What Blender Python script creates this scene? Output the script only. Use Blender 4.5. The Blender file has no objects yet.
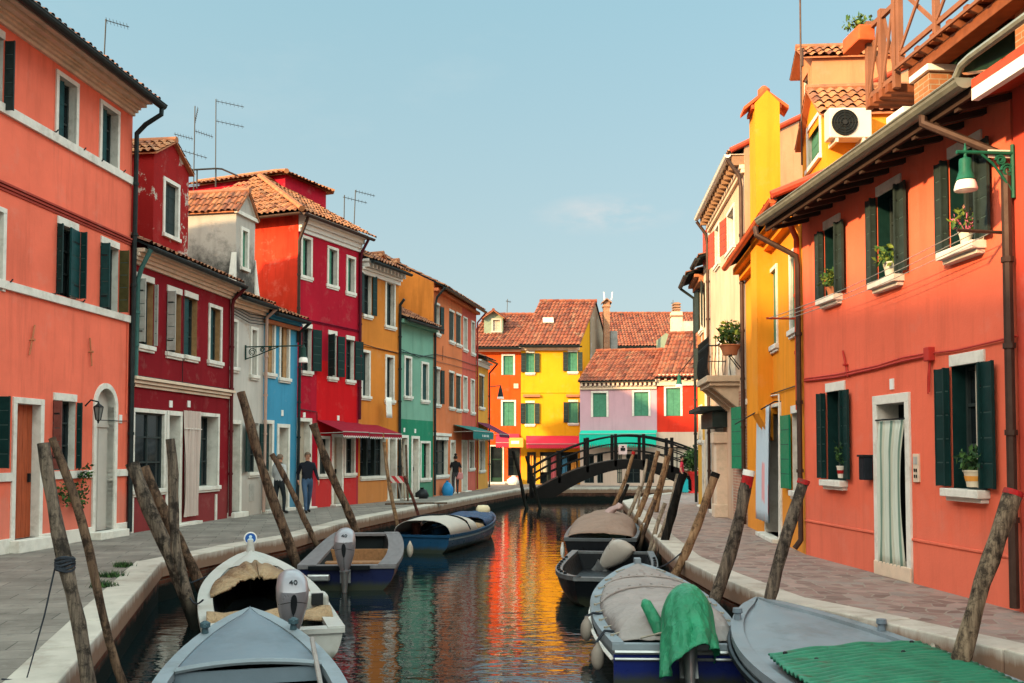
import bpy, bmesh, math, random
from mathutils import Vector, Matrix, noise as mnoise
R = math.radians
rnd = random.Random(7)
scene = bpy.context.scene
COL = scene.collection

# ------------------------------------------------------------------ camera
IMG_W, IMG_H = 1024, 683
FPX, HOR, EYE, TILT = 995.0, 453.0, 1.75, R(2.4)
PPY = HOR - FPX * math.tan(TILT)
WATER = -0.64
cam_d = bpy.data.cameras.new('camera')
cam = bpy.data.objects.new('camera', cam_d)
COL.objects.link(cam)
cam_d.sensor_width = 36.0
cam_d.lens = FPX / IMG_W * 36.0
cam_d.shift_y = (PPY - IMG_H / 2) / IMG_W
cam_d.clip_start, cam_d.clip_end = 0.1, 3000
cam.location = (0, 0, EYE)
cam.rotation_euler = (R(90) + TILT, 0, 0)
scene.camera = cam
EYEV = Vector((0, 0, EYE))
FW = Vector((0, math.cos(TILT), math.sin(TILT)))
UP = Vector((0, -math.sin(TILT), math.cos(TILT)))


def ray(px, py):
    return Vector((1, 0, 0)) * ((px - 512) / FPX) + UP * (-(py - PPY) / FPX) + FW


def gp(px, py, z=0.0):
    """point at height z seen at a photo position"""
    r = ray(px, py)
    return EYEV + r * ((z - EYE) / r.z)


def at(px, py, Y):
    r = ray(px, py)
    return EYEV + r * (Y / r.y)


# ------------------------------------------------------------------ tags
def tag(o, label=None, cat=None, group=None, kind=None):
    if label: o['label'] = label
    if cat: o['category'] = cat
    if group: o['group'] = group
    if kind: o['kind'] = kind
    return o


def empty(name, loc, rz=0.0, label=None, cat=None, group=None):
    o = bpy.data.objects.new(name, None)
    COL.objects.link(o)
    o.location = loc
    o.rotation_euler = (0, 0, rz)
    o.empty_display_size = 0.2
    return tag(o, label, cat, group)


def copy_tree(o, parent=None):
    c = o.copy()
    COL.objects.link(c)
    c.parent = parent
    for ch in list(o.children):
        copy_tree(ch, c)
    return c


# ------------------------------------------------------------------ mesh builder
class MB:
    def __init__(s):
        s.v, s.f, s.m, s.uv = [], [], [], []

    def add(s, pts, faces, mi=0, uvs=None):
        b = len(s.v)
        s.v += [Vector(p) for p in pts]
        for k, f in enumerate(faces):
            s.f.append([b + i for i in f])
            s.m.append(mi)
            s.uv.append(uvs[k] if uvs else None)
        return s

    def poly(s, pts, mi=0):
        return s.add(pts, [list(range(len(pts)))], mi)

    def box(s, o, a, b, c, mi=0):
        o, a, b, c = Vector(o), Vector(a), Vector(b), Vector(c)
        p = [o, o + a, o + a + b, o + b, o + c, o + a + c, o + a + b + c, o + b + c]
        if a.cross(b).dot(c) < 0:
            fs = [(0, 1, 2, 3), (7, 6, 5, 4), (4, 5, 1, 0), (5, 6, 2, 1), (6, 7, 3, 2), (7, 4, 0, 3)]
        else:
            fs = [(3, 2, 1, 0), (4, 5, 6, 7), (0, 1, 5, 4), (1, 2, 6, 5), (2, 3, 7, 6), (3, 0, 4, 7)]
        return s.add(p, fs, mi)

    def abox(s, x0, x1, y0, y1, z0, z1, mi=0):
        return s.box((x0, y0, z0), (x1 - x0, 0, 0), (0, y1 - y0, 0), (0, 0, z1 - z0), mi)

    def tube(s, pts, r, n=8, mi=0, caps=True, squash=1.0):
        pts = [Vector(p) for p in pts]
        rs = r if isinstance(r, (list, tuple)) else [r] * len(pts)
        b0 = len(s.v)
        t0 = (pts[1] - pts[0]).normalized()
        ref = Vector((0, 0, 1)) if abs(t0.z) < 0.9 else Vector((1, 0, 0))
        x = t0.cross(ref).normalized()
        for i, p in enumerate(pts):
            if i == 0: t = pts[1] - pts[0]
            elif i == len(pts) - 1: t = pts[-1] - pts[-2]
            else: t = (pts[i + 1] - pts[i]).normalized() + (pts[i] - pts[i - 1]).normalized()
            t.normalize()
            x = (x - t * x.dot(t)).normalized()
            y = t.cross(x)
            for k in range(n):
                a = 2 * math.pi * k / n
                s.v.append(p + x * (math.cos(a) * rs[i]) + y * (math.sin(a) * rs[i] * squash))
        for i in range(len(pts) - 1):
            for k in range(n):
                k2 = (k + 1) % n
                s.f.append([b0 + i * n + k, b0 + i * n + k2, b0 + (i + 1) * n + k2, b0 + (i + 1) * n + k])
                s.m.append(mi); s.uv.append(None)
        if caps:
            s.f.append([b0 + k for k in range(n)][::-1]); s.m.append(mi); s.uv.append(None)
            e = b0 + (len(pts) - 1) * n
            s.f.append([e + k for k in range(n)]); s.m.append(mi); s.uv.append(None)
        return s

    def lathe(s, c, prof, n=16, mi=0, ax=(0, 0, 1), sx=1.0, sy=1.0):
        """prof: list of (radius, height) round an axis through c"""
        c = Vector(c); ax = Vector(ax).normalized()
        ref = Vector((1, 0, 0)) if abs(ax.x) < 0.9 else Vector((0, 1, 0))
        x = (ref - ax * ref.dot(ax)).normalized(); y = ax.cross(x)
        b0 = len(s.v)
        for r, h in prof:
            for k in range(n):
                a = 2 * math.pi * k / n
                s.v.append(c + ax * h + x * (math.cos(a) * r * sx) + y * (math.sin(a) * r * sy))
        for i in range(len(prof) - 1):
            for k in range(n):
                k2 = (k + 1) % n
                s.f.append([b0 + i * n + k, b0 + i * n + k2, b0 + (i + 1) * n + k2, b0 + (i + 1) * n + k])
                s.m.append(mi); s.uv.append(None)
        s.f.append([b0 + k for k in range(n)][::-1]); s.m.append(mi); s.uv.append(None)
        e = b0 + (len(prof) - 1) * n
        s.f.append([e + k for k in range(n)]); s.m.append(mi); s.uv.append(None)
        return s

    def grid(s, fn, nu, nv, mi=0):
        b0 = len(s.v)
        for j in range(nv + 1):
            for i in range(nu + 1):
                s.v.append(Vector(fn(i / nu, j / nv)))
        for j in range(nv):
            for i in range(nu):
                a = b0 + j * (nu + 1) + i
                s.f.append([a, a + 1, a + nu + 2, a + nu + 1]); s.m.append(mi); s.uv.append(None)
        return s

    def leaves(s, c, rad, n, size, mi=0, rng=rnd, mats=1):
        c = Vector(c)
        for _ in range(n):
            while True:
                q = Vector((rng.uniform(-1, 1), rng.uniform(-1, 1), rng.uniform(-1, 1)))
                if 0.15 < q.length < 1: break
            p = c + Vector((q.x * rad[0], q.y * rad[1], q.z * rad[2]))
            a = Vector((rng.gauss(0, 1), rng.gauss(0, 1), rng.gauss(0, 1))).normalized()
            b = a.orthogonal().normalized()
            b = (b * math.cos(1) + a.cross(b) * math.sin(rng.uniform(0, 6))).normalized()
            sz = size * rng.uniform(0.6, 1.3)
            nn = a.cross(b)
            s.add([p, p + a * sz * .5 + b * sz * .3, p + a * sz + nn * sz * .15, p + a * sz * .5 - b * sz * .3],
                  [(0, 1, 2, 3)], mi + rng.randrange(mats))
        return s

    def build(s, name, mats, parent=None, loc=None, smooth=None, fix=False, bevel=0.0):
        me = bpy.data.meshes.new(name)
        o = bpy.data.objects.new(name, me)
        COL.objects.link(o)
        off = Vector((0, 0, 0))
        if parent is not None:
            o.parent = parent
            if loc is None:
                off = world_loc(parent)
        if loc == 'local':
            off = Vector((0, 0, 0))
        elif loc is not None and parent is None:
            off = Vector(loc); o.location = loc
        me.from_pydata([tuple(p - off) for p in s.v], [], s.f)
        mats = mats if isinstance(mats, (list, tuple)) else [mats]
        for m in mats: me.materials.append(m)
        me.polygons.foreach_set('material_index', s.m)
        if any(u is not None for u in s.uv):
            l = me.uv_layers.new(name='UVMap')
            for p, u in zip(me.polygons, s.uv):
                for li in p.loop_indices:
                    l.data[li].uv = u if u else (0, 0)
        me.update()
        if fix:
            bm = bmesh.new(); bm.from_mesh(me)
            bmesh.ops.remove_doubles(bm, verts=bm.verts, dist=1e-5)
            bmesh.ops.recalc_face_normals(bm, faces=bm.faces)
            bm.to_mesh(me); bm.free()
        if smooth is not None:
            me.polygons.foreach_set('use_smooth', [True] * len(me.polygons))
            me.set_sharp_from_angle(angle=R(smooth))
        if bevel:
            md = o.modifiers.new('bevel', 'BEVEL'); md.width = bevel; md.segments = 2; md.limit_method = 'ANGLE'
        return o


def world_loc(o):
    p = Vector((0, 0, 0))
    while o is not None:
        p += Vector(o.location); o = o.parent
    return p


# ------------------------------------------------------------------ materials
MATS = {}


def new_mat(name):
    m = bpy.data.materials.new(name)
    m.use_nodes = True
    nt = m.node_tree
    nt.nodes.clear()
    out = nt.nodes.new('ShaderNodeOutputMaterial')
    bs = nt.nodes.new('ShaderNodeBsdfPrincipled')
    nt.links.new(bs.outputs[0], out.inputs[0])
    return m, nt, bs


def N(nt, typ, **kw):
    n = nt.nodes.new(typ)
    for k, v in kw.items():
        if k.startswith('i_'):
            n.inputs[k[2:].replace('_', ' ')].default_value = v
        else:
            setattr(n, k, v)
    return n


def coords(nt, space='Object', scale=(1, 1, 1), rot=(0, 0, 0)):
    if space == 'Position':
        g = N(nt, 'ShaderNodeNewGeometry'); o = g.outputs['Position']
    else:
        g = N(nt, 'ShaderNodeTexCoord'); o = g.outputs[space]
    mp = N(nt, 'ShaderNodeMapping')
    mp.inputs['Scale'].default_value = scale
    mp.inputs['Rotation'].default_value = rot
    nt.links.new(o, mp.inputs[0])
    return mp.outputs[0]


def noise(nt, vec, scale, detail=4, rough=.6):
    n = N(nt, 'ShaderNodeTexNoise')
    n.inputs['Scale'].default_value = scale
    n.inputs['Detail'].default_value = detail
    n.inputs['Roughness'].default_value = rough
    nt.links.new(vec, n.inputs['Vector'])
    return n.outputs['Fac']


def ramp(nt, fac, stops):
    r = N(nt, 'ShaderNodeValToRGB')
    while len(r.color_ramp.elements) < len(stops): r.color_ramp.elements.new(0.5)
    for e, (p, c) in zip(r.color_ramp.elements, stops):
        e.position = p
        e.color = (c, c, c, 1) if isinstance(c, (int, float)) else (*c, 1)
    nt.links.new(fac, r.inputs[0])
    return r.outputs[0]


def mix(nt, fac, a, b, mode='MIX'):
    n = N(nt, 'ShaderNodeMix', data_type='RGBA', blend_type=mode)
    for sock, v in ((0, fac), (6, a), (7, b)):
        if isinstance(v, (int, float)): n.inputs[sock].default_value = v
        elif isinstance(v, tuple): n.inputs[sock].default_value = (*v, 1) if len(v) == 3 else v
        else: nt.links.new(v, n.inputs[sock])
    return n.outputs[2]


def math_n(nt, op, a, b=None, clamp=False):
    n = N(nt, 'ShaderNodeMath', operation=op, use_clamp=clamp)
    for i, v in enumerate((a, b)):
        if v is None: continue
        if isinstance(v, (int, float)): n.inputs[i].default_value = v
        else: nt.links.new(v, n.inputs[i])
    return n.outputs[0]


def bump(nt, bs, h, strength=.3, dist=.02):
    b = N(nt, 'ShaderNodeBump')
    b.inputs['Strength'].default_value = strength
    b.inputs['Distance'].default_value = dist
    nt.links.new(h, b.inputs['Height'])
    nt.links.new(b.outputs[0], bs.inputs['Normal'])


def lum(c, k): return tuple(min(.95, x * k) for x in c)


def plaster(name, col, damp=.6, peel=.0, var=1.0, pale=(.42, .36, .31), zb=0.0, soot=0.0):
    m, nt, bs = new_mat(name)
    v = coords(nt, 'Position')
    big = noise(nt, v, .55, 5, .65)
    c = mix(nt, ramp(nt, big, [(.3, 0), (.7, 1)]), lum(col, 1 - .16 * var), lum(col, 1 + .07 * var))
    vs = coords(nt, 'Position', (2.2, 2.2, .22))
    streak = noise(nt, vs, 1.6, 4, .7)
    c = mix(nt, math_n(nt, 'MULTIPLY', ramp(nt, streak, [(.50, 0), (.74, 1)]), .5 * var), c, lum(col, .58))
    patch = noise(nt, v, 1.7, 6, .7)
    c = mix(nt, math_n(nt, 'MULTIPLY', ramp(nt, patch, [(.56, 0), (.68, 1)]), .32 * var), c, tuple(x * .7 + .3 * p for x, p in zip(col, pale)))
    # rising damp with a ragged edge
    g = N(nt, 'ShaderNodeSeparateXYZ'); nt.links.new(coords(nt, 'Position'), g.inputs[0])
    dn = noise(nt, v, 2.3, 5, .65)
    hh = math_n(nt, 'ADD', math_n(nt, 'SUBTRACT', g.outputs[2], zb), math_n(nt, 'MULTIPLY', dn, -1.5))
    dm = ramp(nt, hh, [(0.0, 1), (.35, 0)])
    c = mix(nt, math_n(nt, 'MULTIPLY', dm, damp * .55), c, tuple(.55 * x + .45 * p for x, p in zip(lum(col, .7), pale)))
    if peel > 0:
        pn = noise(nt, v, .9, 8, .72)
        pm = ramp(nt, pn, [(.62 - .12 * peel, 0), (.64 - .12 * peel, 1)])
        inner = mix(nt, noise(nt, v, 9, 3), (.30, .25, .21), (.55, .48, .42))
        c = mix(nt, pm, c, inner)
    if soot > 0:
        sn = noise(nt, v, 1.6, 8, .75)
        hs = math_n(nt, 'ADD', math_n(nt, 'MULTIPLY', math_n(nt, 'SUBTRACT', g.outputs[2], zb), -.30), sn)
        c = mix(nt, math_n(nt, 'MULTIPLY', ramp(nt, hs, [(.02, 0), (.30, 1)]), soot), c, (.035, .035, .033))
    nt.links.new(c, bs.inputs['Base Color'])
    bs.inputs['Roughness'].default_value = .9
    bs.inputs['Specular IOR Level'].default_value = .06
    h = math_n(nt, 'ADD', noise(nt, v, 3, 5), math_n(nt, 'MULTIPLY', noise(nt, v, 38, 3), .45))
    bump(nt, bs, h, .35, .02)
    return m


def simple(name, col, rough=.6, var=.12, scale=5.0, bmp=.1, metal=0.0, spec=.12, space='Object', stretch=(1, 1, 1), dark=None, wl=None):
    m, nt, bs = new_mat(name)
    v = coords(nt, space, stretch)
    n = noise(nt, v, scale, 5, .65)
    c = mix(nt, ramp(nt, n, [(.3, 0), (.7, 1)]), lum(col, 1 - var), lum(col, 1 + var * .7))
    if dark:
        n2 = noise(nt, v, scale * .45, 6, .7)
        c = mix(nt, ramp(nt, n2, [(.5, 0), (.68, 1)]), c, dark)
    if wl is not None:      # scum line of a hull near the water
        sz = N(nt, 'ShaderNodeSeparateXYZ'); nt.links.new(coords(nt, 'Object'), sz.inputs[0])
        hz_ = math_n(nt, 'ADD', sz.outputs[2], math_n(nt, 'MULTIPLY', noise(nt, coords(nt, 'Object', (4, 4, 1.5)), 2.0, 6, .75), -.15))
        c = mix(nt, ramp(nt, hz_, [(.0, .9), (.10, 0)]), c, (.03, .035, .02))
        sc2 = noise(nt, coords(nt, 'Object', (1.2, 1.2, 9)), 3.0, 6, .7)
        c = mix(nt, math_n(nt, 'MULTIPLY', ramp(nt, sc2, [(.60, 0), (.66, 1)]), .35), c, tuple(.6 * x + .022 for x in col))
    nt.links.new(c, bs.inputs['Base Color'])
    rr = ramp(nt, noise(nt, v, scale * 2, 3), [(.3, max(0, rough - .1)), (.7, min(1, rough + .1))])
    nt.links.new(rr, bs.inputs['Roughness'])
    bs.inputs['Metallic'].default_value = metal
    bs.inputs['Specular IOR Level'].default_value = spec
    if bmp:
        bump(nt, bs, noise(nt, v, scale * 5, 4), bmp, .01)
    return m


def tile_mat(name, cols, dark=.25):
    m, nt, bs = new_mat(name)
    tc = N(nt, 'ShaderNodeTexCoord')
    wn = N(nt, 'ShaderNodeTexWhiteNoise', noise_dimensions='2D')
    nt.links.new(tc.outputs['UV'], wn.inputs['Vector'])
    c = ramp(nt, wn.outputs[0], [(0, tuple(x * .55 for x in cols[3])), (.12, cols[0]), (.35, cols[1]), (.7, cols[2]), (1, cols[3])])
    v = coords(nt, 'Position')
    c = mix(nt, math_n(nt, 'MULTIPLY', ramp(nt, noise(nt, v, 5, 6, .7), [(.5, 0), (.66, 1)]), dark), c, (.06, .05, .045))
    c = mix(nt, math_n(nt, 'MULTIPLY', ramp(nt, noise(nt, v, 2.4, 6, .7), [(.55, 0), (.7, 1)]), .35), c, (.42, .33, .2))
    nt.links.new(c, bs.inputs['Base Color'])
    bs.inputs['Roughness'].default_value = .85
    bs.inputs['Specular IOR Level'].default_value = .2
    bump(nt, bs, noise(nt, v, 30, 4), .3, .01)
    return m


def brick_mat(name, a, b, mortar, scale=1.0, rot=(0, 0, 0), w=.26, h=.075):
    m, nt, bs = new_mat(name)
    # bricks laid in the vertical planes: run along x+y, rise with z
    g = N(nt, 'ShaderNodeNewGeometry')
    sp = N(nt, 'ShaderNodeSeparateXYZ'); nt.links.new(g.outputs['Position'], sp.inputs[0])
    cb = N(nt, 'ShaderNodeCombineXYZ')
    nt.links.new(math_n(nt, 'ADD', sp.outputs[0], sp.outputs[1]), cb.inputs[0])
    nt.links.new(sp.outputs[2], cb.inputs[1])
    bt = N(nt, 'ShaderNodeTexBrick')
    bt.inputs['Scale'].default_value = 1.0
    bt.inputs['Brick Width'].default_value = w
    bt.inputs['Row Height'].default_value = h
    bt.inputs['Mortar Size'].default_value = .008
    bt.inputs['Color1'].default_value = (*a, 1); bt.inputs['Color2'].default_value = (*b, 1)
    bt.inputs['Mortar'].default_value = (*mortar, 1)
    nt.links.new(cb.outputs[0], bt.inputs['Vector'])
    v = coords(nt, 'Position')
    c = mix(nt, .7, bt.outputs[0], ramp(nt, noise(nt, v, 2.5, 6, .7), [(.3, .45), (.7, 1.0)]), 'MULTIPLY')
    nt.links.new(c, bs.inputs['Base Color'])
    bs.inputs['Roughness'].default_value = .9
    bs.inputs['Specular IOR Level'].default_value = .06
    bump(nt, bs, math_n(nt, 'ADD', math_n(nt, 'MULTIPLY', bt.outputs[1], -1), math_n(nt, 'MULTIPLY', noise(nt, v, 25, 3), .5)), .5, .01)
    return m


def quay_mat(name):
    """brick canal wall: brick red at the top, black-green slime near the water with a ragged tide line"""
    m = brick_mat(name, (.30, .10, .06), (.20, .07, .05), (.22, .17, .13))
    nt = m.node_tree
    bs = [n for n in nt.nodes if n.type == 'BSDF_PRINCIPLED'][0]
    src = bs.inputs['Base Color'].links[0].from_socket
    v = coords(nt, 'Position')
    g = N(nt, 'ShaderNodeSeparateXYZ'); nt.links.new(v, g.inputs[0])
    n = noise(nt, v, 3.0, 6, .7)
    hh = math_n(nt, 'ADD', g.outputs[2], math_n(nt, 'MULTIPLY', n, .35))
    mask = ramp(nt, math_n(nt, 'ADD', hh, .75), [(.50, 1), (.74, 0)])
    c = mix(nt, mask, src, (.008, .011, .010))
    nt.links.new(c, bs.inputs['Base Color'])
    return m


def slabs(name):
    m, nt, bs = new_mat(name)
    v = coords(nt, 'Position', (1, 1, 1), (0, 0, R(-12)))
    bt = N(nt, 'ShaderNodeTexBrick')
    bt.inputs['Scale'].default_value = 1
    bt.inputs['Brick Width'].default_value = .85
    bt.inputs['Row Height'].default_value = .42
    bt.inputs['Mortar Size'].default_value = .008
    bt.inputs['Mortar Smooth'].default_value = .3
    bt.inputs['Color1'].default_value = (.20, .178, .158, 1); bt.inputs['Color2'].default_value = (.27, .24, .212, 1)
    bt.inputs['Mortar'].default_value = (.10, .095, .085, 1)
    nt.links.new(v, bt.inputs['Vector'])
    c = mix(nt, .9, bt.outputs[0], ramp(nt, noise(nt, v, 1.1, 8, .75), [(.28, .45), (.72, 1.2)]), 'MULTIPLY')
    c = mix(nt, ramp(nt, noise(nt, coords(nt, 'Position', (1, .6, 1)), 2.2, 7, .75), [(.57, 0), (.70, .75)]), c, (.055, .05, .045))
    c = mix(nt, ramp(nt, noise(nt, v, 9, 5, .75), [(.58, 0), (.66, .45)]), c, (.27, .25, .23))
    nt.links.new(c, bs.inputs['Base Color'])
    bs.inputs['Roughness'].default_value = .8
    bs.inputs['Specular IOR Level'].default_value = .12
    bump(nt, bs, math_n(nt, 'ADD', math_n(nt, 'MULTIPLY', bt.outputs[1], -1), noise(nt, v, 14, 4)), .4, .012)
    return m


def crazy(name):
    m, nt, bs = new_mat(name)
    v0 = coords(nt, 'Position', (1, 1, 0))
    w = N(nt, 'ShaderNodeTexNoise'); w.inputs['Scale'].default_value = 2.5
    nt.links.new(v0, w.inputs['Vector'])
    ad = N(nt, 'ShaderNodeMix', data_type='RGBA', blend_type='LINEAR_LIGHT'); ad.inputs[0].default_value = .06
    nt.links.new(v0, ad.inputs[6]); nt.links.new(w.outputs['Color'], ad.inputs[7])
    ve = N(nt, 'ShaderNodeTexVoronoi', feature='DISTANCE_TO_EDGE', voronoi_dimensions='2D'); ve.inputs['Scale'].default_value = 4.9
    vf = N(nt, 'ShaderNodeTexVoronoi', feature='F1', voronoi_dimensions='2D'); vf.inputs['Scale'].default_value = 4.9
    for x in (ve, vf): nt.links.new(ad.outputs[2], x.inputs['Vector'])
    sp = N(nt, 'ShaderNodeSeparateColor'); nt.links.new(vf.outputs['Color'], sp.inputs[0])
    c = ramp(nt, sp.outputs[0], [(0, (.17, .10, .085)), (.35, (.26, .16, .135)), (.7, (.33, .22, .19)), (1, (.25, .205, .185))])
    c = mix(nt, .8, c, ramp(nt, noise(nt, v0, 2, 7, .7), [(.3, .6), (.7, 1.15)]), 'MULTIPLY')
    e = ramp(nt, ve.outputs[0], [(.035, 0), (.07, 1)])
    c = mix(nt, e, (.25, .205, .17), c)
    nt.links.new(c, bs.inputs['Base Color'])
    bs.inputs['Roughness'].default_value = .8
    bump(nt, bs, math_n(nt, 'ADD', e, math_n(nt, 'MULTIPLY', noise(nt, v0, 20, 4), .5)), .4, .012)
    return m


def pole_wood(name, a, b, c3):
    m, nt, bs = new_mat(name)
    v = coords(nt, 'Object', (9, 9, .8))
    n = noise(nt, v, 2.2, 8, .75)
    c = ramp(nt, n, [(.34, c3), (.46, a), (.60, b), (.8, lum(b, 1.4))])
    v2 = coords(nt, 'Object', (1, 1, 1))
    c = mix(nt, ramp(nt, noise(nt, v2, 4.5, 7, .75), [(.50, 0), (.60, .85)]), c, c3)
    g = N(nt, 'ShaderNodeNewGeometry')
    sp = N(nt, 'ShaderNodeSeparateXYZ'); nt.links.new(g.outputs['Position'], sp.inputs[0])
    wet = ramp(nt, math_n(nt, 'ADD', math_n(nt, 'ADD', sp.outputs[2], .62), math_n(nt, 'MULTIPLY', n, -.35)), [(0.0, .95), (.3, 0)])
    c = mix(nt, wet, c, (.012, .014, .012))
    nt.links.new(c, bs.inputs['Base Color'])
    bs.inputs['Roughness'].default_value = .85
    bs.inputs['Specular IOR Level'].default_value = .06
    bump(nt, bs, n, .8, .02)
    return m


def cloth(name, col, rough=.85, scale=3.0, crease=.7, dark=.75, stretch=(1, 1, 1)):
    m, nt, bs = new_mat(name)
    v = coords(nt, 'Object', stretch)
    def ridge(s, d):
        n = noise(nt, v, s, d, .5)
        a = math_n(nt, 'ABSOLUTE', math_n(nt, 'SUBTRACT', n, .5))
        return math_n(nt, 'POWER', math_n(nt, 'SUBTRACT', 1.0, math_n(nt, 'MULTIPLY', a, 4), True), 2.2)
    h = math_n(nt, 'ADD', ridge(scale, 2), math_n(nt, 'MULTIPLY', ridge(scale * 2.7, 2), .45))
    h = math_n(nt, 'ADD', h, math_n(nt, 'MULTIPLY', noise(nt, v, scale * 30, 2), .06))
    bump(nt, bs, h, crease, .03)
    n = noise(nt, v, scale * .8, 6, .7)
    c = mix(nt, ramp(nt, n, [(.32, 0), (.68, 1)]), lum(col, dark), lum(col, 1.08))
    c = mix(nt, math_n(nt, 'MULTIPLY', ramp(nt, noise(nt, v, scale * 2, 7, .75), [(.55, 0), (.68, 1)]), .4), c, lum(col, .55))
    nt.links.new(c, bs.inputs['Base Color'])
    bs.inputs['Roughness'].default_value = rough
    bs.inputs['Specular IOR Level'].default_value = .25
    return m


def water_mat():
    m, nt, bs = new_mat('canal water')
    bs.inputs['Base Color'].default_value = (.003, .009, .010, 1)
    bs.inputs['Roughness'].default_value = .02
    bs.inputs['IOR'].default_value = 1.4
    bs.inputs['Specular IOR Level'].default_value = 1.0
    v = coords(nt, 'Position', (.9, 2.0, 1))
    a = noise(nt, v, 1.5, 2, .5)
    v2 = coords(nt, 'Position', (1, 1.7, 1), (0, 0, R(18)))
    b = noise(nt, v2, 6.5, 2, .5)
    v3 = coords(nt, 'Position', (1, 1.3, 1), (0, 0, R(-14)))
    c3 = noise(nt, v3, 16, 2, .5)
    h = math_n(nt, 'ADD', math_n(nt, 'ADD', math_n(nt, 'MULTIPLY', a, .9), math_n(nt, 'MULTIPLY', b, .28)), math_n(nt, 'MULTIPLY', c3, .022))
    bump(nt, bs, h, .14, .09)
    return m


def text_mesh(fo, M):
    """lettering as a plain mesh child"""
    par, nm, mat = fo.parent, fo.name, fo.data.materials[0]
    me = bpy.data.meshes.new_from_object(fo.evaluated_get(bpy.context.evaluated_depsgraph_get()))
    bpy.data.objects.remove(fo)
    o = bpy.data.objects.new(nm, me); COL.objects.link(o); o.parent = par; o.matrix_local = M
    me.materials.clear(); me.materials.append(mat)
    return o
# ------------------------------------------------------------------ shared materials
white = simple('white limestone', (.66, .62, .56), .8, .10, 6, .15, space='Position', dark=(.48, .44, .38))
white_clean = simple('white paint', (.72, .70, .66), .6, .06, 5, .06, space='Position')
cream = simple('cream stucco', (.66, .50, .38), .85, .10, 4, .12, space='Position', dark=(.50, .40, .30))
pinkcream = simple('pink cream stucco', (.70, .46, .34), .85, .10, 4, .12, space='Position')
green_sh = simple('dark green shutter paint', (.007, .028, .027), .45, .25, 7, .08)
teal_sh = simple('teal shutter paint', (.010, .050, .052), .45, .25, 7, .08)
slate_sh = simple('weathered grey green shutter', (.024, .036, .035), .6, .3, 7, .12)
mid_green = simple('mid green shutter paint', (.06, .20, .13), .5, .2, 7, .08)
bright_green = simple('bright green shutter paint', (.01, .20, .10), .45, .2, 7, .08)
brown_sh = simple('brown shutter wood', (.36, .20, .09), .6, .25, 7, .12)
pale_sh = simple('pale grey shutter', (.36, .34, .31), .65, .2, 7, .1)
red_sh = simple('brick red shutter paint', (.42, .06, .03), .55, .2, 7, .1)
slat_line = simple('pale shutter joint', (.06, .095, .09), .7, .2, 6, .05)  # paler strip that shows between the boards
frm_dark = simple('dark window sash', (.03, .04, .04), .5, .2, 8, .05)
dark_iron = simple('dark iron', (.018, .022, .024), .5, .3, 10, .1, .4)
pipe_dark = simple('dark pipe metal', (.022, .03, .032), .45, .3, 8, .06, .3)
pipe_teal = simple('green grey pipe paint', (.05, .13, .12), .5, .2, 8, .06)
pipe_brown = simple('brown copper pipe', (.06, .035, .028), .5, .25, 8, .06, .3)
zinc = simple('weathered zinc', (.22, .22, .18), .5, .2, 6, .06, .4)
orange_door = simple('orange brown door wood', (.36, .075, .03), .5, .35, 5, .1, stretch=(6, 6, .6))
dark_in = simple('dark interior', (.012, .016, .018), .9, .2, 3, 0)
pale_in = simple('pale inner shutter', (.42, .36, .29), .7, .1, 6, .05)
tile_old = tile_mat('old terracotta tile', [(.20, .065, .035), (.29, .10, .045), (.36, .15, .07), (.22, .08, .055)], .7)
tile_red = tile_mat('red terracotta tile', [(.19, .045, .025), (.25, .065, .034), (.29, .095, .052), (.12, .036, .027)], .55)
tile_sun = tile_mat('orange terracotta tile', [(.26, .085, .035), (.36, .13, .05), (.42, .18, .08), (.22, .075, .045)], .5)
leaf_a = simple('leaf green', (.05, .11, .03), .6, .3, 9, 0)
leaf_b = simple('leaf yellow green', (.13, .17, .03), .6, .3, 9, 0)
leaf_d = simple('leaf dark green', (.02, .05, .02), .6, .3, 9, 0)
terracotta = simple('terracotta pot', (.42, .16, .08), .8, .15, 8, .1)
white_pot = simple('white glazed pot', (.62, .58, .50), .4, .1, 8, .03)
rope_m = simple('rope fibre', (.30, .27, .22), .9, .2, 20, .3)
rope_d = simple('dark rope', (.03, .035, .045), .9, .2, 20, .3)


def glass_m():
    m, nt, bs = new_mat('window glass')
    v = coords(nt, 'Position')
    n = noise(nt, v, 1.4, 3)
    nt.links.new(ramp(nt, n, [(.35, (.006, .010, .012)), (.7, (.018, .024, .027))]), bs.inputs['Base Color'])
    bs.inputs['Roughness'].default_value = .06
    bs.inputs['Specular IOR Level'].default_value = .2
    bump(nt, bs, noise(nt, v, 2.5, 2), .05, .02)
    return m


glass = glass_m()


class Wall:
    def __init__(s, P0, P1):
        s.P0 = Vector((P0[0], P0[1], 0)); s.P1 = Vector((P1[0], P1[1], 0))
        s.L = (s.P1 - s.P0).length
        s.d = (s.P1 - s.P0).normalized()
        n = Vector((s.d.y, -s.d.x, 0))
        if n.dot(Vector((0, 0, 0)) - s.P0) < 0: n = -n
        s.n = n

    def P(s, u, v, w=0.0):
        return s.P0 + s.d * u + s.n * w + Vector((0, 0, v))

    def uv(s, px, py, w=0.0):
        r = ray(px, py)
        p0 = s.P0 + s.n * w
        t = (p0 - EYEV).dot(s.n) / r.dot(s.n)
        p = EYEV + r * t
        return (p - s.P0).dot(s.d), p.z

    def u(s, px, py=400, w=0.0): return s.uv(px, py, w)[0]
    def v(s, px, py, w=0.0): return s.uv(px, py, w)[1]

    def box(s, mb, u0, u1, v0, v1, w0, w1, mi=0):
        return mb.box(s.P(u0, v0, w0), s.d * (u1 - u0), Vector((0, 0, v1 - v0)), s.n * (w1 - w0), mi)

    def shift(s, w):
        return Wall((s.P0 + s.n * w)[:2], (s.P1 + s.n * w)[:2])


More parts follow.
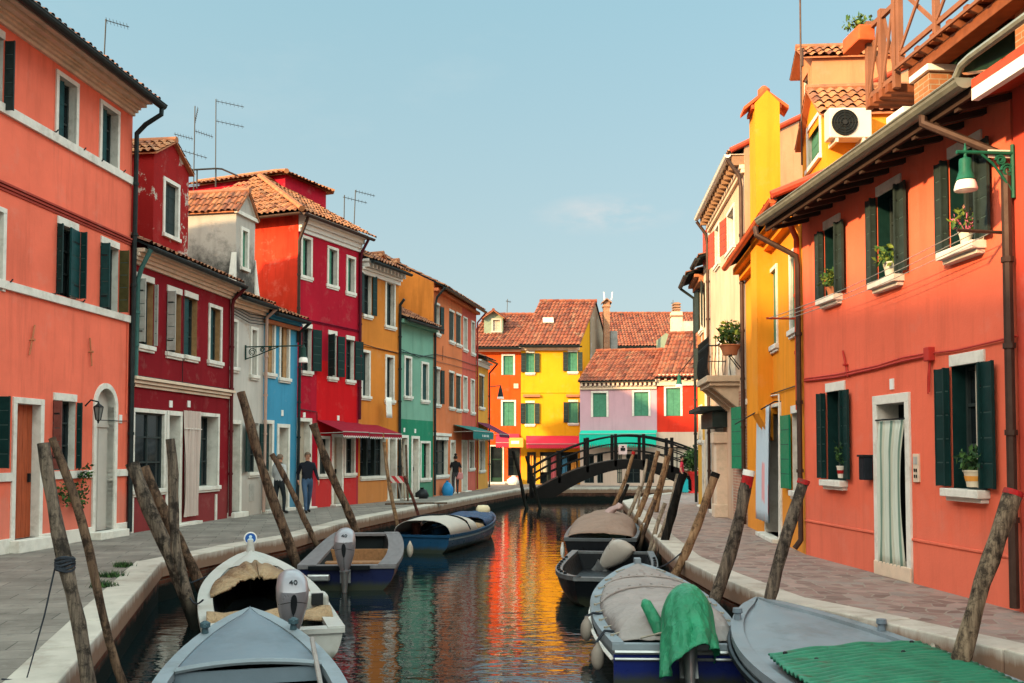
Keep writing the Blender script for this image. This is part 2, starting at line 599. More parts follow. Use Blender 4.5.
def leaf(mb, W, hu, sd, wd, v0, v1, ang, wh=.055, nb=5, mi=0, w_edge=True):
    a = R(ang)
    e1 = W.d * (sd * math.cos(a)) + W.n * math.sin(a)
    e2 = W.n * math.cos(a) - W.d * (sd * math.sin(a))
    h = (v1 - v0) / nb
    for k in range(nb):
        o = W.P(hu, v0 + k * h + .008, wh)
        mb.box(o + e1 * .02, e1 * (wd - .04), Vector((0, 0, h - .016)), e2 * .028, mi)
    mb.box(W.P(hu, v0, wh) - e2 * .004, e1 * .02, Vector((0, 0, v1 - v0)), e2 * .036, mi)
    mb.box(W.P(hu, v0, wh) - e2 * .004 + e1 * (wd - .02), e1 * .02, Vector((0, 0, v1 - v0)), e2 * .036, mi)
    if mi == 0:
        for q in (.16, .80):
            mb.box(W.P(hu, v0 + (v1 - v0) * q, wh) + e2 * .029 + e1 * .01, e1 * min(.26, wd * .7), Vector((0, 0, .028)), e2 * .006, 2)
    mb.box(W.P(hu, v0 + .004, wh) + e1 * .021 + e2 * .006, e1 * (wd - .042), Vector((0, 0, v1 - v0 - .008)), e2 * .014, 1 if mi == 0 else mi)


def sheet_tiles(mb, O, along, down, width, length, pitch=.21, row=.36, mi=0, seed=0, amp=.055):
    """barrel tiles: ridges run down the slope, each course overlaps the one below"""
    rg = random.Random(seed)
    along = along.normalized(); down = down.normalized()
    up = along.cross(down)
    if up.z < 0: up = -up
    nc = max(1, round(width / pitch)); p = width / nc
    nr = max(1, round(length / row)); q = length / nr
    prof = [(0, 0), (.16, .25), (.30, .8), (.5, 1), (.70, .8), (.84, .25)]
    jit = [[rg.uniform(-.008, .010) for _ in range(nc + 1)] for _ in range(nr)]
    for j in range(nr):
        pts, uvs, fs = [], [], []
        for c in range(nc):
            dz = jit[j][c]; dd = rg.uniform(-.02, .02)
            for (x, h) in prof:
                for e in (0, 1):
                    s = j * q + (0 if e == 0 else q + .03) + (dd if e else 0)
                    z = h * amp * (.92 if e == 0 else 1.08) + (.0 if e == 0 else .028) + dz
                    pts.append(O + along * ((c + x) * p) + down * s + up * z)
        for e in (0, 1):
            s = j * q + (0 if e == 0 else q + .03)
            pts.append(O + along * width + down * s + up * (.028 if e else 0))
        n6 = len(prof)
        for c in range(nc):
            for k in range(n6):
                a = (c * n6 + k) * 2
                fs.append((a, a + 1, a + 3, a + 2))
                uvs.append((c + .5 + seed % 7, j + .5))
        mb.add(pts, fs, mi, [(u,) * 4 for u in uvs] if False else uvs)


class House:
    """one house: an Empty with wall, roof, windows, doors ... as children"""

    def __init__(s, name, label, P0, P1, depth, ve, mat, cat='house', group='painted canal houses', skew=(0, 0), side_ext=None):
        s.W = W = Wall(P0, P1)
        s.depth, s.ve, s.mat = depth, ve, mat
        s.root = empty(name, W.P(W.L / 2, 0, -depth / 2), 0, label, cat, group)
        s.holes, s.zones, s.arches, s.strings = [], [], [], []
        s.drev, s.revb = set(), None
        s.skew = skew
        s.seed = len(label) + int(abs(W.P0.x) * 10)

    # ---- openings
    def win(s, l, r, t, b, fr='full', fw=.09, inner='glass', sh=None, shm=None, sill=True, frm=None, bars=True, dep=.16, shw=None, nb=5, innm=None, sproj=.08, name='window', label=None, sillm=None, arch=False, sash=None, leaves=None, rev=False):
        W = s.W; frm = frm or white; shm = shm or green_sh
        pc = (l + r) / 2
        u0, u1 = sorted((W.u(l, (t + b) / 2), W.u(r, (t + b) / 2)))
        v1, v0 = W.v(pc, t), W.v(pc, b)
        v0 = max(v0, .02)
        ou0, ou1, ov0, ov1 = u0, u1, v0, v1
        if fr == 'full':
            fw = min(fw, (u1 - u0) * .2)
            u0 += fw; u1 -= fw; v1 -= fw
        s.holes.append((u0, u1, v0, v1, dep))
        if rev: s.drev.add((u0, u1, v0, v1)); s.revb = rev
        mb = MB()
        g = -dep
        um = (u0 + u1) / 2
        if inner == 'shut':
            half = um - u0
            for (hu, sd) in ((u0, 1), (u1, -1)):
                leaf(mb, W, hu, sd, half - .004, v0 + .01, v1 - .01, 0, -min(dep, .1), nb, 2)
            W.box(mb, u0, u1, v0, v1, g - .03, g - .02, 1)
        else:
            f = .045
            W.box(mb, u0, u1, v0, v1, g - .03, g - .02, 1)
            for (a, c) in ((u0, u0 + f), (u1 - f, u1), (um - f / 2, um + f / 2)):
                W.box(mb, a, c, v0, v1, g - .02, g + .02, 0)
            vv = [v0, v1 - f] + ([v0 + (v1 - v0) * k for k in (.34, .67)] if bars else [])
            for y in vv:
                for (a, c) in ((u0 + f, um - f / 2), (um + f / 2, u1 - f)):
                    W.box(mb, a, c, y, y + f * .8, g - .018, g + .015, 0)
            if inner == 'half':
                leaf(mb, W, u0 + .005, 1, (u1 - u0) * .5, v0 + .01, v1 - .01, 4, g + .05, nb, 2)
            if inner == 'halfr':
                leaf(mb, W, u1 - .005, -1, (u1 - u0) * .5, v0 + .01, v1 - .01, 4, g + .05, nb, 2)
            if inner == 'pale':
                W.box(mb, u0 + f, u1 - f, v0 + f, v1 - f, g - .015, g - .005, 3)
            if inner == 'cloth':
                nf = 14
                def fn(i, j):
                    return W.P(u0 + .02 + (u1 - u0 - .04) * i, v0 + .05 + (v1 - v0 - .07) * j, g + .07 + .025 * math.sin(i * 34) + .01 * math.sin(i * 13 + j * 3))
                mb.grid(fn, 60, 6, 3)
        o = mb.build(name, [sash or frm_dark, glass, innm or shm, innm or pale_in], s.root)
        if label: o['label'] = label
        if fr == 'full':
            fb = MB()
            W.box(fb, ou0, ou1, v1, ov1, -.02, .035)
            W.box(fb, ou0, u0, v0, v1, -.02, .033)
            W.box(fb, u1, ou1, v0, v1, -.02, .033)
            fb.build('frame', frm, o, bevel=.006)
        elif fr == 'lintel':
            fb = MB()
            W.box(fb, u0 - .01, u1 + .01, v1, v1 + fw * 1.6, -.02, .03)
            fb.build('frame', frm, o, bevel=.006)
        if sill:
            sb = MB()
            e = .05 if fr != 'none' else .02
            W.box(sb, ou0 - e, ou1 + e, v0 - .10, v0, -.06, sproj)
            W.box(sb, ou0 - e + .03, ou1 + e - .03, v0 - .155, v0 - .10, -.02, sproj * .6)
            sb.build('sill', sillm or frm, o, bevel=.01)
        if leaves:
            for (hs, wd_, ang, w0, m_) in leaves:
                hu, sd = (u0, 1) if hs == 'l' else (u1, -1)
                lb = MB(); leaf(lb, W, hu, sd, wd_, v0 + .02, v1 - .01, ang, w0, nb, 0); lb.build('shutter', [m_, slat_line, dark_iron], o)
        if sh and sh[0] == 'libro':
            for hu, sd in ((u0, 1), (u1, -1)):
                lb = MB()
                leaf(lb, W, hu, sd, sh[1], v0 + .02, v1 - .01, 93 if sd == 1 else 88, .03, nb, 0)
                leaf(lb, W, hu - sd * .03, sd, sh[2], v0 + .02, v1 - .01, 176, .07, nb, 0)
                lb.build('shutter', [shm, slat_line, dark_iron], o)
        elif sh:
            wd = shw or (u1 - u0) / 2
            for ang, hu, sd in ((sh[0], u0, 1), (sh[1], u1, -1)):
                if ang is None: continue
                lb = MB()
                leaf(lb, W, hu - sd * .01, sd, wd, v0 + .02, v1 - .01, ang, .06, nb, 0)
                # iron strap hinges
                lb.build('shutter', [shm, slat_line, dark_iron], o)
        s.last = (u0, u1, v0, v1)
        return o

    def door(s, l, r, t, b, fr='full', fw=.11, dm=None, dep=.12, step=.12, sproj=.22, stm=None, frm=None, glassy=False, cloth=None, sidejamb=None, label=None):
        W = s.W; frm = frm or white
        pc = (l + r) / 2
        u0, u1 = sorted((W.u(l, (t + b) / 2), W.u(r, (t + b) / 2)))
        v1 = W.v(pc, t); v0 = step
        ou0, ou1, ov1 = u0, u1, v1
        if fr == 'full':
            fw = min(fw, (u1 - u0) * .18)
            u0 += fw; u1 -= fw; v1 -= fw
        s.holes.append((u0, u1, v0, v1, dep))
        mb = MB()
        if glassy:
            W.box(mb, u0, u1, v0, v1, -dep - .03, -dep - .02, 1)
            f = .07
            for a, c in ((u0, u0 + f), (u1 - f, u1)): W.box(mb, a, c, v0, v1, -dep - .02, -dep + .02, 0)
            for y0, y1 in ((v0, v0 + .25), (v1 - f, v1), (v0 + (v1 - v0) * .62, v0 + (v1 - v0) * .62 + f)):
                W.box(mb, u0 + f, u1 - f, y0, y1, -dep - .018, -dep + .015, 0)
        else:
            nbd = max(3, int((u1 - u0) / .14))
            bw = (u1 - u0) / nbd
            for k in range(nbd):
                W.box(mb, u0 + k * bw + .004, u0 + (k + 1) * bw - .004, v0, v1, -dep - .04, -dep, 0)
            W.box(mb, u0, u1, v0 + .002, v1 - .002, -dep - .035, -dep - .012, 0)
        o = mb.build('door', [dm or pale_in, glass], s.root)
        if label: o['label'] = label
        if fr == 'full':
            fb = MB()
            W.box(fb, ou0, ou1, v1, ov1, -.02, .035)
            W.box(fb, ou0, u0, .0, v1, -.02, .033)
            W.box(fb, u1, ou1, .0, v1, -.02, .033)
            fb.build('frame', frm, o, bevel=.006)
        hb = MB()
        hx = u0 + (u1 - u0) * .85
        W.box(hb, hx - .02, hx + .02, v0 + 1.0, v0 + 1.16, -dep + .0, -dep + .05)
        hb.build('handle', dark_iron, o)
        stb = MB()
        W.box(stb, ou0 - .06 * (sproj > .1), ou1 + .06 * (sproj > .1), .0, step, -dep, sproj)
        stb.build('step', stm or frm, o, bevel=.012)
        s.last = (u0, u1, v0, v1)
        return o

    def arch(s, l, r, t, b, dm, fw=.11, dep=.14, step=.15):
        W = s.W
        pc = (l + r) / 2
        u0, u1 = W.u(l, 455), W.u(r, 455)
        v1 = W.v(pc, t); v0 = step
        u0 += fw; u1 -= fw; v1 -= fw
        rad = (u1 - u0) / 2; um = (u0 + u1) / 2; vs = v1 - rad
        s.holes.append((u0, u1, v0, v1, dep))
        s.arches.append((u0, u1, vs, v1))
        mb = MB()
        pts = [W.P(u0, v0, -dep), W.P(u1, v0, -dep)] + [W.P(um + rad * math.cos(a), vs + rad * math.sin(a), -dep) for a in [math.pi * k / 16 for k in range(17)]]
        mb.poly(pts, 0)
        W.box(mb, u0, u1, vs - .42, vs - .36, -dep, -dep + .03, 0)
        W.box(mb, um - .01, um + .01, v0, vs - .42, -dep, -dep + .012, 0)
        o = mb.build('door', [dm], s.root)
        fb = MB()
        ro = rad + fw
        A = [math.pi * k / 20 for k in range(21)]
        ring = [(u1 + fw, 0.0)] + [(um + ro * math.cos(a), vs + ro * math.sin(a)) for a in A] + [(u0 - fw, 0.0)]
        inn = [(u1, 0.0)] + [(um + rad * math.cos(a), vs + rad * math.sin(a)) for a in A] + [(u0, 0.0)]
        for k in range(len(ring) - 1):
            a, b2, c, d2 = ring[k], ring[k + 1], inn[k + 1], inn[k]
            fb.poly([W.P(*a, .035), W.P(*b2, .035), W.P(*c, .035), W.P(*d2, .035)])
            fb.poly([W.P(*a, .035), W.P(*a, -.01), W.P(*b2, -.01), W.P(*b2, .035)])
            fb.poly([W.P(*d2, .035), W.P(*c, .035), W.P(*c, -.3), W.P(*d2, -.3)])
        fb.build('frame', white, o)
        sb = MB(); W.box(sb, u0 - fw - .1, u1 + fw + .1, 0, step, -dep, .28)
        sb.build('step', white, o, bevel=.012)
        return o

    def string(s, px, py, th, proj=.05, mat=None, prof=1, u0=None, u1=None, name='string_course', skip=True):
        W = s.W
        v = W.v(px, py)
        s.strings.append((v, th, proj, mat or white, prof, u0 if u0 is not None else 0, u1 if u1 is not None else W.L, name, skip))

    # ---- finish
    def done(s, oh=.42, rise=1.1, tile=None, cornice=None, cmat=None, ch=.0, plinth=None, pl_h=.28, roof=True, gutter=True, gm=None, back=True, trimm=None, revm=None, gr=.075, end_l=.0, end_r=.0, amp=.055, soff=None):
        W, ve, D = s.W, s.ve, s.depth
        L = W.L
        for (v, th, proj, mat, prof, a, b, name, skip) in s.strings:
            segs = [(a, b)]
            for (h0, h1, y0, y1, _d) in s.holes:
                if skip and y0 < v + th and y1 > v:
                    new = []
                    for (x0, x1) in segs:
                        if h1 + .1 <= x0 or h0 - .1 >= x1: new.append((x0, x1)); continue
                        if h0 - .1 > x0: new.append((x0, h0 - .1))
                        if h1 + .1 < x1: new.append((h1 + .1, x1))
                    segs = new
            for (x0, x1) in segs:
                mb = MB()
                for k in range(prof):
                    W.box(mb, x0 + .003, x1 - .003, v + th * k / prof, v + th * (k + 1) / prof - (.0 if prof == 1 else .012), -.02, proj * (k + 1) / prof)
                mb.build(name, mat, s.root, bevel=.006)
        # facade with real openings
        us = {0.0, L}; vs = {0.0, ve}
        for (a, b, c, d, _) in s.holes:
            us |= {max(0, a), min(L, b)}; vs |= {c, min(d, ve)}
        for (a, b, c, d, _m) in s.zones:
            us |= {max(0, a), min(L, b)}; vs |= {max(0, c), min(d, ve)}
        us, vs = sorted(us), sorted(vs)
        mb = MB()
        for i in range(len(us) - 1):
            for j in range(len(vs) - 1):
                a, b, c, d = us[i], us[i + 1], vs[j], vs[j + 1]
                if b - a < 1e-5 or d - c < 1e-5: continue
                mu, mv = (a + b) / 2, (c + d) / 2
                if any(h[0] < mu < h[1] and h[2] < mv < h[3] for h in s.holes): continue
                mi = 0
                for k, z in enumerate(s.zones):
                    if z[0] < mu < z[1] and z[2] < mv < z[3]: mi = 2 + k
                mb.poly([W.P(a, c), W.P(b, c), W.P(b, d), W.P(a, d)], mi)
        for (a, b, c, d, dep) in s.holes:
            for q in (((a, c), (a, d)), ((b, d), (b, c)), ((a, d), (b, d)), ((b, c), (a, c))):
                (p, r_), (p2, r2) = q
                mb.poly([W.P(p, r_, 0), W.P(p2, r2, 0), W.P(p2, r2, -dep - .03), W.P(p, r_, -dep - .03)], 2 + len(s.zones) if (a, b, c, d) in s.drev else 1)
        for (a, b, y, t) in s.arches:
            rad = (b - a) / 2; um = (a + b) / 2
            for sg, cu in ((1, b), (-1, a)):
                arc = [W.P(um + sg * rad * math.cos(x), y + rad * math.sin(x), 0) for x in [math.pi / 2 * k / 10 for k in range(11)]]
                for k in range(10):
                    mb.poly([W.P(cu, t, 0), arc[k], arc[k + 1]], 0)
                    mb.poly([arc[k], arc[k + 1], arc[k + 1] - W.n * .3, arc[k] - W.n * .3], 1)
        kl, kr = s.skew
        bl, br = W.P(kl, 0, -D), W.P(L + kr, 0, -D)
        Z = Vector((0, 0, 1))
        ridge = ve + rise if roof else ve
        ml, mr = W.P(kl / 2, 0, -D / 2), W.P(L + kr / 2, 0, -D / 2)
        for (f, m_, b_) in ((W.P(0, 0), ml, bl), (W.P(L, 0), mr, br)):
            mb.poly([f, f + Z * ve, m_ + Z * ridge, b_ + Z * ve, b_], 0)
        mb.poly([bl, br, br + Z * ve, bl + Z * ve], 0)
        s.wall = mb.build('wall', [s.mat, revm or white] + [z[4] for z in s.zones] + ([s.revb] if s.revb else []), s.root)
        if roof:
            t = rise / (D / 2)
            rb = MB()
            a0 = ml + Z * (ridge + .06); a1 = mr + Z * (ridge + .06)
            e0 = W.P(-end_l, ve + .06 - oh * t, oh); e1 = W.P(L + end_r, ve + .06 - oh * t, oh)
            # front slope (slightly skewed houses: take the plain rectangle from the longer edge)
            kk = kl / D
            o_ = W.P(-end_l + kl / 2, ridge + .06, -D / 2)
            dn = (W.n * (D / 2 + oh) - Z * ((D / 2 + oh) * t) - W.d * (kk * (D / 2 + oh)))
            sheet_tiles(rb, o_, W.d, dn, L + end_l + end_r, dn.length, seed=s.seed, amp=amp)
            o2 = o_
            dn2 = (-W.n * (D / 2 + oh) - Z * ((D / 2 + oh) * t) + W.d * (kk * (D / 2 + oh)))
            sheet_tiles(rb, o2, W.d, dn2, L + end_l + end_r, dn2.length, seed=s.seed + 3, row=.7, amp=amp)
            # board under the tiles, ridge tiles
            for sg in (1, -1):
                w1 = oh if sg == 1 else -D - oh
                p0 = W.P(-end_l + .01 + kl / 2, ridge, -D / 2); p1 = W.P(L + end_r - .01 + kl / 2, ridge, -D / 2)
                q0 = W.P(-end_l + .01 - kk * w1, ve - oh * t, w1); q1 = W.P(L + end_r - .01 - kk * w1, ve - oh * t, w1)
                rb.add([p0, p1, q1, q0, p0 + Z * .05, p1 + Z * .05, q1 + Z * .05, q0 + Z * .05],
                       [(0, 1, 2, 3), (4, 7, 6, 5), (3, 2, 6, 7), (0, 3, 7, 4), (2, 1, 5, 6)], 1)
            nr = int((L + end_l + end_r) / .38)
            for k in range(nr):
                x0 = -end_l + (L + end_l + end_r) * k / nr; x1 = -end_l + (L + end_l + end_r) * (k + 1) / nr + .03
                b0 = len(rb.f)
                rb.tube([W.P(x0 + kl / 2, ridge + .09, -D / 2), W.P(x1 + kl / 2, ridge + .10, -D / 2)], [.10, .115], 8, 0)
                for q in range(b0, len(rb.f)): rb.uv[q] = (k + .5, 99.5)
            s.roof = rb.build('roof', [tile or tile_old, soff or dark_in], s.root)
        if cornice:
            cb = MB()
            # cornice: list of (w, dv_below_eave_top) steps from bottom to top
            for (w0, w1, d0, d1) in cornice:
                W.box(cb, 0.004, L - .004, ve - d0, ve - d1, -.02, w1)
            cb.build('cornice', cmat or cream, s.root, bevel=.01)
        if plinth:
            segs = [(0, L)]
            for (h0, h1, y0, y1, _d) in s.holes:
                if y0 < pl_h:
                    new = []
                    for (x0, x1) in segs:
                        if h1 + .1 <= x0 or h0 - .1 >= x1: new.append((x0, x1)); continue
                        if h0 - .1 > x0: new.append((x0, h0 - .1))
                        if h1 + .1 < x1: new.append((h1 + .1, x1))
                    segs = new
            for (x0, x1) in segs:
                pb = MB(); W.box(pb, x0 + .002, x1 - .002, 0, pl_h, -.02, .045)
                pb.build('plinth', plinth, s.root, bevel=.01)
        if gutter and roof:
            gb = MB()
            t = rise / (D / 2)
            gz = ve - oh * t - .02 + (.07 if gr > .1 else 0)
            half_pipe(gb, W.P(-end_l, gz, oh + .07), W.P(L + end_r, gz, oh + .07), gr)
            gb.build('gutter', gm or pipe_dark, s.root)
            s.gz, s.gw = gz, oh + .07
        return s

    def pipe(s, pts, r=.045, mat=None, name='drainpipe'):
        mb = MB()
        P = [s.W.P(*p) for p in pts]
        mb.tube(P, r, 8)
        # collars
        for i in range(len(P) - 1):
            a, b = P[i], P[i + 1]
            if abs(a.z - b.z) > 1.2:
                k = int(abs(a.z - b.z) / 1.6) + 1
                for j in range(1, k + 1):
                    c = a.lerp(b, j / (k + 1))
                    mb.tube([c - Vector((0, 0, .03)), c + Vector((0, 0, .03))], r * 1.3, 8)
        return mb.build(name, mat or pipe_dark, s.root, smooth=40)

    def cable(s, pts, r=.012, mat=None, name='cable'):
        mb = MB(); mb.tube([s.W.P(*p) for p in pts], r, 5)
        return mb.build(name, mat or dark_iron, s.root)

    def dormer(s, u0, u1, wf, v0, ve, va, depth, mat, win=None, wm=None, tile=None, oh=.12, wmat=None, winner=None, name='dormer'):
        """gabled dormer facing the canal; win = (ua, ub, va, vb)"""
        W = s.W.shift(wf); Z = Vector((0, 0, 1))
        um = (u0 + u1) / 2
        mb = MB()
        us, vs = [u0, u1], [v0, ve]
        if win: us = sorted(us + [win[0], win[1]]); vs = sorted(vs + [win[2], win[3]])
        for i in range(len(us) - 1):
            for j in range(len(vs) - 1):
                a, b, c, d = us[i], us[i + 1], vs[j], vs[j + 1]
                if win and win[0] < (a + b) / 2 < win[1] and win[2] < (c + d) / 2 < win[3]: continue
                mb.poly([W.P(a, c), W.P(b, c), W.P(b, d), W.P(a, d)])
        mb.poly([W.P(u0, ve), W.P(u1, ve), W.P(um, va)])
        for u in (u0, u1):
            mb.poly([W.P(u, v0), W.P(u, ve), W.P(u, ve, -depth), W.P(u, v0, -depth)])
        if win:
            a, b, c, d = win
            for q in (((a, c), (a, d)), ((b, d), (b, c)), ((a, d), (b, d)), ((b, c), (a, c))):
                mb.poly([W.P(*q[0]), W.P(*q[1]), W.P(*q[1], -.15), W.P(*q[0], -.15)], 1)
        o = mb.build(name, [mat, white], s.root)
        rb = MB()
        for sg, u in ((-1, u0), (1, u1)):
            dn = W.d * (sg * (u1 - u0) / 2) + Z * (ve - va)
            dnn = dn.normalized()
            O_ = W.P(um, va + .05, oh)
            sheet_tiles(rb, O_, -W.n, dn, depth + oh, dn.length + .12, seed=s.seed + sg, pitch=.2, row=.33)
            e = dnn * (dn.length + .11)
            rb.box(W.P(um, va, oh - .01), e, -W.n * (depth + oh - .02), Z * .035, 1)
        rb.tube([W.P(um, va + .07, oh), W.P(um, va + .07, -depth)], .09, 8)
        rb.build('roof', [tile or tile_old, terracotta], o)
        if win:
            a, b, c, d = win
            wb = MB()
            f = .09
            W.box(wb, a - f, b + f, d, d + f, -.01, .03, 0)
            W.box(wb, a - f, a, c, d, -.01, .028, 0)
            W.box(wb, b, b + f, c, d, -.01, .028, 0)
            W.box(wb, a - f - .02, b + f + .02, c - .09, c, -.03, .07, 0)
            if winner:
                leaf(wb, W, a, 1, (b - a) / 2 - .003, c, d, 0, -.1, 4, 2)
                leaf(wb, W, b, -1, (b - a) / 2 - .003, c, d, 0, -.1, 4, 2)
            else:
                W.box(wb, a, b, c, d, -.14, -.13, 1)
                W.box(wb, (a + b) / 2 - .025, (a + b) / 2 + .025, c, d, -.13, -.10, 2)
            wb.build('window', [wmat or white, glass, winner or teal_sh], o)
        return o


def plain_window(H, u0, z, w=.9, h=1.5, shm=None):
    """window of a house outside the frame: hole, panes, stone frame, sill and two open shutters"""
    W = H.W
    H.holes.append((u0, u0 + w, z, z + h, .16))
    mb = MB(); W.box(mb, u0, u0 + w, z, z + h, -.19, -.17, 1)
    for a in (u0, u0 + w / 2 - .025, u0 + w - .05): W.box(mb, a, a + .05, z, z + h, -.17, -.13, 0)
    for b in (z, z + h * .5, z + h - .05): W.box(mb, u0 + .05, u0 + w - .05, b, b + .05, -.168, -.135, 0)
    o = mb.build('window', [white_clean, glass], H.root)
    fb = MB(); W.box(fb, u0 - .1, u0 + w + .1, z + h, z + h + .12, -.02, .035); W.box(fb, u0 - .1, u0, z, z + h, -.02, .033); W.box(fb, u0 + w, u0 + w + .1, z, z + h, -.02, .033)
    fb.build('frame', white, o)
    sb = MB(); W.box(sb, u0 - .15, u0 + w + .15, z - .1, z, -.05, .09); sb.build('sill', white, o)
    for hu, sd in ((u0, 1), (u0 + w, -1)):
        lb = MB(); leaf(lb, W, hu, sd, w / 2, z + .02, z + h - .01, 172, .06, 5, 0); lb.build('shutter', [shm or green_sh, slat_line, dark_iron], o)


def half_pipe(mb, a, b, r, n=7, mi=0):
    d = (b - a).normalized(); s = d.cross(Vector((0, 0, 1))).normalized()
    Z = Vector((0, 0, 1))
    for rr in (r, r * .86):
        prev = None
        for k in range(n + 1):
            t = math.pi + math.pi * k / n
            off = s * math.cos(t) * rr + Z * math.sin(t) * rr
            cur = (a + off, b + off)
            if prev: mb.poly([prev[0], prev[1], cur[1], cur[0]], mi)
            prev = cur
    for e in (a, b):
        mb.poly([e + s * math.cos(math.pi + math.pi * k / n) * r + Z * math.sin(math.pi + math.pi * k / n) * r for k in range(n + 1)], mi)
    for sg in (1, -1):
        mb.tube([a + s * sg * r, b + s * sg * r], r * .12, 5, mi)
# ------------------------------------------------------------------ light and sky
SUN_AZ = R(50)      # how far the sun stands to the left of straight behind the viewer
SUN_EL = R(20)
to_sun = Vector((-math.sin(SUN_AZ) * math.cos(SUN_EL), -math.cos(SUN_AZ) * math.cos(SUN_EL), math.sin(SUN_EL)))
sd = bpy.data.lights.new('sun', 'SUN')
sd.energy = 4.5; sd.angle = R(2.4); sd.color = (1.0, .69, .34)
so = bpy.data.objects.new('sun', sd); COL.objects.link(so)
so.rotation_euler = (-to_sun).to_track_quat('-Z', 'Y').to_euler()
so.location = to_sun * 60

world = bpy.data.worlds.new('World'); scene.world = world
world.use_nodes = True
wn = world.node_tree; wn.nodes.clear()
wo = wn.nodes.new('ShaderNodeOutputWorld'); bg = wn.nodes.new('ShaderNodeBackground')
sky = wn.nodes.new('ShaderNodeTexSky'); sky.sky_type = 'NISHITA'; sky.sun_disc = False
sky.sun_elevation = SUN_EL
sky.sun_rotation = math.atan2(to_sun.x, to_sun.y)
sky.air_density = 1.0; sky.dust_density = 1.6; sky.ozone_density = 1.2; sky.altitude = 5
wv = coords(wn, 'Generated', (1, 1, 2.6), (0, 0, R(20)))
cl = ramp(wn, noise(wn, wv, 2.6, 8, .62), [(.58, 0), (.85, .16)])
hz = N(wn, 'ShaderNodeSeparateXYZ'); wn.links.new(coords(wn, 'Generated'), hz.inputs[0])
haze = ramp(wn, hz.outputs[2], [(.0, .85), (.45, .70)])
vcol = N(wn, 'ShaderNodeVectorMath', operation='SCALE'); vcol.inputs[3].default_value = 3.75
wn.links.new(ramp(wn, hz.outputs[2], [(.0, (.80, .95, .99)), (.42, (.52, .88, 1.0))]), vcol.inputs[0])
veil = mix(wn, haze, sky.outputs[0], vcol.outputs[0])
wcol = mix(wn, cl, veil, (4.6, 4.55, 4.4))
cdir = ray(606, 215).normalized()
dt = N(wn, 'ShaderNodeVectorMath', operation='SUBTRACT'); wn.links.new(coords(wn, 'Generated'), dt.inputs[0]); dt.inputs[1].default_value = cdir
dsc = N(wn, 'ShaderNodeVectorMath', operation='MULTIPLY'); wn.links.new(dt.outputs[0], dsc.inputs[0]); dsc.inputs[1].default_value = (9.5, 9.5, 34)
dl = N(wn, 'ShaderNodeVectorMath', operation='LENGTH'); wn.links.new(dsc.outputs[0], dl.inputs[0])
puff = math_n(wn, 'MULTIPLY', ramp(wn, dl.outputs[1], [(.15, 1), (.75, 0)]), ramp(wn, noise(wn, coords(wn, 'Generated', (14, 14, 40)), 1.0, 6, .6), [(.42, 0), (.68, .5)]))
wcol = mix(wn, puff, wcol, (4.7, 4.2, 4.1))
# fill light put into the sky: brightened behind the viewer, out of view
back_fill = ramp(wn, math_n(wn, 'ADD', math_n(wn, 'MULTIPLY', hz.outputs[1], -.5), .5), [(.0, (.59, .60, .575)), (.35, (.80, .80, .77)), (.75, (1.3, 1.16, 1.0)), (1, (1.5, 1.25, 1.0))])
over = ramp(wn, hz.outputs[2], [(.0, (.196, .187, .186)), (.43, (.200, .195, .195)), (.52, (1, .83, .74)), (.68, (1, .80, .69)), (.88, (.45, .36, .32))])  # added bright band overhead, above the view, to fill shaded facades
wcol = mix(wn, 1.0, wcol, back_fill, 'MULTIPLY')
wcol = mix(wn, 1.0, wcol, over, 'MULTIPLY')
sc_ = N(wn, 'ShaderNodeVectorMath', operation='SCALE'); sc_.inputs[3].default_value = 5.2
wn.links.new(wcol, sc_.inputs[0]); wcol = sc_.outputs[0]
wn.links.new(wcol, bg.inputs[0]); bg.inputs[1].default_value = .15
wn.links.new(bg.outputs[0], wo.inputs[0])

vs_ = scene.view_settings
vs_.view_transform = 'Standard'; vs_.look = 'None'; vs_.gamma = 1.0; vs_.exposure = 1.1
vs_.use_curve_mapping = False
scene.render.engine = 'CYCLES'
scene.cycles.max_bounces = 6
scene.cycles.diffuse_bounces = 3
scene.cycles.glossy_bounces = 3
scene.cycles.use_denoising = True

# ------------------------------------------------------------------ ground line of the house rows (photo positions on the pavement)
A_px = [(0, 555), (126, 534), (228, 518), (262, 513.5), (296, 509.5), (358, 504), (398, 500.3), (433, 496.6), (476, 490), (488, 488)]
A = [gp(*p).to_2d() for p in A_px]
dL1 = (A[1] - A[0]).normalized()
B_px = [(698.5, 503.6), (705.5, 507.4), (712, 510.5), (748, 526.5), (806, 554.5), (1020.5, 612)]
B = [gp(*p).to_2d() for p in B_px]
dR1 = (B[5] - B[4]).normalized()

# quay edges (outer top edge of the kerb)
QL_px = [(58, 683), (162, 562), (235, 547), (293, 537), (350, 521), (417, 508), (470, 498), (530, 488.6)]
QL = [gp(*p).to_2d() for p in QL_px]
QL = [Vector((QL[0].x + .1, -14)), Vector((QL[0].x + .1, QL[0].y - 2))] + QL
QR_px = [(622, 501), (640, 520), (655, 537), (676, 557), (712, 575), (749, 590), (776, 600), (880, 622), (1003, 650)]
QR = [gp(*p).to_2d() for p in QR_px]
QR = [Vector((14, 47.2)), gp(691, 490.5).to_2d(), gp(654, 494.2).to_2d()] + QR + [Vector((4.75, 7.2)), Vector((4.9, -14))]
FK = 49.6   # far kerb
QL[-1] = Vector((.75, FK))
QF = [Vector((.75, FK)), Vector((14, FK + .3)), Vector((34, FK + 1))]


def smooth_line(pts, keep=0.9):
    out = []
    for i in range(len(pts) - 1):
        n = max(1, int((pts[i + 1] - pts[i]).length / keep))
        for k in range(n): out.append(pts[i].lerp(pts[i + 1], k / n))
    out.append(pts[-1])
    return out


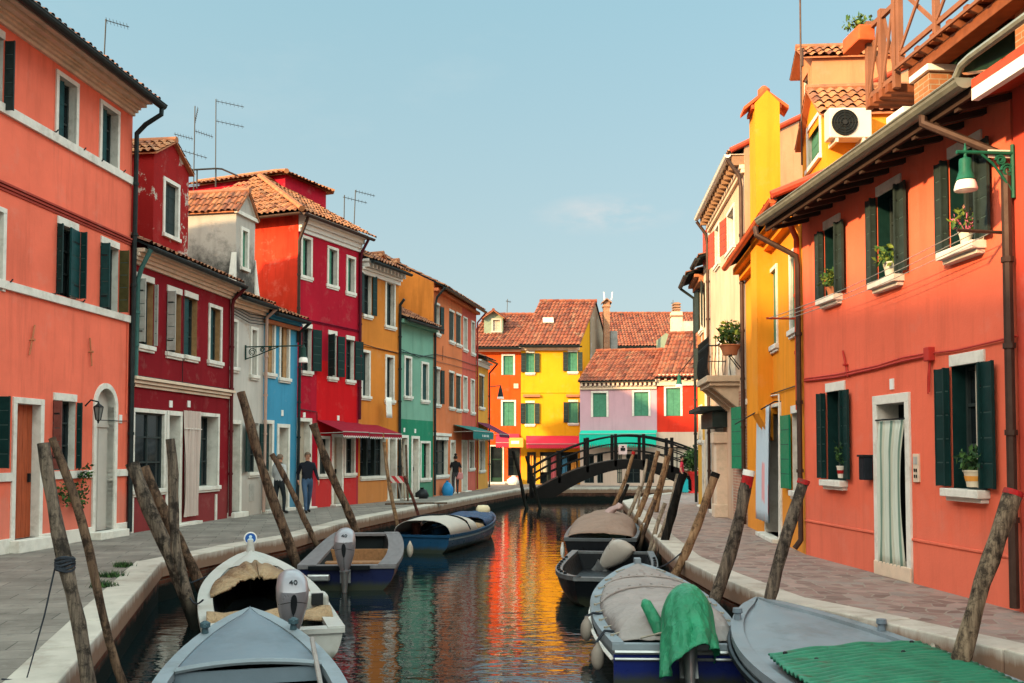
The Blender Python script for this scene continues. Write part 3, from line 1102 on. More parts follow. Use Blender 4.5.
def offset_line(pts, d):
    res = []
    for i, p in enumerate(pts):
        a = pts[max(0, i - 1)]; b = pts[min(len(pts) - 1, i + 1)]
        t = (b - a).normalized()
        res.append(p + Vector((-t.y, t.x)) * d)
    return res


kerb_m = simple('Istrian stone kerb', (.46, .42, .37), .8, .16, 2.2, .25, space='Position', dark=(.30, .26, .22))
_nt = kerb_m.node_tree; _bs = [n for n in _nt.nodes if n.type == 'BSDF_PRINCIPLED'][0]
_v = coords(_nt, 'Position'); _sz = N(_nt, 'ShaderNodeSeparateXYZ'); _nt.links.new(_v, _sz.inputs[0])
_f = ramp(_nt, math_n(_nt, 'ADD', _sz.outputs[2], math_n(_nt, 'MULTIPLY', noise(_nt, coords(_nt, 'Position', (3, 3, .6)), 2.0, 6, .7), .22)), [(.0, 1), (.10, 0)])
_nt.links.new(mix(_nt, _f, _bs.inputs['Base Color'].links[0].from_socket, (.22, .135, .095)), _bs.inputs['Base Color'])
quay_m = quay_mat('quay brick')
slab_m = slabs('grey trachyte slabs')
crazy_m = crazy('reddish porphyry paving')
mud = simple('canal bed mud', (.03, .035, .03), 1, .2, 1, 0)
land = simple('town ground', (.2, .18, .16), 1, .2, .5, 0)


def quay(pts, side, name, label, kw=.42):
    """kerb stones with joints (structure) on a brick wall (thing); side=+1 when the land is to the left of the line"""
    line = smooth_line(pts, 1.35)
    inn = offset_line(line, kw * side)
    mb = MB()
    Z = Vector((0, 0, 1))
    for i in range(len(line) - 1):
        a, b, c, d = line[i], line[i + 1], inn[i + 1], inn[i]
        t = (b - a).normalized() * .005
        rz = rnd.uniform(-.006, .006)
        q = [(a + t).to_3d(), (b - t).to_3d(), (c - t).to_3d(), (d + t).to_3d()]
        top = [p + Z * (.012 + rz) for p in q]; bot = [p - Z * .24 for p in q]
        mb.add(bot + top, [(4, 5, 6, 7), (0, 1, 5, 4), (1, 2, 6, 5), (2, 3, 7, 6), (3, 0, 4, 7)], 0)
    k = mb.build('kerb', kerb_m, fix=False, bevel=.018)
    k['kind'] = 'structure'
    wl = offset_line(line, .05 * side)
    wb = offset_line(line, .45 * side)
    mb = MB()
    for i in range(len(line) - 1):
        a, b, c, d = wl[i], wl[i + 1], wb[i + 1], wb[i]
        mb.poly([Vector((a.x, a.y, -1.6)), Vector((b.x, b.y, -1.6)), Vector((b.x, b.y, -.2)), Vector((a.x, a.y, -.2))])
        mb.poly([Vector((a.x, a.y, -.2)), Vector((b.x, b.y, -.2)), Vector((c.x, c.y, -.2)), Vector((d.x, d.y, -.2))])
    o = mb.build(name, quay_m)
    tag(o, label, 'canal wall')
    return inn


inL = quay(QL, 1, 'canal_wall', 'slimy brick canal wall under the white kerb of the grey slab pavement')
inR = quay(QR, 1, 'canal_wall', 'brick canal wall under the pale kerb of the reddish paved quay')
inF = quay(QF, 1, 'canal_wall', 'red brick canal wall across the water behind the footbridge')


def sheet(name, pts, z, m):
    mb = MB(); mb.poly([Vector((p[0], p[1], z)) for p in pts])
    o = mb.build(name, m)
    o['kind'] = 'structure'
    bm = bmesh.new(); bm.from_mesh(o.data)
    bmesh.ops.triangulate(bm, faces=bm.faces)
    bmesh.ops.recalc_face_normals(bm, faces=bm.faces)
    for f in bm.faces:
        if f.normal.z < 0: f.normal_flip()
    bm.to_mesh(o.data); bm.free()
    return o


# the left pavement runs on round the far end of the canal
inLf = [p for p in inL]
sheet('pavement', [Vector((-60, -14))] + inLf + [Vector((.6, FK + .45)), Vector((.6, 90)), Vector((-60, 90))], 0.0, slab_m)
sheet('pavement', [Vector((.6, FK + .44)), Vector((14, FK + .74)), Vector((34, FK + 1.44)), Vector((34, 90)), Vector((.6, 90))], 0.0, slab_m)
sheet('pavement', [Vector((60, 47.6))] + inR + [Vector((60, -14))], 0.0, crazy_m)
g = MB(); g.abox(-2500, 2500, -900, 2500, -2.4, -2.2); o = g.build('ground', mud); o['kind'] = 'structure'
for (x0, x1, y0, y1) in ((-1500, -59, -500, 1500), (60.5, 1500, -500, 1500), (-59, 60.5, 89, 1500)):
    g = MB(); g.poly([(x0, y0, -.02), (x1, y0, -.02), (x1, y1, -.02), (x0, y1, -.02)]); o = g.build('terrain', land); o['kind'] = 'structure'
g = MB(); g.grid(lambda i, j: (-12 + 60 * i, -14 + 66 * j, WATER), 2, 2)
o = g.build('water', water_mat()); o['kind'] = 'structure'
# ------------------------------------------------------------------ the row on the far side of the grey pavement
def ve_from(P0, P1, px, py, oh, rise, depth):
    return Wall(P0, P1).v(px, py, oh + .07) + oh * rise / (depth / 2) + .02


def cor(H, steps):
    return steps


olive_sh = simple('olive brown shutter', (.075, .06, .022), .6, .3, 7, .12)
rust_sh = simple('reddish brown shutter', (.16, .055, .045), .6, .3, 7, .12)
# --- salmon house
P0 = A[1] - dL1 * 9.6
p_salmon = plaster('salmon plaster', (.80, .165, .10), peel=.0)
H = House('salmon_house', 'salmon orange house with an arched white doorway, an orange door and a wall lantern', P0, A[1], 8.5, ve_from(P0, A[1], 157, 101, .6, 1.7, 8.5), p_salmon)
W = H.W
H.win(-26, 3, 30, 104, fr='lintel', leaves=[('r', .17, 92, .03, slate_sh)], sill=False)
H.win(55, 78, 76, 143, fr='full', inner='half', innm=teal_sh, sill=False)
H.win(99, 119, 105, 166, fr='full', inner='half', innm=teal_sh, sill=False)
H.win(-34, 5, 201, 287, fr='full', sill=False, inner='pale')
H.win(56.5, 77, 227, 297, fr='lintel', leaves=[('l', .10, 88, .03, green_sh), ('r', .42, 8, .03, teal_sh), ('r', .12, 92, .07, green_sh)], sill=False)
H.win(100, 118, 246, 311, fr='lintel', leaves=[('l', .18, 88, .03, teal_sh), ('r', .20, 92, .03, olive_sh)], sill=False)
H.string(0, 108, .0 + .20, .05, white, u0=0)
H.strings[-1] = (W.v(66, 149), .17, .06, white, 1, 0, W.L, 'string_course', False)
H.strings.append((W.v(66, 218), .16, .07, plaster('dark salmon moulding', (.36, .06, .045)), 3, 0, W.L, 'moulding', True))
H.strings.append((W.v(66, 306), .15, .06, white, 1, 0, W.L, 'string_course', False))
H.strings.append((W.v(60, 479), .15, .045, white, 1, 0, W.L, 'waist_band', True))
H.door(11, 42, 398, 540, dm=orange_door, dep=.14, step=.22)
H.win(-34, -5, 394, 470, fr='lintel', leaves=[('r', .22, 92, .03, green_sh)], sill=False)
H.win(52.5, 75, 401, 470, fr='lintel', leaves=[('l', .15, 88, .03, rust_sh), ('r', .10, 92, .03, green_sh)], sill=False)
H.arch(92, 116, 383, 527, simple('pale grey door paint', (.46, .42, .38), .6, .08, 4, .05))
H.done(oh=.6, rise=1.7, cornice=[(0, .07, .50, .43), (0, .14, .43, .37), (0, .20, .37, .32), (0, .33, .32, .25), (0, .46, .25, .205)], cmat=cream, plinth=white, pl_h=.26, end_r=.05, gr=.10)
uL = W.L
vg = H.gz
H.pipe([(uL - .02, vg - .06, H.gw), (uL - .03, vg - .22, H.gw), (uL + .0, vg - .42, .30), (uL + .0, vg - .62, .10), (uL + .0, 4.3, .08), (uL + .0, .05, .08)], .055)
H.cable([(uL - .12, W.v(126, 320), .03), (uL - .12, 2.6, .03)], .012, p_salmon)
# tie-rod anchors
for (px, py, a) in ((30, 340, .25), (89, 352, -.15)):
    mb = MB(); u, v = W.uv(px, py)
    mb.tube([W.P(u - a * .3, v - .28, .04), W.P(u + a * .3, v + .28, .04)], .016, 6)
    mb.tube([W.P(u, v, -.02), W.P(u, v, .09)], .025, 6)
    mb.build('tie_anchor', terracotta, H.root)
# number plate and iron hooks
u, v = W.uv(120, 419); mb = MB(); W.box(mb, u - .06, u + .06, v - .09, v + .09, -.01, .02); mb.build('number_plate', white_clean, H.root)
for (px, py) in ((53, 132), (81, 150), (99, 161), (121, 172), (7, 282), (52, 294), (80, 302)):
    u, v = W.uv(px, py); mb = MB()
    mb.tube([W.P(u, v, -.01), W.P(u, v, .07), W.P(u + .03, v + .05, .09)], .014, 5); mb.build('shutter_hook', dark_iron, H.root)
SALMON = H

# --- unseen houses added behind the viewer's left shoulder, made tall to cast the low shade
P1 = P0; P00 = P1 - dL1 * 8
H = House('ochre_house', 'ochre house beyond the salmon house along the grey pavement', P00, P1, 8, 11.6, plaster('ochre neighbour plaster', (.55, .30, .09)))
for k in range(3):
    for z in (1.0, 3.9, 6.6):
        u0 = 1.1 + k * 2.4
        plain_window(H, u0, z, .9, 1.5)
H.done(oh=.5, rise=1.6, cornice=[(0, .2, .4, .25)])
P1 = P00; P00 = P1 - dL1 * 11
H = House('blue_house', 'blue house beyond the ochre house along the grey pavement', P00, P1, 8, 11.4, plaster('blue neighbour plaster', (.08, .22, .38)))
for k in range(4):
    for z in (1.0, 3.9, 6.6):
        u0 = 1.1 + k * 2.5
        plain_window(H, u0, z, .9, 1.5)
H.done(oh=.5, rise=1.6, cornice=[(0, .2, .4, .25)])

P1 = P00; P00 = P1 - dL1 * 12
H = House('green_house', 'sage green house beyond the blue neighbour along the grey pavement', P00, P1, 8, 11.4, plaster('sage neighbour plaster', (.25, .36, .25)))
for k in range(4):
    for z in (1.0, 3.9, 6.6):
        u0 = 1.1 + k * 2.5
        plain_window(H, u0, z, .9, 1.5)
H.done(oh=.5, rise=1.6, cornice=[(0, .2, .4, .25)])

# --- dark crimson house with a dormer
p_crim = plaster('dark crimson plaster', (.21, .011, .017), peel=.0, damp=.3)
P0, P1 = A[1] + dL1 * .06, A[2]
H = House('crimson_house', 'dark crimson house with pale shutters, a gabled roof dormer and a white door curtain', P0, P1, 6, ve_from(P0, P1, 175, 257, .36, 1.3, 6), p_crim)
W = H.W
H.win(135, 153, 281, 345, fr='lintel', leaves=[('l', .22, 88, .03, pale_sh), ('r', .08, 92, .03, pale_sh)], rev=brown_sh)
H.win(166.5, 181, 293, 353, fr='lintel', leaves=[('l', .20, 88, .03, pale_sh)], rev=brown_sh)
H.win(184, 197, 298, 356, fr='lintel', inner='half', innm=teal_sh, rev=brown_sh)
H.win(208, 221.5, 305, 361, fr='full', inner='half', innm=teal_sh, rev=brown_sh)
H.strings.append((W.v(175, 392), .24, .16, cream, 3, 0, W.L + .06, 'cornice_band', False))
H.win(131.5, 165, 409, 489, fr='full', bars=True, dep=.06)
H.door(165.5, 181, 411, 530, dep=.3, step=.06, glassy=True, dm=white_clean)
H.win(197, 218.5, 413, 486, fr='full', inner='half', innm=teal_sh, dep=.3)
for px in (131.6, 215.5):
    u = W.u(px, 500); mb = MB(); W.box(mb, u - .05, u + .05, .0, W.v(px, 488) - .16, -.02, .03); mb.build('jamb_strip', white, H.root)
H.done(oh=.36, rise=1.3, cornice=[(0, .06, .52, .44), (0, .12, .44, .36), (0, .18, .36, .28), (0, .29, .28, .19)], cmat=cream, gutter=True)
pd = plaster('crimson dormer plaster', (.28, .016, .016), peel=.35, zb=6.3, damp=0)
Wd = W.shift(-.55)
du0, du1 = Wd.u(153.5, 200), Wd.u(188.5, 200)
H.dormer(du0, du1, -.55, H.ve - .1, Wd.v(153.5, 152), Wd.v(171, 142), 3.2, pd, (Wd.u(164.5, 210), Wd.u(177.5, 210), Wd.v(171, 236), Wd.v(171, 184)), tile=tile_sun, winner=slate_sh)
# curtain drawn in front of the doorway
u0, u1 = W.u(181, 460), W.u(196, 460); v1, v0 = W.v(188, 411), W.v(188, 516)
mb = MB(); mb.grid(lambda i, j: W.P(u0 + (u1 - u0) * i, v0 + (v1 - v0) * j, min(.20, .09 + .045 * math.sin(i * 30 + .9 * math.sin(j * 5)) + .02 * math.sin(i * 13 + j * 3))), 60, 10)
o = mb.build('door_curtain', simple('pale pink cloth', (.50, .40, .36), .9, .06, 4, .05)); tag(o, 'long pale pink door curtain on the dark crimson house', 'curtain')
md = o.modifiers.new('thick', 'SOLIDIFY'); md.thickness = .006
mb = MB(); W.box(mb, u0 - .05, u1 + .05, v1 - .45, v1 - .43, .11, .13); W.box(mb, u0, u1, 0, .07, -.02, .2)
mb.build('curtain_step', white, H.root)
for px in (170.5, 188.5):
    u, v = W.uv(px, 404); mb = MB(); W.box(mb, u - .07, u + .07, v - .08, v + .08, -.01, .02); mb.build('number_plate', white_clean, H.root)
H.pipe([(W.L - .05, H.gz - .05, H.gw), (W.L - .05, H.gz - .35, .12), (W.L - .05, H.gz - .5, .08), (W.L - .05, .05, .08)], .05, simple('dark red pipe', (.10, .012, .015), .5, .2, 6, .05))
H.pipe([(.03, H.gz - .05, H.gw), (.03, H.gz - .45, .22), (.10, H.gz - .7, .10), (.10, 3.4, .08)], .05, pipe_teal)
H.cable([(W.u(182, 295), W.v(182, 295), .04), (W.u(181, 384), W.v(181, 384), .04)], .01)
CRIM = H

# --- whitewashed house
P0, P1 = A[2], A[3]
p_white = plaster('old whitewash', (.50, .46, .42), damp=.9, peel=.25, pale=(.40, .30, .24))
H = House('white_house', 'narrow whitewashed house with a pedimented white dormer and an iron lamp bracket', P0, P1, 5, ve_from(P0, P1, 245, 297, .34, 1.0, 5), p_white)
W = H.W
H.win(230.5, 237.5, 319, 367, fr='full', inner='pale')
H.win(250, 257.5, 327, 375, fr='full', inner='halfr', innm=pale_sh)
H.door(228.6, 241, 420, 513, dep=.35, step=.14, dm=pale_in)
H.win(248, 258.5, 423, 472, fr='none', sh=(165, 172), shm=green_sh, shw=.42)
u0, u1 = W.u(249, 490), W.u(254, 490); mb = MB(); W.box(mb, u0, u1, W.v(251, 501), W.v(251, 484), -.01, .012); mb.build('vent_plate', pale_sh, H.root)
H.done(oh=.34, rise=1.0, cornice=[(0, .08, .40, .30), (0, .16, .30, .2), (0, .26, .2, .14)], cmat=cream)
Wd = W.shift(-.15)
pw2 = plaster('weathered dormer plaster', (.42, .38, .34), damp=0, peel=.15, zb=H.ve - .1, soot=.9)
du0, du1 = Wd.u(236, 240), Wd.u(255, 240)
H.dormer(du0, du1, -.15, H.ve - .1, Wd.v(237, 210), Wd.v(246, 193), 3.6, pw2, (Wd.u(242, 245), Wd.u(247, 245), Wd.v(244.5, 268), Wd.v(244.5, 231)), winner=mid_green)
mb = MB()   # curved plaster wings and the pediment moulding
um = (du0 + du1) / 2
for u, sg in ((du0, -1), (du1, 1)):
    pts = [(u, H.ve + .35), (u + sg * .02, H.ve + 1.2), (u + sg * .16, H.ve + .6), (u + sg * .3, H.ve + .1), (u, H.ve - .1)]
    f = [Wd.P(a, b, .03) for a, b in pts]; b_ = [Wd.P(a, b, -.12) for a, b in pts]
    n = len(f); mb.add(f + b_, [tuple(range(n)), tuple(range(2 * n - 1, n - 1, -1))] + [(k, (k + 1) % n, n + (k + 1) % n, n + k) for k in range(n)])
    mb.build('dormer_wing', white, H.root); mb = MB()
va, vb = Wd.v(246, 193) + .05, Wd.v(237, 210)
for sg, u in ((-1, du0 - .08), (1, du1 + .08)):
    a, b = Wd.P(um, va, .02), Wd.P(u, vb - .02, .02)
    mb.tube([a, b], .05, 6)
W.shift(-.15).box(mb, du0 - .08, du1 + .08, vb - .1, vb, -.02, .07)
mb.build('pediment', white, H.root)
H.pipe([(W.L - .06, H.gz - .05, H.gw), (W.L - .06, H.gz - .3, .12), (W.L - .06, .05, .08)], .05, simple('pinkish pipe paint', (.42, .27, .22), .6, .15, 6, .05))
for k in range(4):
    v = W.v(245, 309 + 3 * k)
    H.cable([(0, v + .02, .05), (W.L * .5, v - .12, .07), (W.L, v - .05, .05)], .012, name='cable')
WHITEH = H

# --- blue house
P0, P1 = A[3], A[4]
p_blue = plaster('sky blue plaster', (.055, .25, .40), damp=.5)
H = House('blue_house', 'narrow sky blue house with ochre shutters and white frames', P0, P1, 5, ve_from(P0, P1, 283, 315, .34, 1.0, 5), p_blue)
W = H.W
H.win(264.5, 275, 320, 373, inner='halfr', innm=brown_sh, dep=.13)
H.win(279, 289.5, 324, 378, inner='halfr', innm=brown_sh, dep=.13)
H.door(262.5, 273, 420, 512, dm=brown_sh, dep=.2, step=.1)
H.door(276.5, 289, 424, 510, dm=pale_in, dep=.3, step=.1)
u, v = W.uv(282, 413); mb = MB(); W.box(mb, u - .06, u + .06, v - .09, v + .09, -.01, .02); mb.build('number_plate', white_clean, H.root)
H.strings.append((H.ve - .42, .12, .10, terracotta, 1, 0, W.L, 'eave_moulding', False))
H.done(oh=.34, rise=1.0, cornice=[(0, .16, .28, .2), (0, .26, .2, .14)], cmat=p_blue)
H.pipe([(W.L - .05, H.gz - .05, H.gw), (W.L - .05, H.gz - .3, .12), (W.L - .05, .05, .08)], .05)

# --- tall bright crimson house with red awning, hipped roof
P0, P1 = A[4], A[5]
OH, RISE, DEP = .40, 2.0, 7.0
p_cr2 = plaster('raspberry plaster', (.38, .011, .028), damp=.3)
p_red = plaster('scarlet plaster', (.52, .010, .014), damp=.3, var=.6)
H = House('tall_red_house', 'tall raspberry red house with hipped tile roof, white cornice and red shop awning', P0, P1, DEP, ve_from(P0, P1, 340, 226, OH, RISE, DEP), p_cr2)
W = H.W
for l, r, t, b in ((300.5, 312, 236, 276), (327, 338, 247, 285), (346, 355.3, 256, 292)):
    H.win(l, r, t, b, inner='half', innm=mid_green, dep=.15, sill=True, sproj=.05)
H.win(302, 311.5, 328, 371, fr='lintel', sh=(None, 165), shw=.36)
H.win(328, 336.5, 335, 377, fr='lintel', sh=(110, 165), shw=.3)
H.win(346, 354, 340, 380, fr='lintel', sh=(None, 165), shw=.36)
vsplit = W.v(320, 360)
u316, u297 = W.u(316.5, 400), 0
H.zones.append((u316, W.L - .12, 0, vsplit, p_red))
H.strings.append((W.v(328, 326), .09, .05, plaster('dark raspberry moulding', (.20, .01, .03)), 2, 0, W.L, 'moulding', True))
H.door(296.5, 311, 418, 510, dm=pale_in, dep=.2, step=.06)
H.win(317.5, 329.5, 436, 474, inner='glass', dep=.12)
H.door(331.5, 343, 434, 505, dm=pale_in, dep=.2, step=.06)
H.win(344, 355, 436, 473, inner='glass', dep=.12)
for px, py in ((304, 415), (338, 418)):
    u, v = W.uv(px, py); mb = MB(); W.box(mb, u - .06, u + .06, v - .08, v + .08, -.01, .02); mb.build('number_plate', white_clean, H.root)
H.done(oh=OH, rise=RISE, roof=False, gutter=False, cornice=[(0, .06, .72, .6), (0, .12, .6, .45), (0, .22, .45, .3), (0, .36, .3, .16)], cmat=white_clean)
# hipped roof: front slope and the slope towards the viewer
t = RISE / (DEP / 2); Z = Vector((0, 0, 1)); hip = DEP / 2
rb = MB(); L = W.L
def clip_sheet(mb, O, al, dn, wd, ln, fn, mi=0, **kw):
    tmp = MB(); sheet_tiles(tmp, O, al, dn, wd, ln, **kw)
    al = al.normalized(); dnn = dn.normalized()
    for f, uv in zip(tmp.f, tmp.uv):
        c = sum((tmp.v[i] for i in f), Vector((0, 0, 0))) / len(f) - O
        if fn(c.dot(al), c.dot(dnn)): mb.add([tmp.v[i] for i in f], [tuple(range(len(f)))], mi, [uv])
apex = W.P(hip * .75, H.ve + RISE + .05, -DEP / 2)
# front slope
O_ = W.P(-OH, H.ve + RISE + .05, -DEP / 2)
dn = W.n * (DEP / 2 + OH) - Z * ((DEP / 2 + OH) * t)
hw = hip * .75 + OH
clip_sheet(rb, O_, W.d, dn, L + 2 * OH, dn.length, lambda x, s_: x > hw * (1 - s_ / dn.length) - .02, seed=11)
bd = dn.normalized().cross(W.d); bd = bd if bd.z < 0 else -bd
rb.poly([apex + bd * .09, apex + W.d * (L + OH - hip * .75) + bd * .09, W.P(L + OH, H.ve - OH * t - .04, OH), W.P(-OH, H.ve - OH * t - .04, OH)], 1)
# side slope (towards the viewer)
O2 = W.P(hip * .75, H.ve + RISE + .05, OH)
sl = math.hypot(hw, RISE + OH * t)
dn2 = -W.d * hw - Z * (RISE + OH * t)
half = DEP / 2 + OH
clip_sheet(rb, O2, -W.n, dn2, 2 * half, sl, lambda x, s_: abs(x - half) < half * s_ / sl + .02, seed=12)
rb.poly([apex - Z * .09, W.P(-OH, H.ve - OH * t - .04, OH), W.P(-OH, H.ve - OH * t - .04, -DEP - OH)], 1)
b0 = len(rb.f)
rb.tube([apex + Z * .05, W.P(-OH, H.ve - OH * t + .1, OH)], .1, 8)
rb.tube([apex + Z * .05, apex + W.d * (L + OH - hip * .75) + Z * .05], .1, 8)
for q in range(b0, len(rb.f)): rb.uv[q] = (q % 5 + .5, 77.5)
rb.build('roof', [tile_sun, dark_in], H.root)
gb = MB(); gz = H.ve - OH * t
half_pipe(gb, W.P(-OH, gz - .03, OH + .05), W.P(L + .2, gz - .03, OH + .05), .07)
half_pipe(gb, W.P(-OH - .05, gz - .03, OH), W.P(-OH - .05, gz - .03, -DEP), .07)
gb.build('gutter', pipe_brown, H.root)
H.pipe([(-.05, gz - .05, OH), (-.03, gz - .35, .25), (-.04, gz - .8, .06), (-.04, 5.2, .06)], .05, pipe_brown)
H.pipe([(L - .05, gz - .05, OH), (L - .05, gz - .5, .12), (L - .05, gz - .8, .08), (L - .05, 2.9, .08)], .05, simple('dark crimson pipe', (.08, .008, .018), .5, .2, 6, .05))
# attic room behind the ridge
Wa = W.shift(-2.9)
a0, a1 = Wa.u(285, 200), Wa.u(326, 200)
vt = Wa.v(326, 192); mb = MB()
Wa.box(mb, a0, a1, H.ve - .2, vt, -5.0, 0)
o = mb.build('attic', p_cr2, H.root)
rb = MB()
hw_ = (a1 - a0) / 2 + .22; rs = .55; ra = Wa.P((a0 + a1) / 2, vt + rs, -hw_ + .22)
dn = Wa.n * hw_ - Z * rs
clip_sheet(rb, Wa.P(a0 - .22, vt + rs, -hw_ + .22), Wa.d, dn, 2 * hw_, dn.length, lambda x, s_: abs(x - hw_) < hw_ * s_ / dn.length + .03, seed=5)
for sg in (-1, 1):
    dd = Wa.d * (sg * hw_) - Z * rs
    clip_sheet(rb, Wa.P((a0 + a1) / 2, vt + rs, .22), -Wa.n, dd, 5.2, dd.length, lambda x, s_: x > hw_ * (1 - s_ / dd.length) - .02, seed=6 + sg)
    rb.poly([ra - Z * .05, Wa.P((a0 + a1) / 2 + sg * hw_, vt - .05, .22), Wa.P((a0 + a1) / 2 + sg * hw_, vt - .05, -5), Wa.P((a0 + a1) / 2, vt + rs - .05, -5)], 1)
    b0 = len(rb.f); rb.tube([ra + Z * .05, Wa.P((a0 + a1) / 2 + sg * hw_, vt + .05, .22)], .09, 7)
    for q in range(b0, len(rb.f)): rb.uv[q] = (q % 4 + .5, 55.5)
rb.poly([ra - Z * .05, Wa.P((a0 + a1) / 2 - hw_, vt - .05, .22), Wa.P((a0 + a1) / 2 + hw_, vt - .05, .22)], 1)
rb.tube([ra + Z * .05, Wa.P((a0 + a1) / 2, vt + rs + .05, -5)], .09, 7)
rb.build('roof', [tile_sun, terracotta], o)
fb = MB(); D = H.depth
fb.poly([W.P(-.012, 4, 0), W.P(-.012, H.ve - .12, 0), W.P(-.012, H.ve - .12, -D), W.P(-.012, 4, -D)])
fb.build('sunlit_flank', plaster('sunlit flank plaster', (.58, .040, .018), damp=0, var=1.8, pale=(.6, .35, .25)), H.root)  # flank recoloured orange-red for the sun on it, with pale stains
TALL = H

# --- ochre orange house with modillions
P0, P1 = A[5], A[6]
p_och = plaster('ochre orange plaster', (.56, .19, .035), damp=.4)
H = House('ochre_house', 'ochre orange house with a dentilled white cornice and a dark shop window', P0, P1, 5, ve_from(P0, P1, 390, 267, .45, 1.2, 5), p_och)
W = H.W
H.win(363, 371.5, 274, 315, fr='lintel', sh=(168, 172), shw=.24, bars=True)
H.win(385, 395, 281, 326, inner='half', innm=slate_sh)
H.win(361, 370, 350, 396, inner='half', innm=teal_sh)
H.win(385, 394, 355, 400, inner='half', innm=slate_sh)
H.win(360, 386, 437, 476, fr='none', inner='glass', dep=.25)
H.door(387.5, 396.5, 435, 503, dm=pale_in, dep=.25, step=.06)
H.strings.append((W.v(378, 349), .07, .04, p_och, 1, 0, W.L, 'moulding', True))
H.done(oh=.45, rise=1.2, cornice=[(0, .08, .62, .48), (0, .16, .48, .40), (0, .38, .22, .13)], cmat=white_clean)
for k in range(11):
    mb = MB(); u = .08 + k * (W.L - .25) / 10
    W.box(mb, u, u + .09, H.ve - .40, H.ve - .22, -.01, .33); mb.build('modillion', white_clean, H.root)
for px, wd in ((367, 6), (375, 6)):
    u = W.u(px, 455); mb = MB(); W.box(mb, u - .04, u + .04, W.v(px, 475), W.v(px, 438), -.15, .0); mb.build('shop_mullion', slate_sh, H.root)
H.pipe([(W.L - .04, H.gz - .9, .25), (W.L - .04, H.gz - 1.1, .08), (W.L - .04, .05, .08)], .055)
# little tiled roof turrets on the back slope
for (l, r, t, b, wf) in ((376, 386, 255, 264, -1.3), (390, 403, 262, 273, -1.8)):
    Wq = W.shift(wf)
    H.dormer(Wq.u(l, 262), Wq.u(r, 262), wf, H.ve + .2, Wq.v(l, t + 4), Wq.v((l + r) / 2, t), 1.6, p_och, tile=tile_sun)

# --- green house
P0, P1 = A[6], A[7]
p_grn = plaster('sea green plaster', (.17, .33, .25), damp=.4)
p_grn2 = plaster('deep green plaster', (.025, .19, .11), damp=.5)
H = House('green_house', 'low sea green house with a darker green base and white frames', P0, P1, 4.4, ve_from(P0, P1, 418, 322, .34, 1.1, 4.4), p_grn)
W = H.W
H.win(404, 411.5, 356, 396, inner='shut', innm=teal_sh)
H.win(421, 428.5, 362, 400, inner='shut', innm=teal_sh)
H.zones.append((0, W.L, 0, W.v(416, 420), p_grn2))
H.door(399, 408, 435, 500, dm=pale_in, dep=.2, step=.05)
H.door(411, 419, 436, 498, dm=pale_in, dep=.2, step=.05)
H.win(420, 430, 441, 478, inner='half', innm=bright_green)
for px, py in ((404, 430), (415, 431)):
    u, v = W.uv(px, py); mb = MB(); W.box(mb, u - .06, u + .06, v - .08, v + .08, -.01, .02); mb.build('number_plate', white_clean, H.root)
H.done(oh=.34, rise=1.1, tile=tile_old, cornice=[(0, .2, .3, .15)], cmat=p_grn)
H.cable([(0, W.v(400, 352), .06), (W.L, W.v(432, 358), .05)], .02)
H.cable([(0, W.v(400, 349), .06), (W.L * .5, W.v(416, 357), .06), (W.L, W.v(432, 354), .05)], .014)

# --- coral house
P0, P1 = A[7], A[8]
p_cor = plaster('coral orange plaster', (.60, .17, .07), damp=.3)
p_cor2 = plaster('coral red plaster', (.52, .10, .07), damp=.3)
p_flank_lit = plaster('sunlit orange side plaster', (.62, .21, .04), damp=0, peel=.0, var=1.6)  # lit copy of the coral plaster, brighter orange for the sunny side
H = House('coral_house', 'tall coral house with paired dark shutters and a teal shop awning', P0, P1, 4.4, ve_from(P0, P1, 458, 295, .4, 1.1, 4.4), p_cor)
W = H.W
usp = W.u(462, 400)
H.zones.append((usp, W.L, 0, H.ve, p_cor2))
for l, r, t, b in ((449, 454, 312, 341), (456, 461, 315, 344), (449, 454, 373, 407), (456, 461, 376, 409)):
    H.win(l, r, t, b, fr='lintel', inner='shut', innm=green_sh, dep=.08, fw=.06)
for l, r, t, b in ((434.8, 439.5, 305, 333), (434.5, 440, 369, 404)):
    H.win(l, r, t, b, fr='lintel', sh=(None, 170), shw=.3, fw=.06)
for l, r, t, b in ((463, 467, 317, 349), (471, 474.5, 321, 353), (463, 467, 376, 409), (470.5, 474.3, 379, 412)):
    H.win(l, r, t, b, inner='pale', fw=.07)
H.win(435, 448, 440, 475, fr='lintel', inner='glass', dep=.2)
H.door(450, 455, 440, 492, dm=pale_in, dep=.2, step=.05)
H.door(461.5, 467, 440, 490, dm=pale_in, dep=.2, step=.05)
H.win(468.5, 474, 440, 468, inner='pale', dep=.12)
H.strings.append((W.v(441, 436), .12, .08, white, 1, 0, W.u(450, 430), 'string_course', False))
H.done(oh=.4, rise=1.1, cornice=[(0, .2, .36, .23)], cmat=p_cor, tile=tile_old)
fb = MB()   # sunlit colour coat on the gable over the green roof
D = H.depth
fb.poly([W.P(-.012, 2, .0), W.P(-.012, H.ve - .02, 0), W.P(-.012, H.ve + 1.1, -D / 2), W.P(-.012, H.ve, -D), W.P(-.012, 2, -D)])
fb.build('gable_plaster', p_flank_lit, H.root)
H.pipe([(-.03, H.gz - .05, H.gw), (.02, H.gz - .4, .14), (.02, H.gz - .7, .07), (.02, .05, .07)], .05)
H.pipe([(W.L - .03, H.gz - .05, H.gw), (W.L - .03, H.gz - .5, .07), (W.L - .03, .05, .07)], .04, simple('red pipe paint', (.30, .03, .03), .5, .2, 6, .05))
u, v = W.uv(442, 353); mb = MB(); mb.tube([W.P(u, v - .3, .03), W.P(u + .05, v + .3, .03)], .02, 5); mb.build('tie_anchor', terracotta, H.root)
CORAL = H

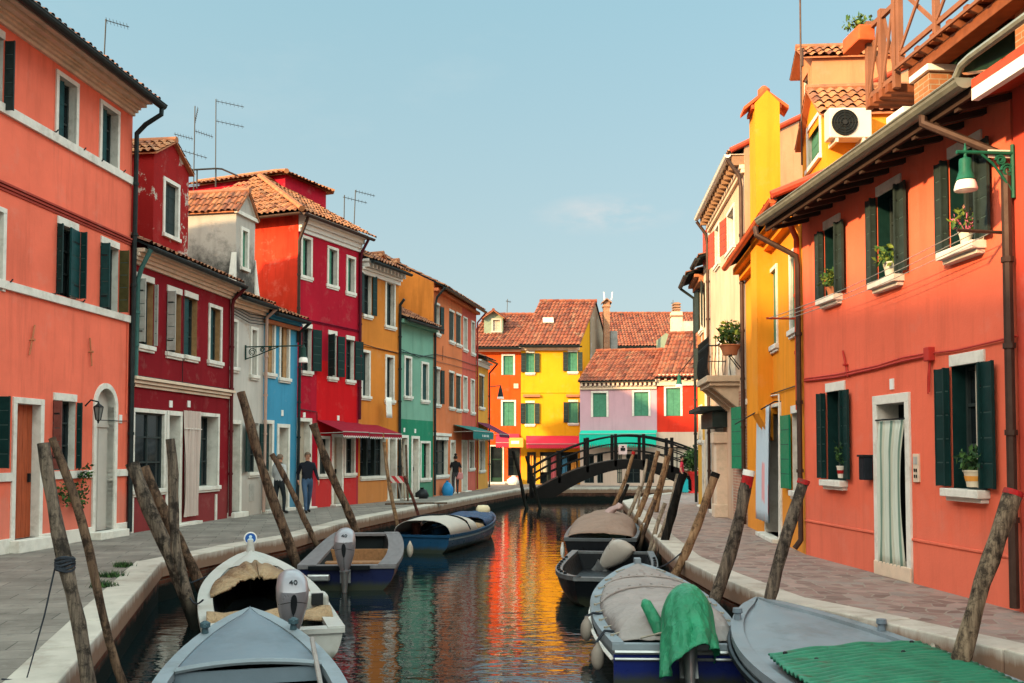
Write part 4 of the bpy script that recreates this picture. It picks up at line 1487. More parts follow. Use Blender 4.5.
# --- small yellow house at the row's end
P0, P1 = A[8], A[9]
p_yel0 = plaster('mustard plaster', (.60, .28, .05), damp=.3)
H = House('mustard_house', 'small mustard yellow house at the end of the row, with a low tiled roof', P0, P1, 3.4, ve_from(P0, P1, 485, 358, .4, .7, 3.4), p_yel0)
W = H.W
H.win(479, 484, 376, 407, fr='lintel', inner='shut', dep=.08, fw=.06)
H.win(479, 484.5, 440, 470, inner='pale', fw=.07)
H.done(oh=.4, rise=.7, cornice=[(0, .1, .5, .3), (0, .25, .3, .2)], cmat=white_clean)
H.pipe([(W.L - .03, H.gz - .05, H.gw), (W.L - .03, H.gz - .5, .07), (W.L - .03, .05, .07)], .045)
# ------------------------------------------------------------------ houses beyond the bridge
def X_at(px, Y): return (px - 512) / FPX * Y


def P2(px, Y): return Vector((X_at(px, Y), Y))


p_fo = plaster('vermilion plaster', (.62, .075, .012), damp=.2)
P0, P1 = P2(466, 56), P2(521, 56)
H = House('vermilion_house', 'vermilion house beyond the bridge with square framed windows and a wooden roof hut', P0, P1, 6, ve_from(P0, P1, 500, 348, .4, 2.0, 6), p_fo, group='houses beyond the bridge', skew=(2.0, 2.0))
W = H.W
H.win(501.5, 515, 354, 375, inner='shut', innm=mid_green, dep=.08, fw=.1, sill=False)
H.win(501, 516, 400, 426, inner='shut', innm=mid_green, dep=.08, fw=.1, sill=False)
H.door(489, 504, 445, 482, glassy=True, dm=simple('dark green door', (.02, .05, .035), .5, .2, 6, .05), dep=.1, step=.12, fw=.08)
H.win(508, 520, 448, 476, fr='none', inner='glass', dep=.3, sill=False)
H.done(oh=.4, rise=2.0, tile=tile_red, cornice=[(0, .1, .45, .33), (0, .3, .33, .22)], cmat=pinkcream, plinth=white, pl_h=.15)
u, v = W.uv(516, 386); mb = MB(); W.box(mb, u - .13, u + .13, v - .13, v + .13, -.01, .06); mb.build('meter_box', cream, H.root)
Wd = W.shift(-.9)
hutm = simple('weathered green boards', (.22, .27, .20), .85, .2, 4, .2)
o = H.dormer(Wd.u(484, 325), Wd.u(503, 325), -.9, H.ve + .3, Wd.v(490, 318), Wd.v(492, 311.5), 1.8, hutm, (Wd.u(493, 325), Wd.u(500, 325), Wd.v(497, 331), Wd.v(497, 320)), tile=tile_red, oh=.3, wmat=simple('hut window frame', (.5, .42, .36), .7, .1, 5, 0), winner=pale_in)
# awning lamp hanging above the lane
VERM = H

p_fy = plaster('bright yellow plaster', (.70, .32, .014), damp=.15, var=.7)
P0, P1 = P2(521, 56), P2(580, 56)
H = House('yellow_house', 'bright yellow house beyond the bridge with green shutters and a red shop awning', P0, P1, 7, ve_from(P0, P1, 550, 346, .35, 2.75, 7), p_fy, group='houses beyond the bridge', skew=(2.3, 2.3))
W = H.W
for (l, r, t, b) in ((526, 534.5, 353, 372.5), (568, 577.5, 352, 371.5), (525.5, 534.5, 403, 424), (568.5, 578, 402, 423)):
    H.win(l, r, t, b, fr='lintel', inner='shut', innm=mid_green, sh=(174, 174 if r < 540 else 174), shm=slate_sh, dep=.1, shw=.27, fw=.08, sill=True)
for (l, r) in ((523, 540), (566, 579)):
    mb = MB(); W.box(mb, W.u(l, 395), W.u(r, 395), W.v(530, 397), W.v(530, 394.5), -.01, .14); mb.build('ledge', terracotta, H.root)
H.strings.append((W.v(550, 393), .05, .03, p_fy, 1, 0, W.L, 'moulding', True))
H.win(527, 536, 452, 484, fr='none', inner='glass', dep=.3, sill=False)
H.win(540, 556, 452, 484, fr='none', inner='glass', dep=.3, sill=False)
H.win(560, 578, 452, 484, fr='none', inner='glass', dep=.3, sill=False)
H.done(oh=.35, rise=2.75, tile=tile_red, cornice=[(0, .1, .5, .25), (0, .22, .25, .15)], cmat=cream, end_r=.1)
fb = MB()
a, b = W.P(W.L, 0, 0), W.P(W.L + 2.3, 0, -7)
c = a.lerp(b, .32) ; e = Vector((.03, -.01, 0)); Z = Vector((0, 0, 1))
mid = a.lerp(b, .5)
fb.poly([c + e + Z * 3, c + e + Z * (H.ve + 2.75 * .62), mid + e + Z * (H.ve + 2.7), b + e + Z * (H.ve - .05), b + e + Z * 3])
fb.build('gable_plaster', plaster('weathered grey gable plaster', (.34, .25, .18), damp=0, peel=.35, pale=(.3, .24, .2)), H.root)
# skylight
r0 = W.P(W.u(551, 330), 0, 0); fr_ = (330 - 346) / (304 - 346)
mb = MB(); u = W.u(549, 325); t = 2.75 / 3.5
for k in (0,):
    w = -1.55; zz = H.ve - w * t + .14
    dn = (W.n - Z * t).normalized()
    mb.box(W.P(u - .3, zz + .2, w - .2), W.d * .62, dn * .55, dn.cross(W.d) * (.06 if dn.cross(W.d).z > 0 else -.06))
mb.build('skylight', simple('skylight zinc', (.5, .48, .44), .4, .2, 5, .05), H.root)


def chimney(H, x0, x1, y0, y1, z0, z1, mat, capm, cap='gable', name='chimney'):
    mb = MB(); mb.abox(x0, x1, y0, y1, z0, z1)
    o = mb.build(name, mat, H.root)
    cx, cy = (x0 + x1) / 2, (y0 + y1) / 2; wx, wy = x1 - x0, y1 - y0
    cb = MB()
    cb.abox(x0 - .05, x1 + .05, y0 - .05, y1 + .05, z1 - .32, z1 - .22)
    if cap == 'gable':
        a, b, t_ = z1, z1 + wx * .38, .06
        e = wx * .32
        for sg in (-1, 1):
            p = [Vector((cx, y0 - .15, b)), Vector((cx, y1 + .15, b)), Vector((cx + sg * (wx / 2 + e), y1 + .15, a - .1)), Vector((cx + sg * (wx / 2 + e), y0 - .15, a - .1))]
            q = [v_ + Vector((0, 0, t_)) for v_ in p]
            cb.add(p + q, [(0, 1, 2, 3), (7, 6, 5, 4), (0, 3, 7, 4), (3, 2, 6, 7), (2, 1, 5, 6), (1, 0, 4, 5)])
        mb2 = MB(); mb2.add([(x0, y0, a), (x1, y0, a), (cx, y0, b), (x0, y1, a), (x1, y1, a), (cx, y1, b)], [(0, 1, 2), (5, 4, 3)])
        mb2.build('cap_gable', mat, o)
    else:
        cb.abox(cx - wx * .28, cx + wx * .28, y0 + .03, y1 - .03, z1 - .2, z1 + .12)
        for k in range(3): cb.abox(cx - wx * .36, cx + wx * .36, y0 - .02, y1 + .02, z1 + .12 + k * .17, z1 + .2 + k * .17)
        cb.abox(cx - wx * .24, cx + wx * .24, y0 + .06, y1 - .06, z1 + .1, z1 + .6)
    cb.build('chimney_cap', capm, o)
    return o


brickm = brick_mat('chimney brick', (.45, .20, .10), (.36, .15, .08), (.4, .34, .27))
bx = at(606, 330, 59.5)
chimney(H, at(603.5, 320, 59.5).x, at(609.5, 320, 59.5).x, 59.3, 59.9, 4.0, at(606, 302, 59.5).z, brickm, brickm)
mb = MB(); mb.abox(at(610, 340, 59.9).x, at(617, 340, 59.9).x, 59.6, 60.6, 4.5, at(610, 331, 59.6).z); mb.build('flue_housing', simple('grey flue cladding', (.25, .25, .24), .7, .2, 4, .1), H.root)
YEL = H

# mauve house and red house under one dentilled eave
p_mv = plaster('mauve plaster', (.50, .30, .36), damp=.2, var=.7)
P0, P1 = P2(580, 54), P2(657, 53.2)
H = House('mauve_house', 'mauve house behind the bridge with two square windows and a turquoise awning', P0, P1, 5, ve_from(P0, P1, 615, 382, .35, 1.65, 5), p_mv, group='houses beyond the bridge', skew=(1.2, 1.2))
W = H.W
H.win(591, 608.5, 391, 417, inner='shut', innm=mid_green, dep=.09, fw=.11, sill=False)
H.win(632, 650.5, 390, 416, inner='shut', innm=mid_green, dep=.09, fw=.11, sill=False)
for l, r in ((584, 594), (597, 603), (617, 622), (626, 640), (644, 654)):
    H.win(l, r, 454, 483, fr='none', inner='glass' if l not in (617,) else 'pale', dep=.2, sill=False)
H.zones.append((0, W.L, 0, W.v(620, 432), plaster('pale shop plaster', (.55, .40, .33), damp=.3)))
H.done(oh=.35, rise=1.65, tile=tile_red, cornice=[(0, .1, .62, .48), (0, .14, .48, .43), (0, .30, .26, .12)], cmat=cream, gutter=False)
nd = 17
for k in range(nd):
    mb = MB(); u = .06 + (W.L - .25) * k / (nd - 1)
    W.box(mb, u, u + .12, H.ve - .43, H.ve - .26, -.01, .24); mb.build('modillion', cream, H.root)
MAUVE = H
p_f4 = plaster('signal red plaster', (.60, .035, .018), damp=.2)
P0, P1 = P2(657, 53.2), P2(722, 52.6)
H = House('red_house', 'small red house beside the mauve house, one green shuttered window', P0, P1, 5, ve_from(P0, P1, 680, 378, .35, 2.3, 5), p_f4, group='houses beyond the bridge', skew=(1.2, 1.2))
W = H.W
H.win(664, 682.5, 386, 416, inner='shut', innm=mid_green, dep=.09, fw=.11, sill=False)
H.zones.append((0, W.L, 0, W.v(680, 432), plaster('cream shop plaster', (.62, .46, .36), damp=.3)))
H.win(664, 690, 447, 480, fr='none', inner='pale', dep=.2, sill=False)
H.done(oh=.35, rise=2.3, tile=tile_red, cornice=[(0, .12, .72, .5), (0, .14, .5, .43), (0, .30, .26, .12)], cmat=cream, gutter=False)
for k in range(10):
    mb = MB(); u = .06 + (W.L - .25) * k / 9
    W.box(mb, u, u + .12, H.ve - .43, H.ve - .26, -.01, .24); mb.build('modillion', cream, H.root)
REDF = H

# taller brick-red building behind them
P0, P1 = P2(606, 66), P2(712, 66)
H = House('brick_red_house', 'large brick red house rising behind the mauve house roof', P0, P1, 9, ve_from(P0, P1, 640, 347, .4, 2.6, 9), plaster('brick red plaster', (.40, .12, .07), damp=0), group='houses beyond the bridge')
W = H.W
H.win(622, 635, 354, 366, fr='full', inner='shut', innm=mid_green, dep=.1, sill=False)
H.win(655, 667, 354, 366, fr='full', inner='shut', innm=mid_green, dep=.1, sill=False)
mb = MB(); u = W.u(651, 355); W.box(mb, u - .06, u + .06, 2, H.ve - .3, -.01, .06); mb.build('corner_strip', cream, H.root)
H.done(oh=.4, rise=2.6, tile=tile_red)
chimney(H, at(671.5, 320, 63).x, at(682, 320, 63).x, 62.8, 63.5, 5.5, at(676, 312, 63).z, cream, brickm, cap='pots')
Wd = Wall(P2(666, 60), P2(694, 60))
mb = MB()
Z = Vector((0, 0, 1))
mb.add([at(666, 333, 60), at(692, 346, 60), at(692, 360, 60), at(666, 360, 60)] + [p + Vector((0, 4, 0)) for p in (at(666, 333, 60), at(692, 346, 60), at(692, 360, 60), at(666, 360, 60))],
       [(0, 1, 2, 3), (0, 4, 5, 1), (0, 3, 7, 4), (1, 5, 6, 2)])
mb.build('roof_shed', hutm, H.root)
mb = MB(); mb.box(at(684, 352, 59), Vector((.7, 0, 0)), Vector((0, .8, 0)), Z * (at(684, 321, 59).z - at(684, 352, 59).z)); mb.build('roof_vent', simple('roof vent zinc', (.45, .42, .38), .5, .2, 5, .1), H.root)
# ------------------------------------------------------------------ the row on the reddish paved quay
Z = Vector((0, 0, 1))
# --- orange house with three upper windows
P0, P1 = B[4], B[5]
OH, RISE, DEP = .66, 1.0, 8
p_or = plaster('orange red plaster', (.76, .145, .082), damp=.25, var=.8)
H = House('orange_house', 'orange red house with five dark shuttered windows and a striped cloth in its doorway', P0, P1, DEP, ve_from(P0, P1, 870, 149, OH, RISE, DEP), p_or)
W = H.W
ssh = slate_sh
H.win(825, 841, 226, 297, fr='lintel', sh=('libro', .09, .2), shm=slate_sh, sproj=.16, innm=pale_in, inner='halfr', dep=.2, rev=green_sh)
H.win(878, 902, 190, 279, fr='lintel', sh=('libro', .09, .2), shm=slate_sh, sproj=.16, innm=pale_in, inner='halfr', dep=.2, rev=green_sh)
H.win(950, 983, 150, 247, fr='lintel', sh=('libro', .09, .2), shm=slate_sh, sproj=.18, innm=pale_in, inner='halfr', dep=.2, rev=green_sh)
H.win(827.5, 846, 391, 480, fr='lintel', sh=('libro', .08, .22), shm=green_sh, shw=.42, sproj=.14, innm=pale_in, inner='halfr', dep=.2, rev=green_sh)
H.win(952.5, 986.5, 364, 489, fr='lintel', sh=('libro', .08, .24), shm=green_sh, shw=.46, sproj=.16, innm=pale_in, inner='halfr', dep=.2, rev=green_sh)
H.door(875.5, 912, 394, 568, dm=dark_in, dep=.3, step=.2, fw=.13, sproj=.05, stm=cream)
du0, du1, dv0, dv1 = H.last
H.strings.append((.57, .035, .018, p_or, 1, 0, W.L, 'render_edge', True))
H.done(oh=OH, rise=RISE, gm=zinc, end_r=.36, tile=tile_old, gr=.115)
# rafters under the eave
for k in range(13):
    u = .25 + k * (W.L - .3) / 12
    mb = MB(); t = RISE / (DEP / 2)
    o_ = W.P(u, H.ve - .13 + .05 * 0, -.02)
    mb.box(o_, W.d * .09, W.n * OH * .98 - Z * (t * OH * .98), Z * -.07)
    mb.build('rafter', simple('dark rafter wood', (.045, .026, .02), .8, .2, 5, .1) if k == 0 else bpy.data.materials['dark rafter wood'], H.root)
mb = MB(); W.box(mb, -.02, W.L + .36, H.gz - .20, H.gz - .01, OH - .05, OH - .01); mb.build('eave_shade_board', bpy.data.materials['dark rafter wood'], H.root)  # board added to blacken under the eave and lengthen its shadow
# downpipes
gz, gw = H.gz, H.gw
H.pipe([(-.32, gz - .06, gw), (-.25, gz - .22, gw), (-.03, gz - .62, .10), (-.02, gz - .8, .08), (-.02, .25, .08), (-.05, .1, .18)], .05, pipe_brown)
H.pipe([(W.L - .55, gz - .05, gw), (W.L - .55, gz - .2, gw), (W.L + .0, gz - .72, .12), (W.L + .04, gz - .95, .09), (W.L + .04, .05, .09)], .055, pipe_brown)
# red cables and junction box
cred = simple('red painted cable', (.46, .04, .03), .6, .15, 8, .05)
pts = [(W.uv(px, py)) for px, py in ((806, 381), (840, 377), (880, 368), (905, 361), (930, 356))]
H.cable([(u, v, .03) for u, v in pts], .016, cred)
H.cable([(u, v + .035 + .01 * (i % 2), .03) for i, (u, v) in enumerate(pts)], .014, cred)
pts = [(W.uv(px, py)) for px, py in ((936, 353), (960, 350), (990, 343), (1020, 336))]
H.cable([(u, v, .03) for u, v in pts], .013, cred)
u, v = W.uv(932, 355); mb = MB(); W.box(mb, u - .06, u + .08, v - .08, v + .10, 0, .09); mb.build('junction_box', cred, H.root, bevel=.01)
mb = MB(); mb.tube([W.P(u, v - .08, .04), W.P(u - .02, v - .3, .05), W.P(u - .05, v - .5, .04)], .012, 5); mb.tube([W.P(u + .02, v - .08, .04), W.P(u + .0, v - .3, .04), W.P(u - .02, v - .48, .04)], .012, 5)
mb.build('cable_tail', cred, H.root)
for (px, py, a) in ((848, 363, -.12),):
    mb = MB(); u, v = W.uv(px, py)
    mb.tube([W.P(u + a, v + .2, .03), W.P(u - a * .5, v - .22, .03)], .016, 6); mb.tube([W.P(u, v - .03, 0), W.P(u, v - .03, .08)], .02, 6)
    mb.build('tie_anchor', cred, H.root)
# number plate, bell panel, letter box
u, v = W.uv(892.5, 384); mb = MB(); W.box(mb, u - .055, u + .055, v - .075, v + .075, -.01, .018); mb.build('number_plate', white_clean, H.root)
u, v = W.uv(917.5, 468); mb = MB(); W.box(mb, u - .075, u + .075, v - .19, v + .19, -.01, .03)
o = mb.build('bell_panel', cream, H.root, bevel=.006)
for dx in (-.022, .03):
    for dz in (-.03, -.11):
        b = MB(); W.box(b, u + dx - .014, u + dx + .014, v + dz - .022, v + dz + .022, .03, .037); b.build('bell_button', dark_iron, o)
b = MB(); W.box(b, u - .05, u + .05, v + .05, v + .15, .03, .035); b.build('speaker_grille', pale_sh, o)
u, v = W.uv(871, 467); mb = MB(); W.box(mb, u - .09, u + .09, v - .19, v + .15, .01, .15)
o = mb.build('letter_box', simple('dark letter box paint', (.012, .016, .022), .4, .2, 6, .04), H.root, bevel=.012)
b = MB(); W.box(b, u - .10, u + .10, v + .15, v + .18, .0, .17); b.build('lid', dark_iron, o)
# cloth in the doorway
ctex, nt, bs = new_mat('striped door cloth')
tcn = N(nt, 'ShaderNodeTexCoord'); sx = N(nt, 'ShaderNodeSeparateXYZ'); nt.links.new(tcn.outputs['UV'], sx.inputs[0])
stp = ramp(nt, math_n(nt, 'FRACT', math_n(nt, 'MULTIPLY', sx.outputs[0], 9)), [(.0, (.50, .54, .48)), (.50, (.48, .52, .47)), (.55, (.12, .20, .16)), (.72, (.14, .22, .18)), (.78, (.46, .46, .38))])
nt.links.new(stp, bs.inputs['Base Color']); bs.inputs['Roughness'].default_value = .9
mb = MB()
nI, nJ = 60, 14
def cl_(i, j):
    sq = 1 - .22 * max(0, 1 - abs(j - .62) / .55) * (1 if True else 0)
    x = du0 + .015 + (du1 - du0 - .03) * (i * (.90 - .16 * (1 - (2 * j - 1) ** 2)))
    return W.P(x, dv0 - .02 + (dv1 - .22 - dv0) * j, .02 + (.022 + .012 * (1 - j)) * math.sin(i * 42 + 1.2 * math.sin(j * 3)) - .14 * max(0, j - .8))
mb.grid(cl_, nI, nJ)
for q in range(len(mb.f)):
    i, j = q % nI, q // nI
    mb.uv[q] = [((i + a) / nI, (j + b) / nJ) for a, b in ((0, 0), (1, 0), (1, 1), (0, 1))]
def build_uv(mbx, name, mats, **kw):
    me_uv = mbx.uv; mbx.uv = [None] * len(me_uv)
    o = mbx.build(name, mats, **kw)
    l = o.data.uv_layers.new(name='UVMap')
    for p, u in zip(o.data.polygons, me_uv):
        for k, li in enumerate(p.loop_indices): l.data[li].uv = u[k]
    mbx.uv = me_uv
    return o
o = build_uv(mb, 'door_cloth', ctex, smooth=60); tag(o, 'pale green striped cloth hanging in the orange red house doorway', 'door cloth')
md = o.modifiers.new('thick', 'SOLIDIFY'); md.thickness = .005
mb = MB(); W.box(mb, du0 - .02, du1 + .02, dv1 - .235, dv1 - .215, .03, .045); mb.build('cloth_rod', dark_iron, H.root)
ORG = H

# --- neighbour towards the viewer
P0, P1 = B[5] + dR1 * .05, B[5] + dR1 * 9
H = House('red_house', 'red house next to the drainpipe and hanging lamp, cut by the frame edge', P0, P1, 8, ORG.ve - .12, plaster('red neighbour plaster', (.55, .07, .045), damp=.3))
for k in range(3):
    for z in (1.0, 3.7):
        u0 = 1.3 + k * 2.6
        plain_window(H, u0, z, .9, 1.4)
H.done(oh=.60, rise=1.0, gutter=False, soff=red_sh)
ez = H.ve - .15
for (z0_, z1_, m_) in ((-.10, .03, white_clean), (.035, .13, red_sh)):
    mb = MB(); H.W.box(mb, .32, 6, ez + z0_, ez + z1_, .58, .66); mb.build('fascia', m_, H.root)
q1 = ORG.W.P(ORG.W.L + .2, ORG.gz + .05, .74)
mb = MB(); mb.tube([q1, q1 + ORG.W.d * .12 + Z * .10, q1 + ORG.W.d * .3 + Z * .12, q1 + ORG.W.d * 2 + Z * .12], .045, 8); mb.build('gutter', zinc, H.root, smooth=40)

# --- yellow house with the outside chimney
P0, P1 = B[3], B[4] - dR1 * .02
p_y2 = plaster('golden yellow plaster', (.76, .265, .022), damp=.3, var=.8)
OH, RISE, DEP = .42, 1.5, 7.5
H = House('golden_house', 'golden yellow house with an outside chimney breast and a pale blue door curtain', P0, P1, DEP, ve_from(P0, P1, 768, 206, OH, RISE, DEP), p_y2)
W = H.W
H.win(769.5, 778, 267, 346, fr='full', inner='shut', innm=mid_green, dep=.06, fw=.08)
H.win(790.5, 799, 248, 329, fr='full', inner='shut', innm=mid_green, dep=.06, fw=.08)
H.win(792.5, 800.5, 413, 491, fr='lintel', sh=(176, None), shm=bright_green, shw=.62, inner='glass')
H.door(765.5, 782, 404, 540, dm=dark_in, dep=.3, step=.08, fw=.07)
dU = H.last
H.done(oh=OH, rise=RISE, gm=simple('orange painted gutter', (.52, .10, .03), .5, .2, 6, .05), tile=tile_sun, cornice=[(0, .16, .5, .36), (0, .3, .36, .2)], cmat=p_y2, end_r=-.02)
# pink flank wall and its red coping over the orange roof
fb = MB(); D = H.depth
fb.poly([W.P(W.L + .02, 4, -.02), W.P(W.L + .02, H.ve - .12, -.02), W.P(W.L + .02, H.ve + RISE - .1, -D / 2), W.P(W.L + .02, 4, -D / 2)])
fb.build('gable_plaster', plaster('pink grey flank plaster', (.46, .26, .18), damp=0, var=1.3), H.root)
mb = MB(); mb.tube([W.P(W.L + .03, H.ve - OH * RISE / (DEP / 2) + .05, OH + .1), W.P(W.L + .03, H.ve + RISE + .08, -D / 2)], .075, 8)
mb.build('coping', red_sh, H.root)
H.pipe([(W.L - .08, H.gz - .05, H.gw), (W.L - .05, H.gz - .4, .2), (W.L - .05, H.gz - .7, .08), (W.L - .05, 2.5, .08)], .05, simple('orange red pipe paint', (.50, .07, .025), .5, .2, 6, .05))
# chimney breast
uc0, uc1 = W.u(757.5, 350, .3), W.u(766, 350)
zt = W.shift(.0).v(762, 118)
mb = MB()
pa = [(uc0, 2.55), (uc0, zt), (uc1, zt), (uc1, 2.55)]
W.box(mb, uc0, uc1, 2.55, zt, -.20, .30)
mb.add([W.P(uc0, 2.0, 0), W.P(uc1, 2.0, 0), W.P(uc1, 2.56, 0), W.P(uc0, 2.56, 0), W.P(uc0, 2.56, .3), W.P(uc1, 2.56, .3)], [(0, 1, 5, 4), (0, 4, 3), (1, 2, 5)])
o = mb.build('chimney', p_y2, H.root)
cb = MB()
W.box(cb, uc0 - .05, uc1 + .05, zt - .10, zt - .02, -.25, .36)
um, wc = (uc0 + uc1) / 2, .05
zr = zt + .26
for sg in (-1, 1):
    w1 = wc + sg * .46
    p = [W.P(uc0 - .12, zr, wc), W.P(uc1 + .12, zr, wc), W.P(uc1 + .12, zt - .10, w1), W.P(uc0 - .12, zt - .10, w1)]
    q = [x + Z * .07 for x in p]
    cb.add(p + q, [(0, 1, 2, 3), (7, 6, 5, 4), (0, 3, 7, 4), (3, 2, 6, 7), (2, 1, 5, 6), (1, 0, 4, 5)])
cb.lathe(W.P(um, zr + .02, wc), [(.13, 0), (.13, .12), (.05, .2)], 10)
cb.build('chimney_cap', simple('orange red tile paint', (.50, .10, .035), .7, .25, 6, .15), o)
gb = MB(); gb.add([W.P(uc1 + .002, zt, .3), W.P(uc1 + .002, zt, -.20), W.P(uc1 + .002, zr, wc)], [(0, 1, 2)]); gb.add([W.P(uc0 - .002, zt, .3), W.P(uc0 - .002, zt, -.20), W.P(uc0 - .002, zr, wc)], [(0, 1, 2)])
gb.build('cap_gable', p_y2, o)
# roof dormer facing the canal with green hatch
Wd = W.shift(-.95)
d0, d1 = Wd.u(802, 130), Wd.u(826, 130)
DU = (d0, d1)
vE, vA = Wd.v(826, 113), Wd.v(814, 90)
H.dormer(d0, d1, -.95, H.ve - .1, vE, vA, 2.6, p_y2, (Wd.u(808.5, 145), Wd.u(820.5, 145), Wd.v(815, 162), Wd.v(815, 122)), tile=tile_sun, winner=mid_green, wmat=white_clean, oh=.15)
# door curtain
mb = MB(); u0, u1 = dU[0] - .25, dU[0] + (dU[1] - dU[0]) * .74
mb.grid(lambda i, j: W.P(u0 + (u1 - u0) * i, .35 + (dU[3] - .3) * j, .12 + .10 * (1 - j) * .5 + .03 * math.sin(i * 26 + math.sin(j * 3))), 50, 10)
curt, nt, bs = new_mat('pale blue curtain cloth')
v_ = coords(nt, 'Object', (1, 1, .4))
nt.links.new(mix(nt, ramp(nt, noise(nt, v_, 2.4, 2), [(.58, 0), (.62, 1)]), (.42, .50, .58), (.60, .28, .30)), bs.inputs['Base Color']); bs.inputs['Roughness'].default_value = .9
o = mb.build('door_curtain', curt, smooth=60); tag(o, 'pale blue curtain on an iron rail at the golden house door', 'curtain')
md = o.modifiers.new('thick', 'SOLIDIFY'); md.thickness = .006
mb = MB(); uu = W.u(748, 436, .35)
mb.tube([W.P(dU[0] - 1.0, dU[3] - .28, .5), W.P(dU[1] + .05, dU[3] + .08, .12)], .014, 6); mb.tube([W.P(dU[1] + .05, dU[3] + .08, .12), W.P(dU[1] + .05, dU[3] + .08, 0)], .014, 6)
mb.build('curtain_rail', dark_iron, H.root)
pts = [W.uv(px, py) for px, py in ((767, 397), (781, 394.5), (781.5, 470), (781.5, 540))]
H.cable([(u, v, .04) for u, v in pts], .018, white_clean, name='conduit')
pts = [W.uv(px, py) for px, py in ((767, 396), (785, 390), (803, 384))]
H.cable([(u, v, .03) for u, v in pts], .012, dark_iron)
GOLD = H

# --- cream palazzo with modillions
P0, P1 = B[2], B[3]
p_cm = plaster('cream palazzo plaster', (.62, .42, .30), damp=.7, peel=.10, var=1.3, pale=(.42, .27, .2))
OH, RISE, DEP = .33, 2.1, 9
H = House('cream_house', 'tall cream house with a modillion eave, brick red shutters and an iron balcony', P0, P1, DEP, ve_from(P0, P1, 725, 160, OH, RISE, DEP), p_cm)
W = H.W
H.win(727.5, 735, 208, 249, fr='full', sh=(172, None), shm=red_sh, inner='pale', shw=.6)
H.win(715.5, 720, 224, 264, fr='full', sh=(172, None), shm=red_sh, inner='pale', shw=.6)
H.win(729, 736, 335, 384, fr='full', inner='glass', dep=.2, sill=False)
H.win(718, 722, 340, 386, fr='full', inner='glass', dep=.2, sill=False)
H.win(744, 747.6, 405, 470, fr='lintel', sh=(170, None), shm=bright_green, shw=.75, inner='glass', sill=False)
H.door(716, 724, 408, 512, dm=dark_in, dep=.3, step=.1)
H.done(oh=OH, rise=RISE, gm=white_clean, tile=tile_sun, cornice=[(0, .08, .62, .52), (0, .12, .52, .42), (0, .36, .18, .155)], cmat=cream)
for k in range(16):
    mb = MB(); u = .12 + k * (W.L - .3) / 15
    W.box(mb, u, u + .14, H.ve - .42, H.ve - .19, -.01, .30); mb.build('modillion', simple('brown modillion', (.30, .17, .10), .8, .2, 6, .1) if k == 0 else bpy.data.materials['brown modillion'], H.root)
fb = MB(); D = H.depth
fb.poly([W.P(W.L + .015, 4, 0), W.P(W.L + .015, H.ve - .05, 0), W.P(W.L + .015, H.ve + RISE - .05, -D / 2), W.P(W.L + .015, H.ve - .05, -D), W.P(W.L + .015, 4, -D)])
fb.build('gable_plaster', plaster('pinkish gable plaster', (.50, .25, .15), damp=0, var=1.3), H.root)
mb = MB(); mb.tube([W.P(W.L + .03, H.ve - OH * RISE / (DEP / 2) + .08, OH), W.P(W.L + .03, H.ve + RISE + .08, -D / 2), W.P(W.L + .03, H.ve + .08, -D)], .07, 8); mb.build('coping', red_sh, H.root)
fb = MB(); W.box(fb, W.L - 2.2, W.L - .05, .05, 3.3, -.01, .012); fb.build('brick_patch', brick_mat('exposed brick', (.50, .25, .17), (.42, .20, .14), (.50, .42, .34)), H.root)
H.pipe([(W.L - .06, H.gz - .1, H.gw), (W.L - .06, H.gz - .5, .12), (W.L - .06, H.gz - .8, .08), (W.L - .06, .05, .08)], .05, pipe_brown)
H.pipe([(.05, H.gz - .1, H.gw), (.05, H.gz - .5, .12), (.05, H.gz - .8, .08), (.05, .05, .08)], .05, pipe_brown)
# stone doorcase: pilaster, lintel with hood
mb = MB(); ua, ub = W.u(724, 460), W.u(733, 460)
W.box(mb, ua + .12, ua + .62, 0, W.v(728, 432), -.02, .30); W.box(mb, ua + .06, ua + .68, 0, .35, -.02, .36); W.box(mb, ua + .06, ua + .68, W.v(728, 432) - .3, W.v(728, 432), -.02, .38)
mb.build('pilaster', cream, H.root, bevel=.015)
mb = MB(); v = W.v(722, 412)
W.box(mb, W.u(714, 410), ua + .8, v, v + .12, -.02, .75); W.box(mb, W.u(714, 410) + .1, ua + .7, v - .45, v - .02, -.02, .4)
mb.build('door_hood', slate_sh, H.root, bevel=.01)
# balcony
bv = W.v(722, 384)
b0_, b1_ = W.u(727, 384, .0), W.u(740, 384)
mb = MB()
W.box(mb, b0_, b1_, bv - .16, bv, -.02, .82); W.box(mb, b0_ + .06, b1_ - .06, bv - .26, bv - .16, -.02, .74)
for uu in (b0_ + .25, (b0_ + b1_) / 2, b1_ - .25):
    mb.add([W.P(uu - .1, bv - .26, 0), W.P(uu + .1, bv - .26, 0), W.P(uu + .1, bv - .26, .7), W.P(uu - .1, bv - .26, .7), W.P(uu - .1, bv - .85, 0), W.P(uu + .1, bv - .85, 0)], [(0, 3, 4), (1, 5, 2), (3, 2, 5, 4), (0, 1, 2, 3)])
bal = mb.build('balcony', simple('balcony stone', (.50, .38, .27), .85, .15, 4, .2, space='Position'), H.root, bevel=.015)
rb = MB()
path = [(b0_ + .04, .03), (b0_ + .04, .77), (b1_ - .04, .77), (b1_ - .04, .03)]
for h in (.08, .55, .98):
    rb.tube([W.P(a, bv + h, w) for a, w in path], .022 if h > .9 else .014, 6)
segs = []
for (a, b) in zip(path[:-1], path[1:]):
    n = max(1, int(math.hypot(b[0] - a[0], b[1] - a[1]) / .15))
    for k in range(n):
        f = k / n; segs.append((a[0] + (b[0] - a[0]) * f, a[1] + (b[1] - a[1]) * f))
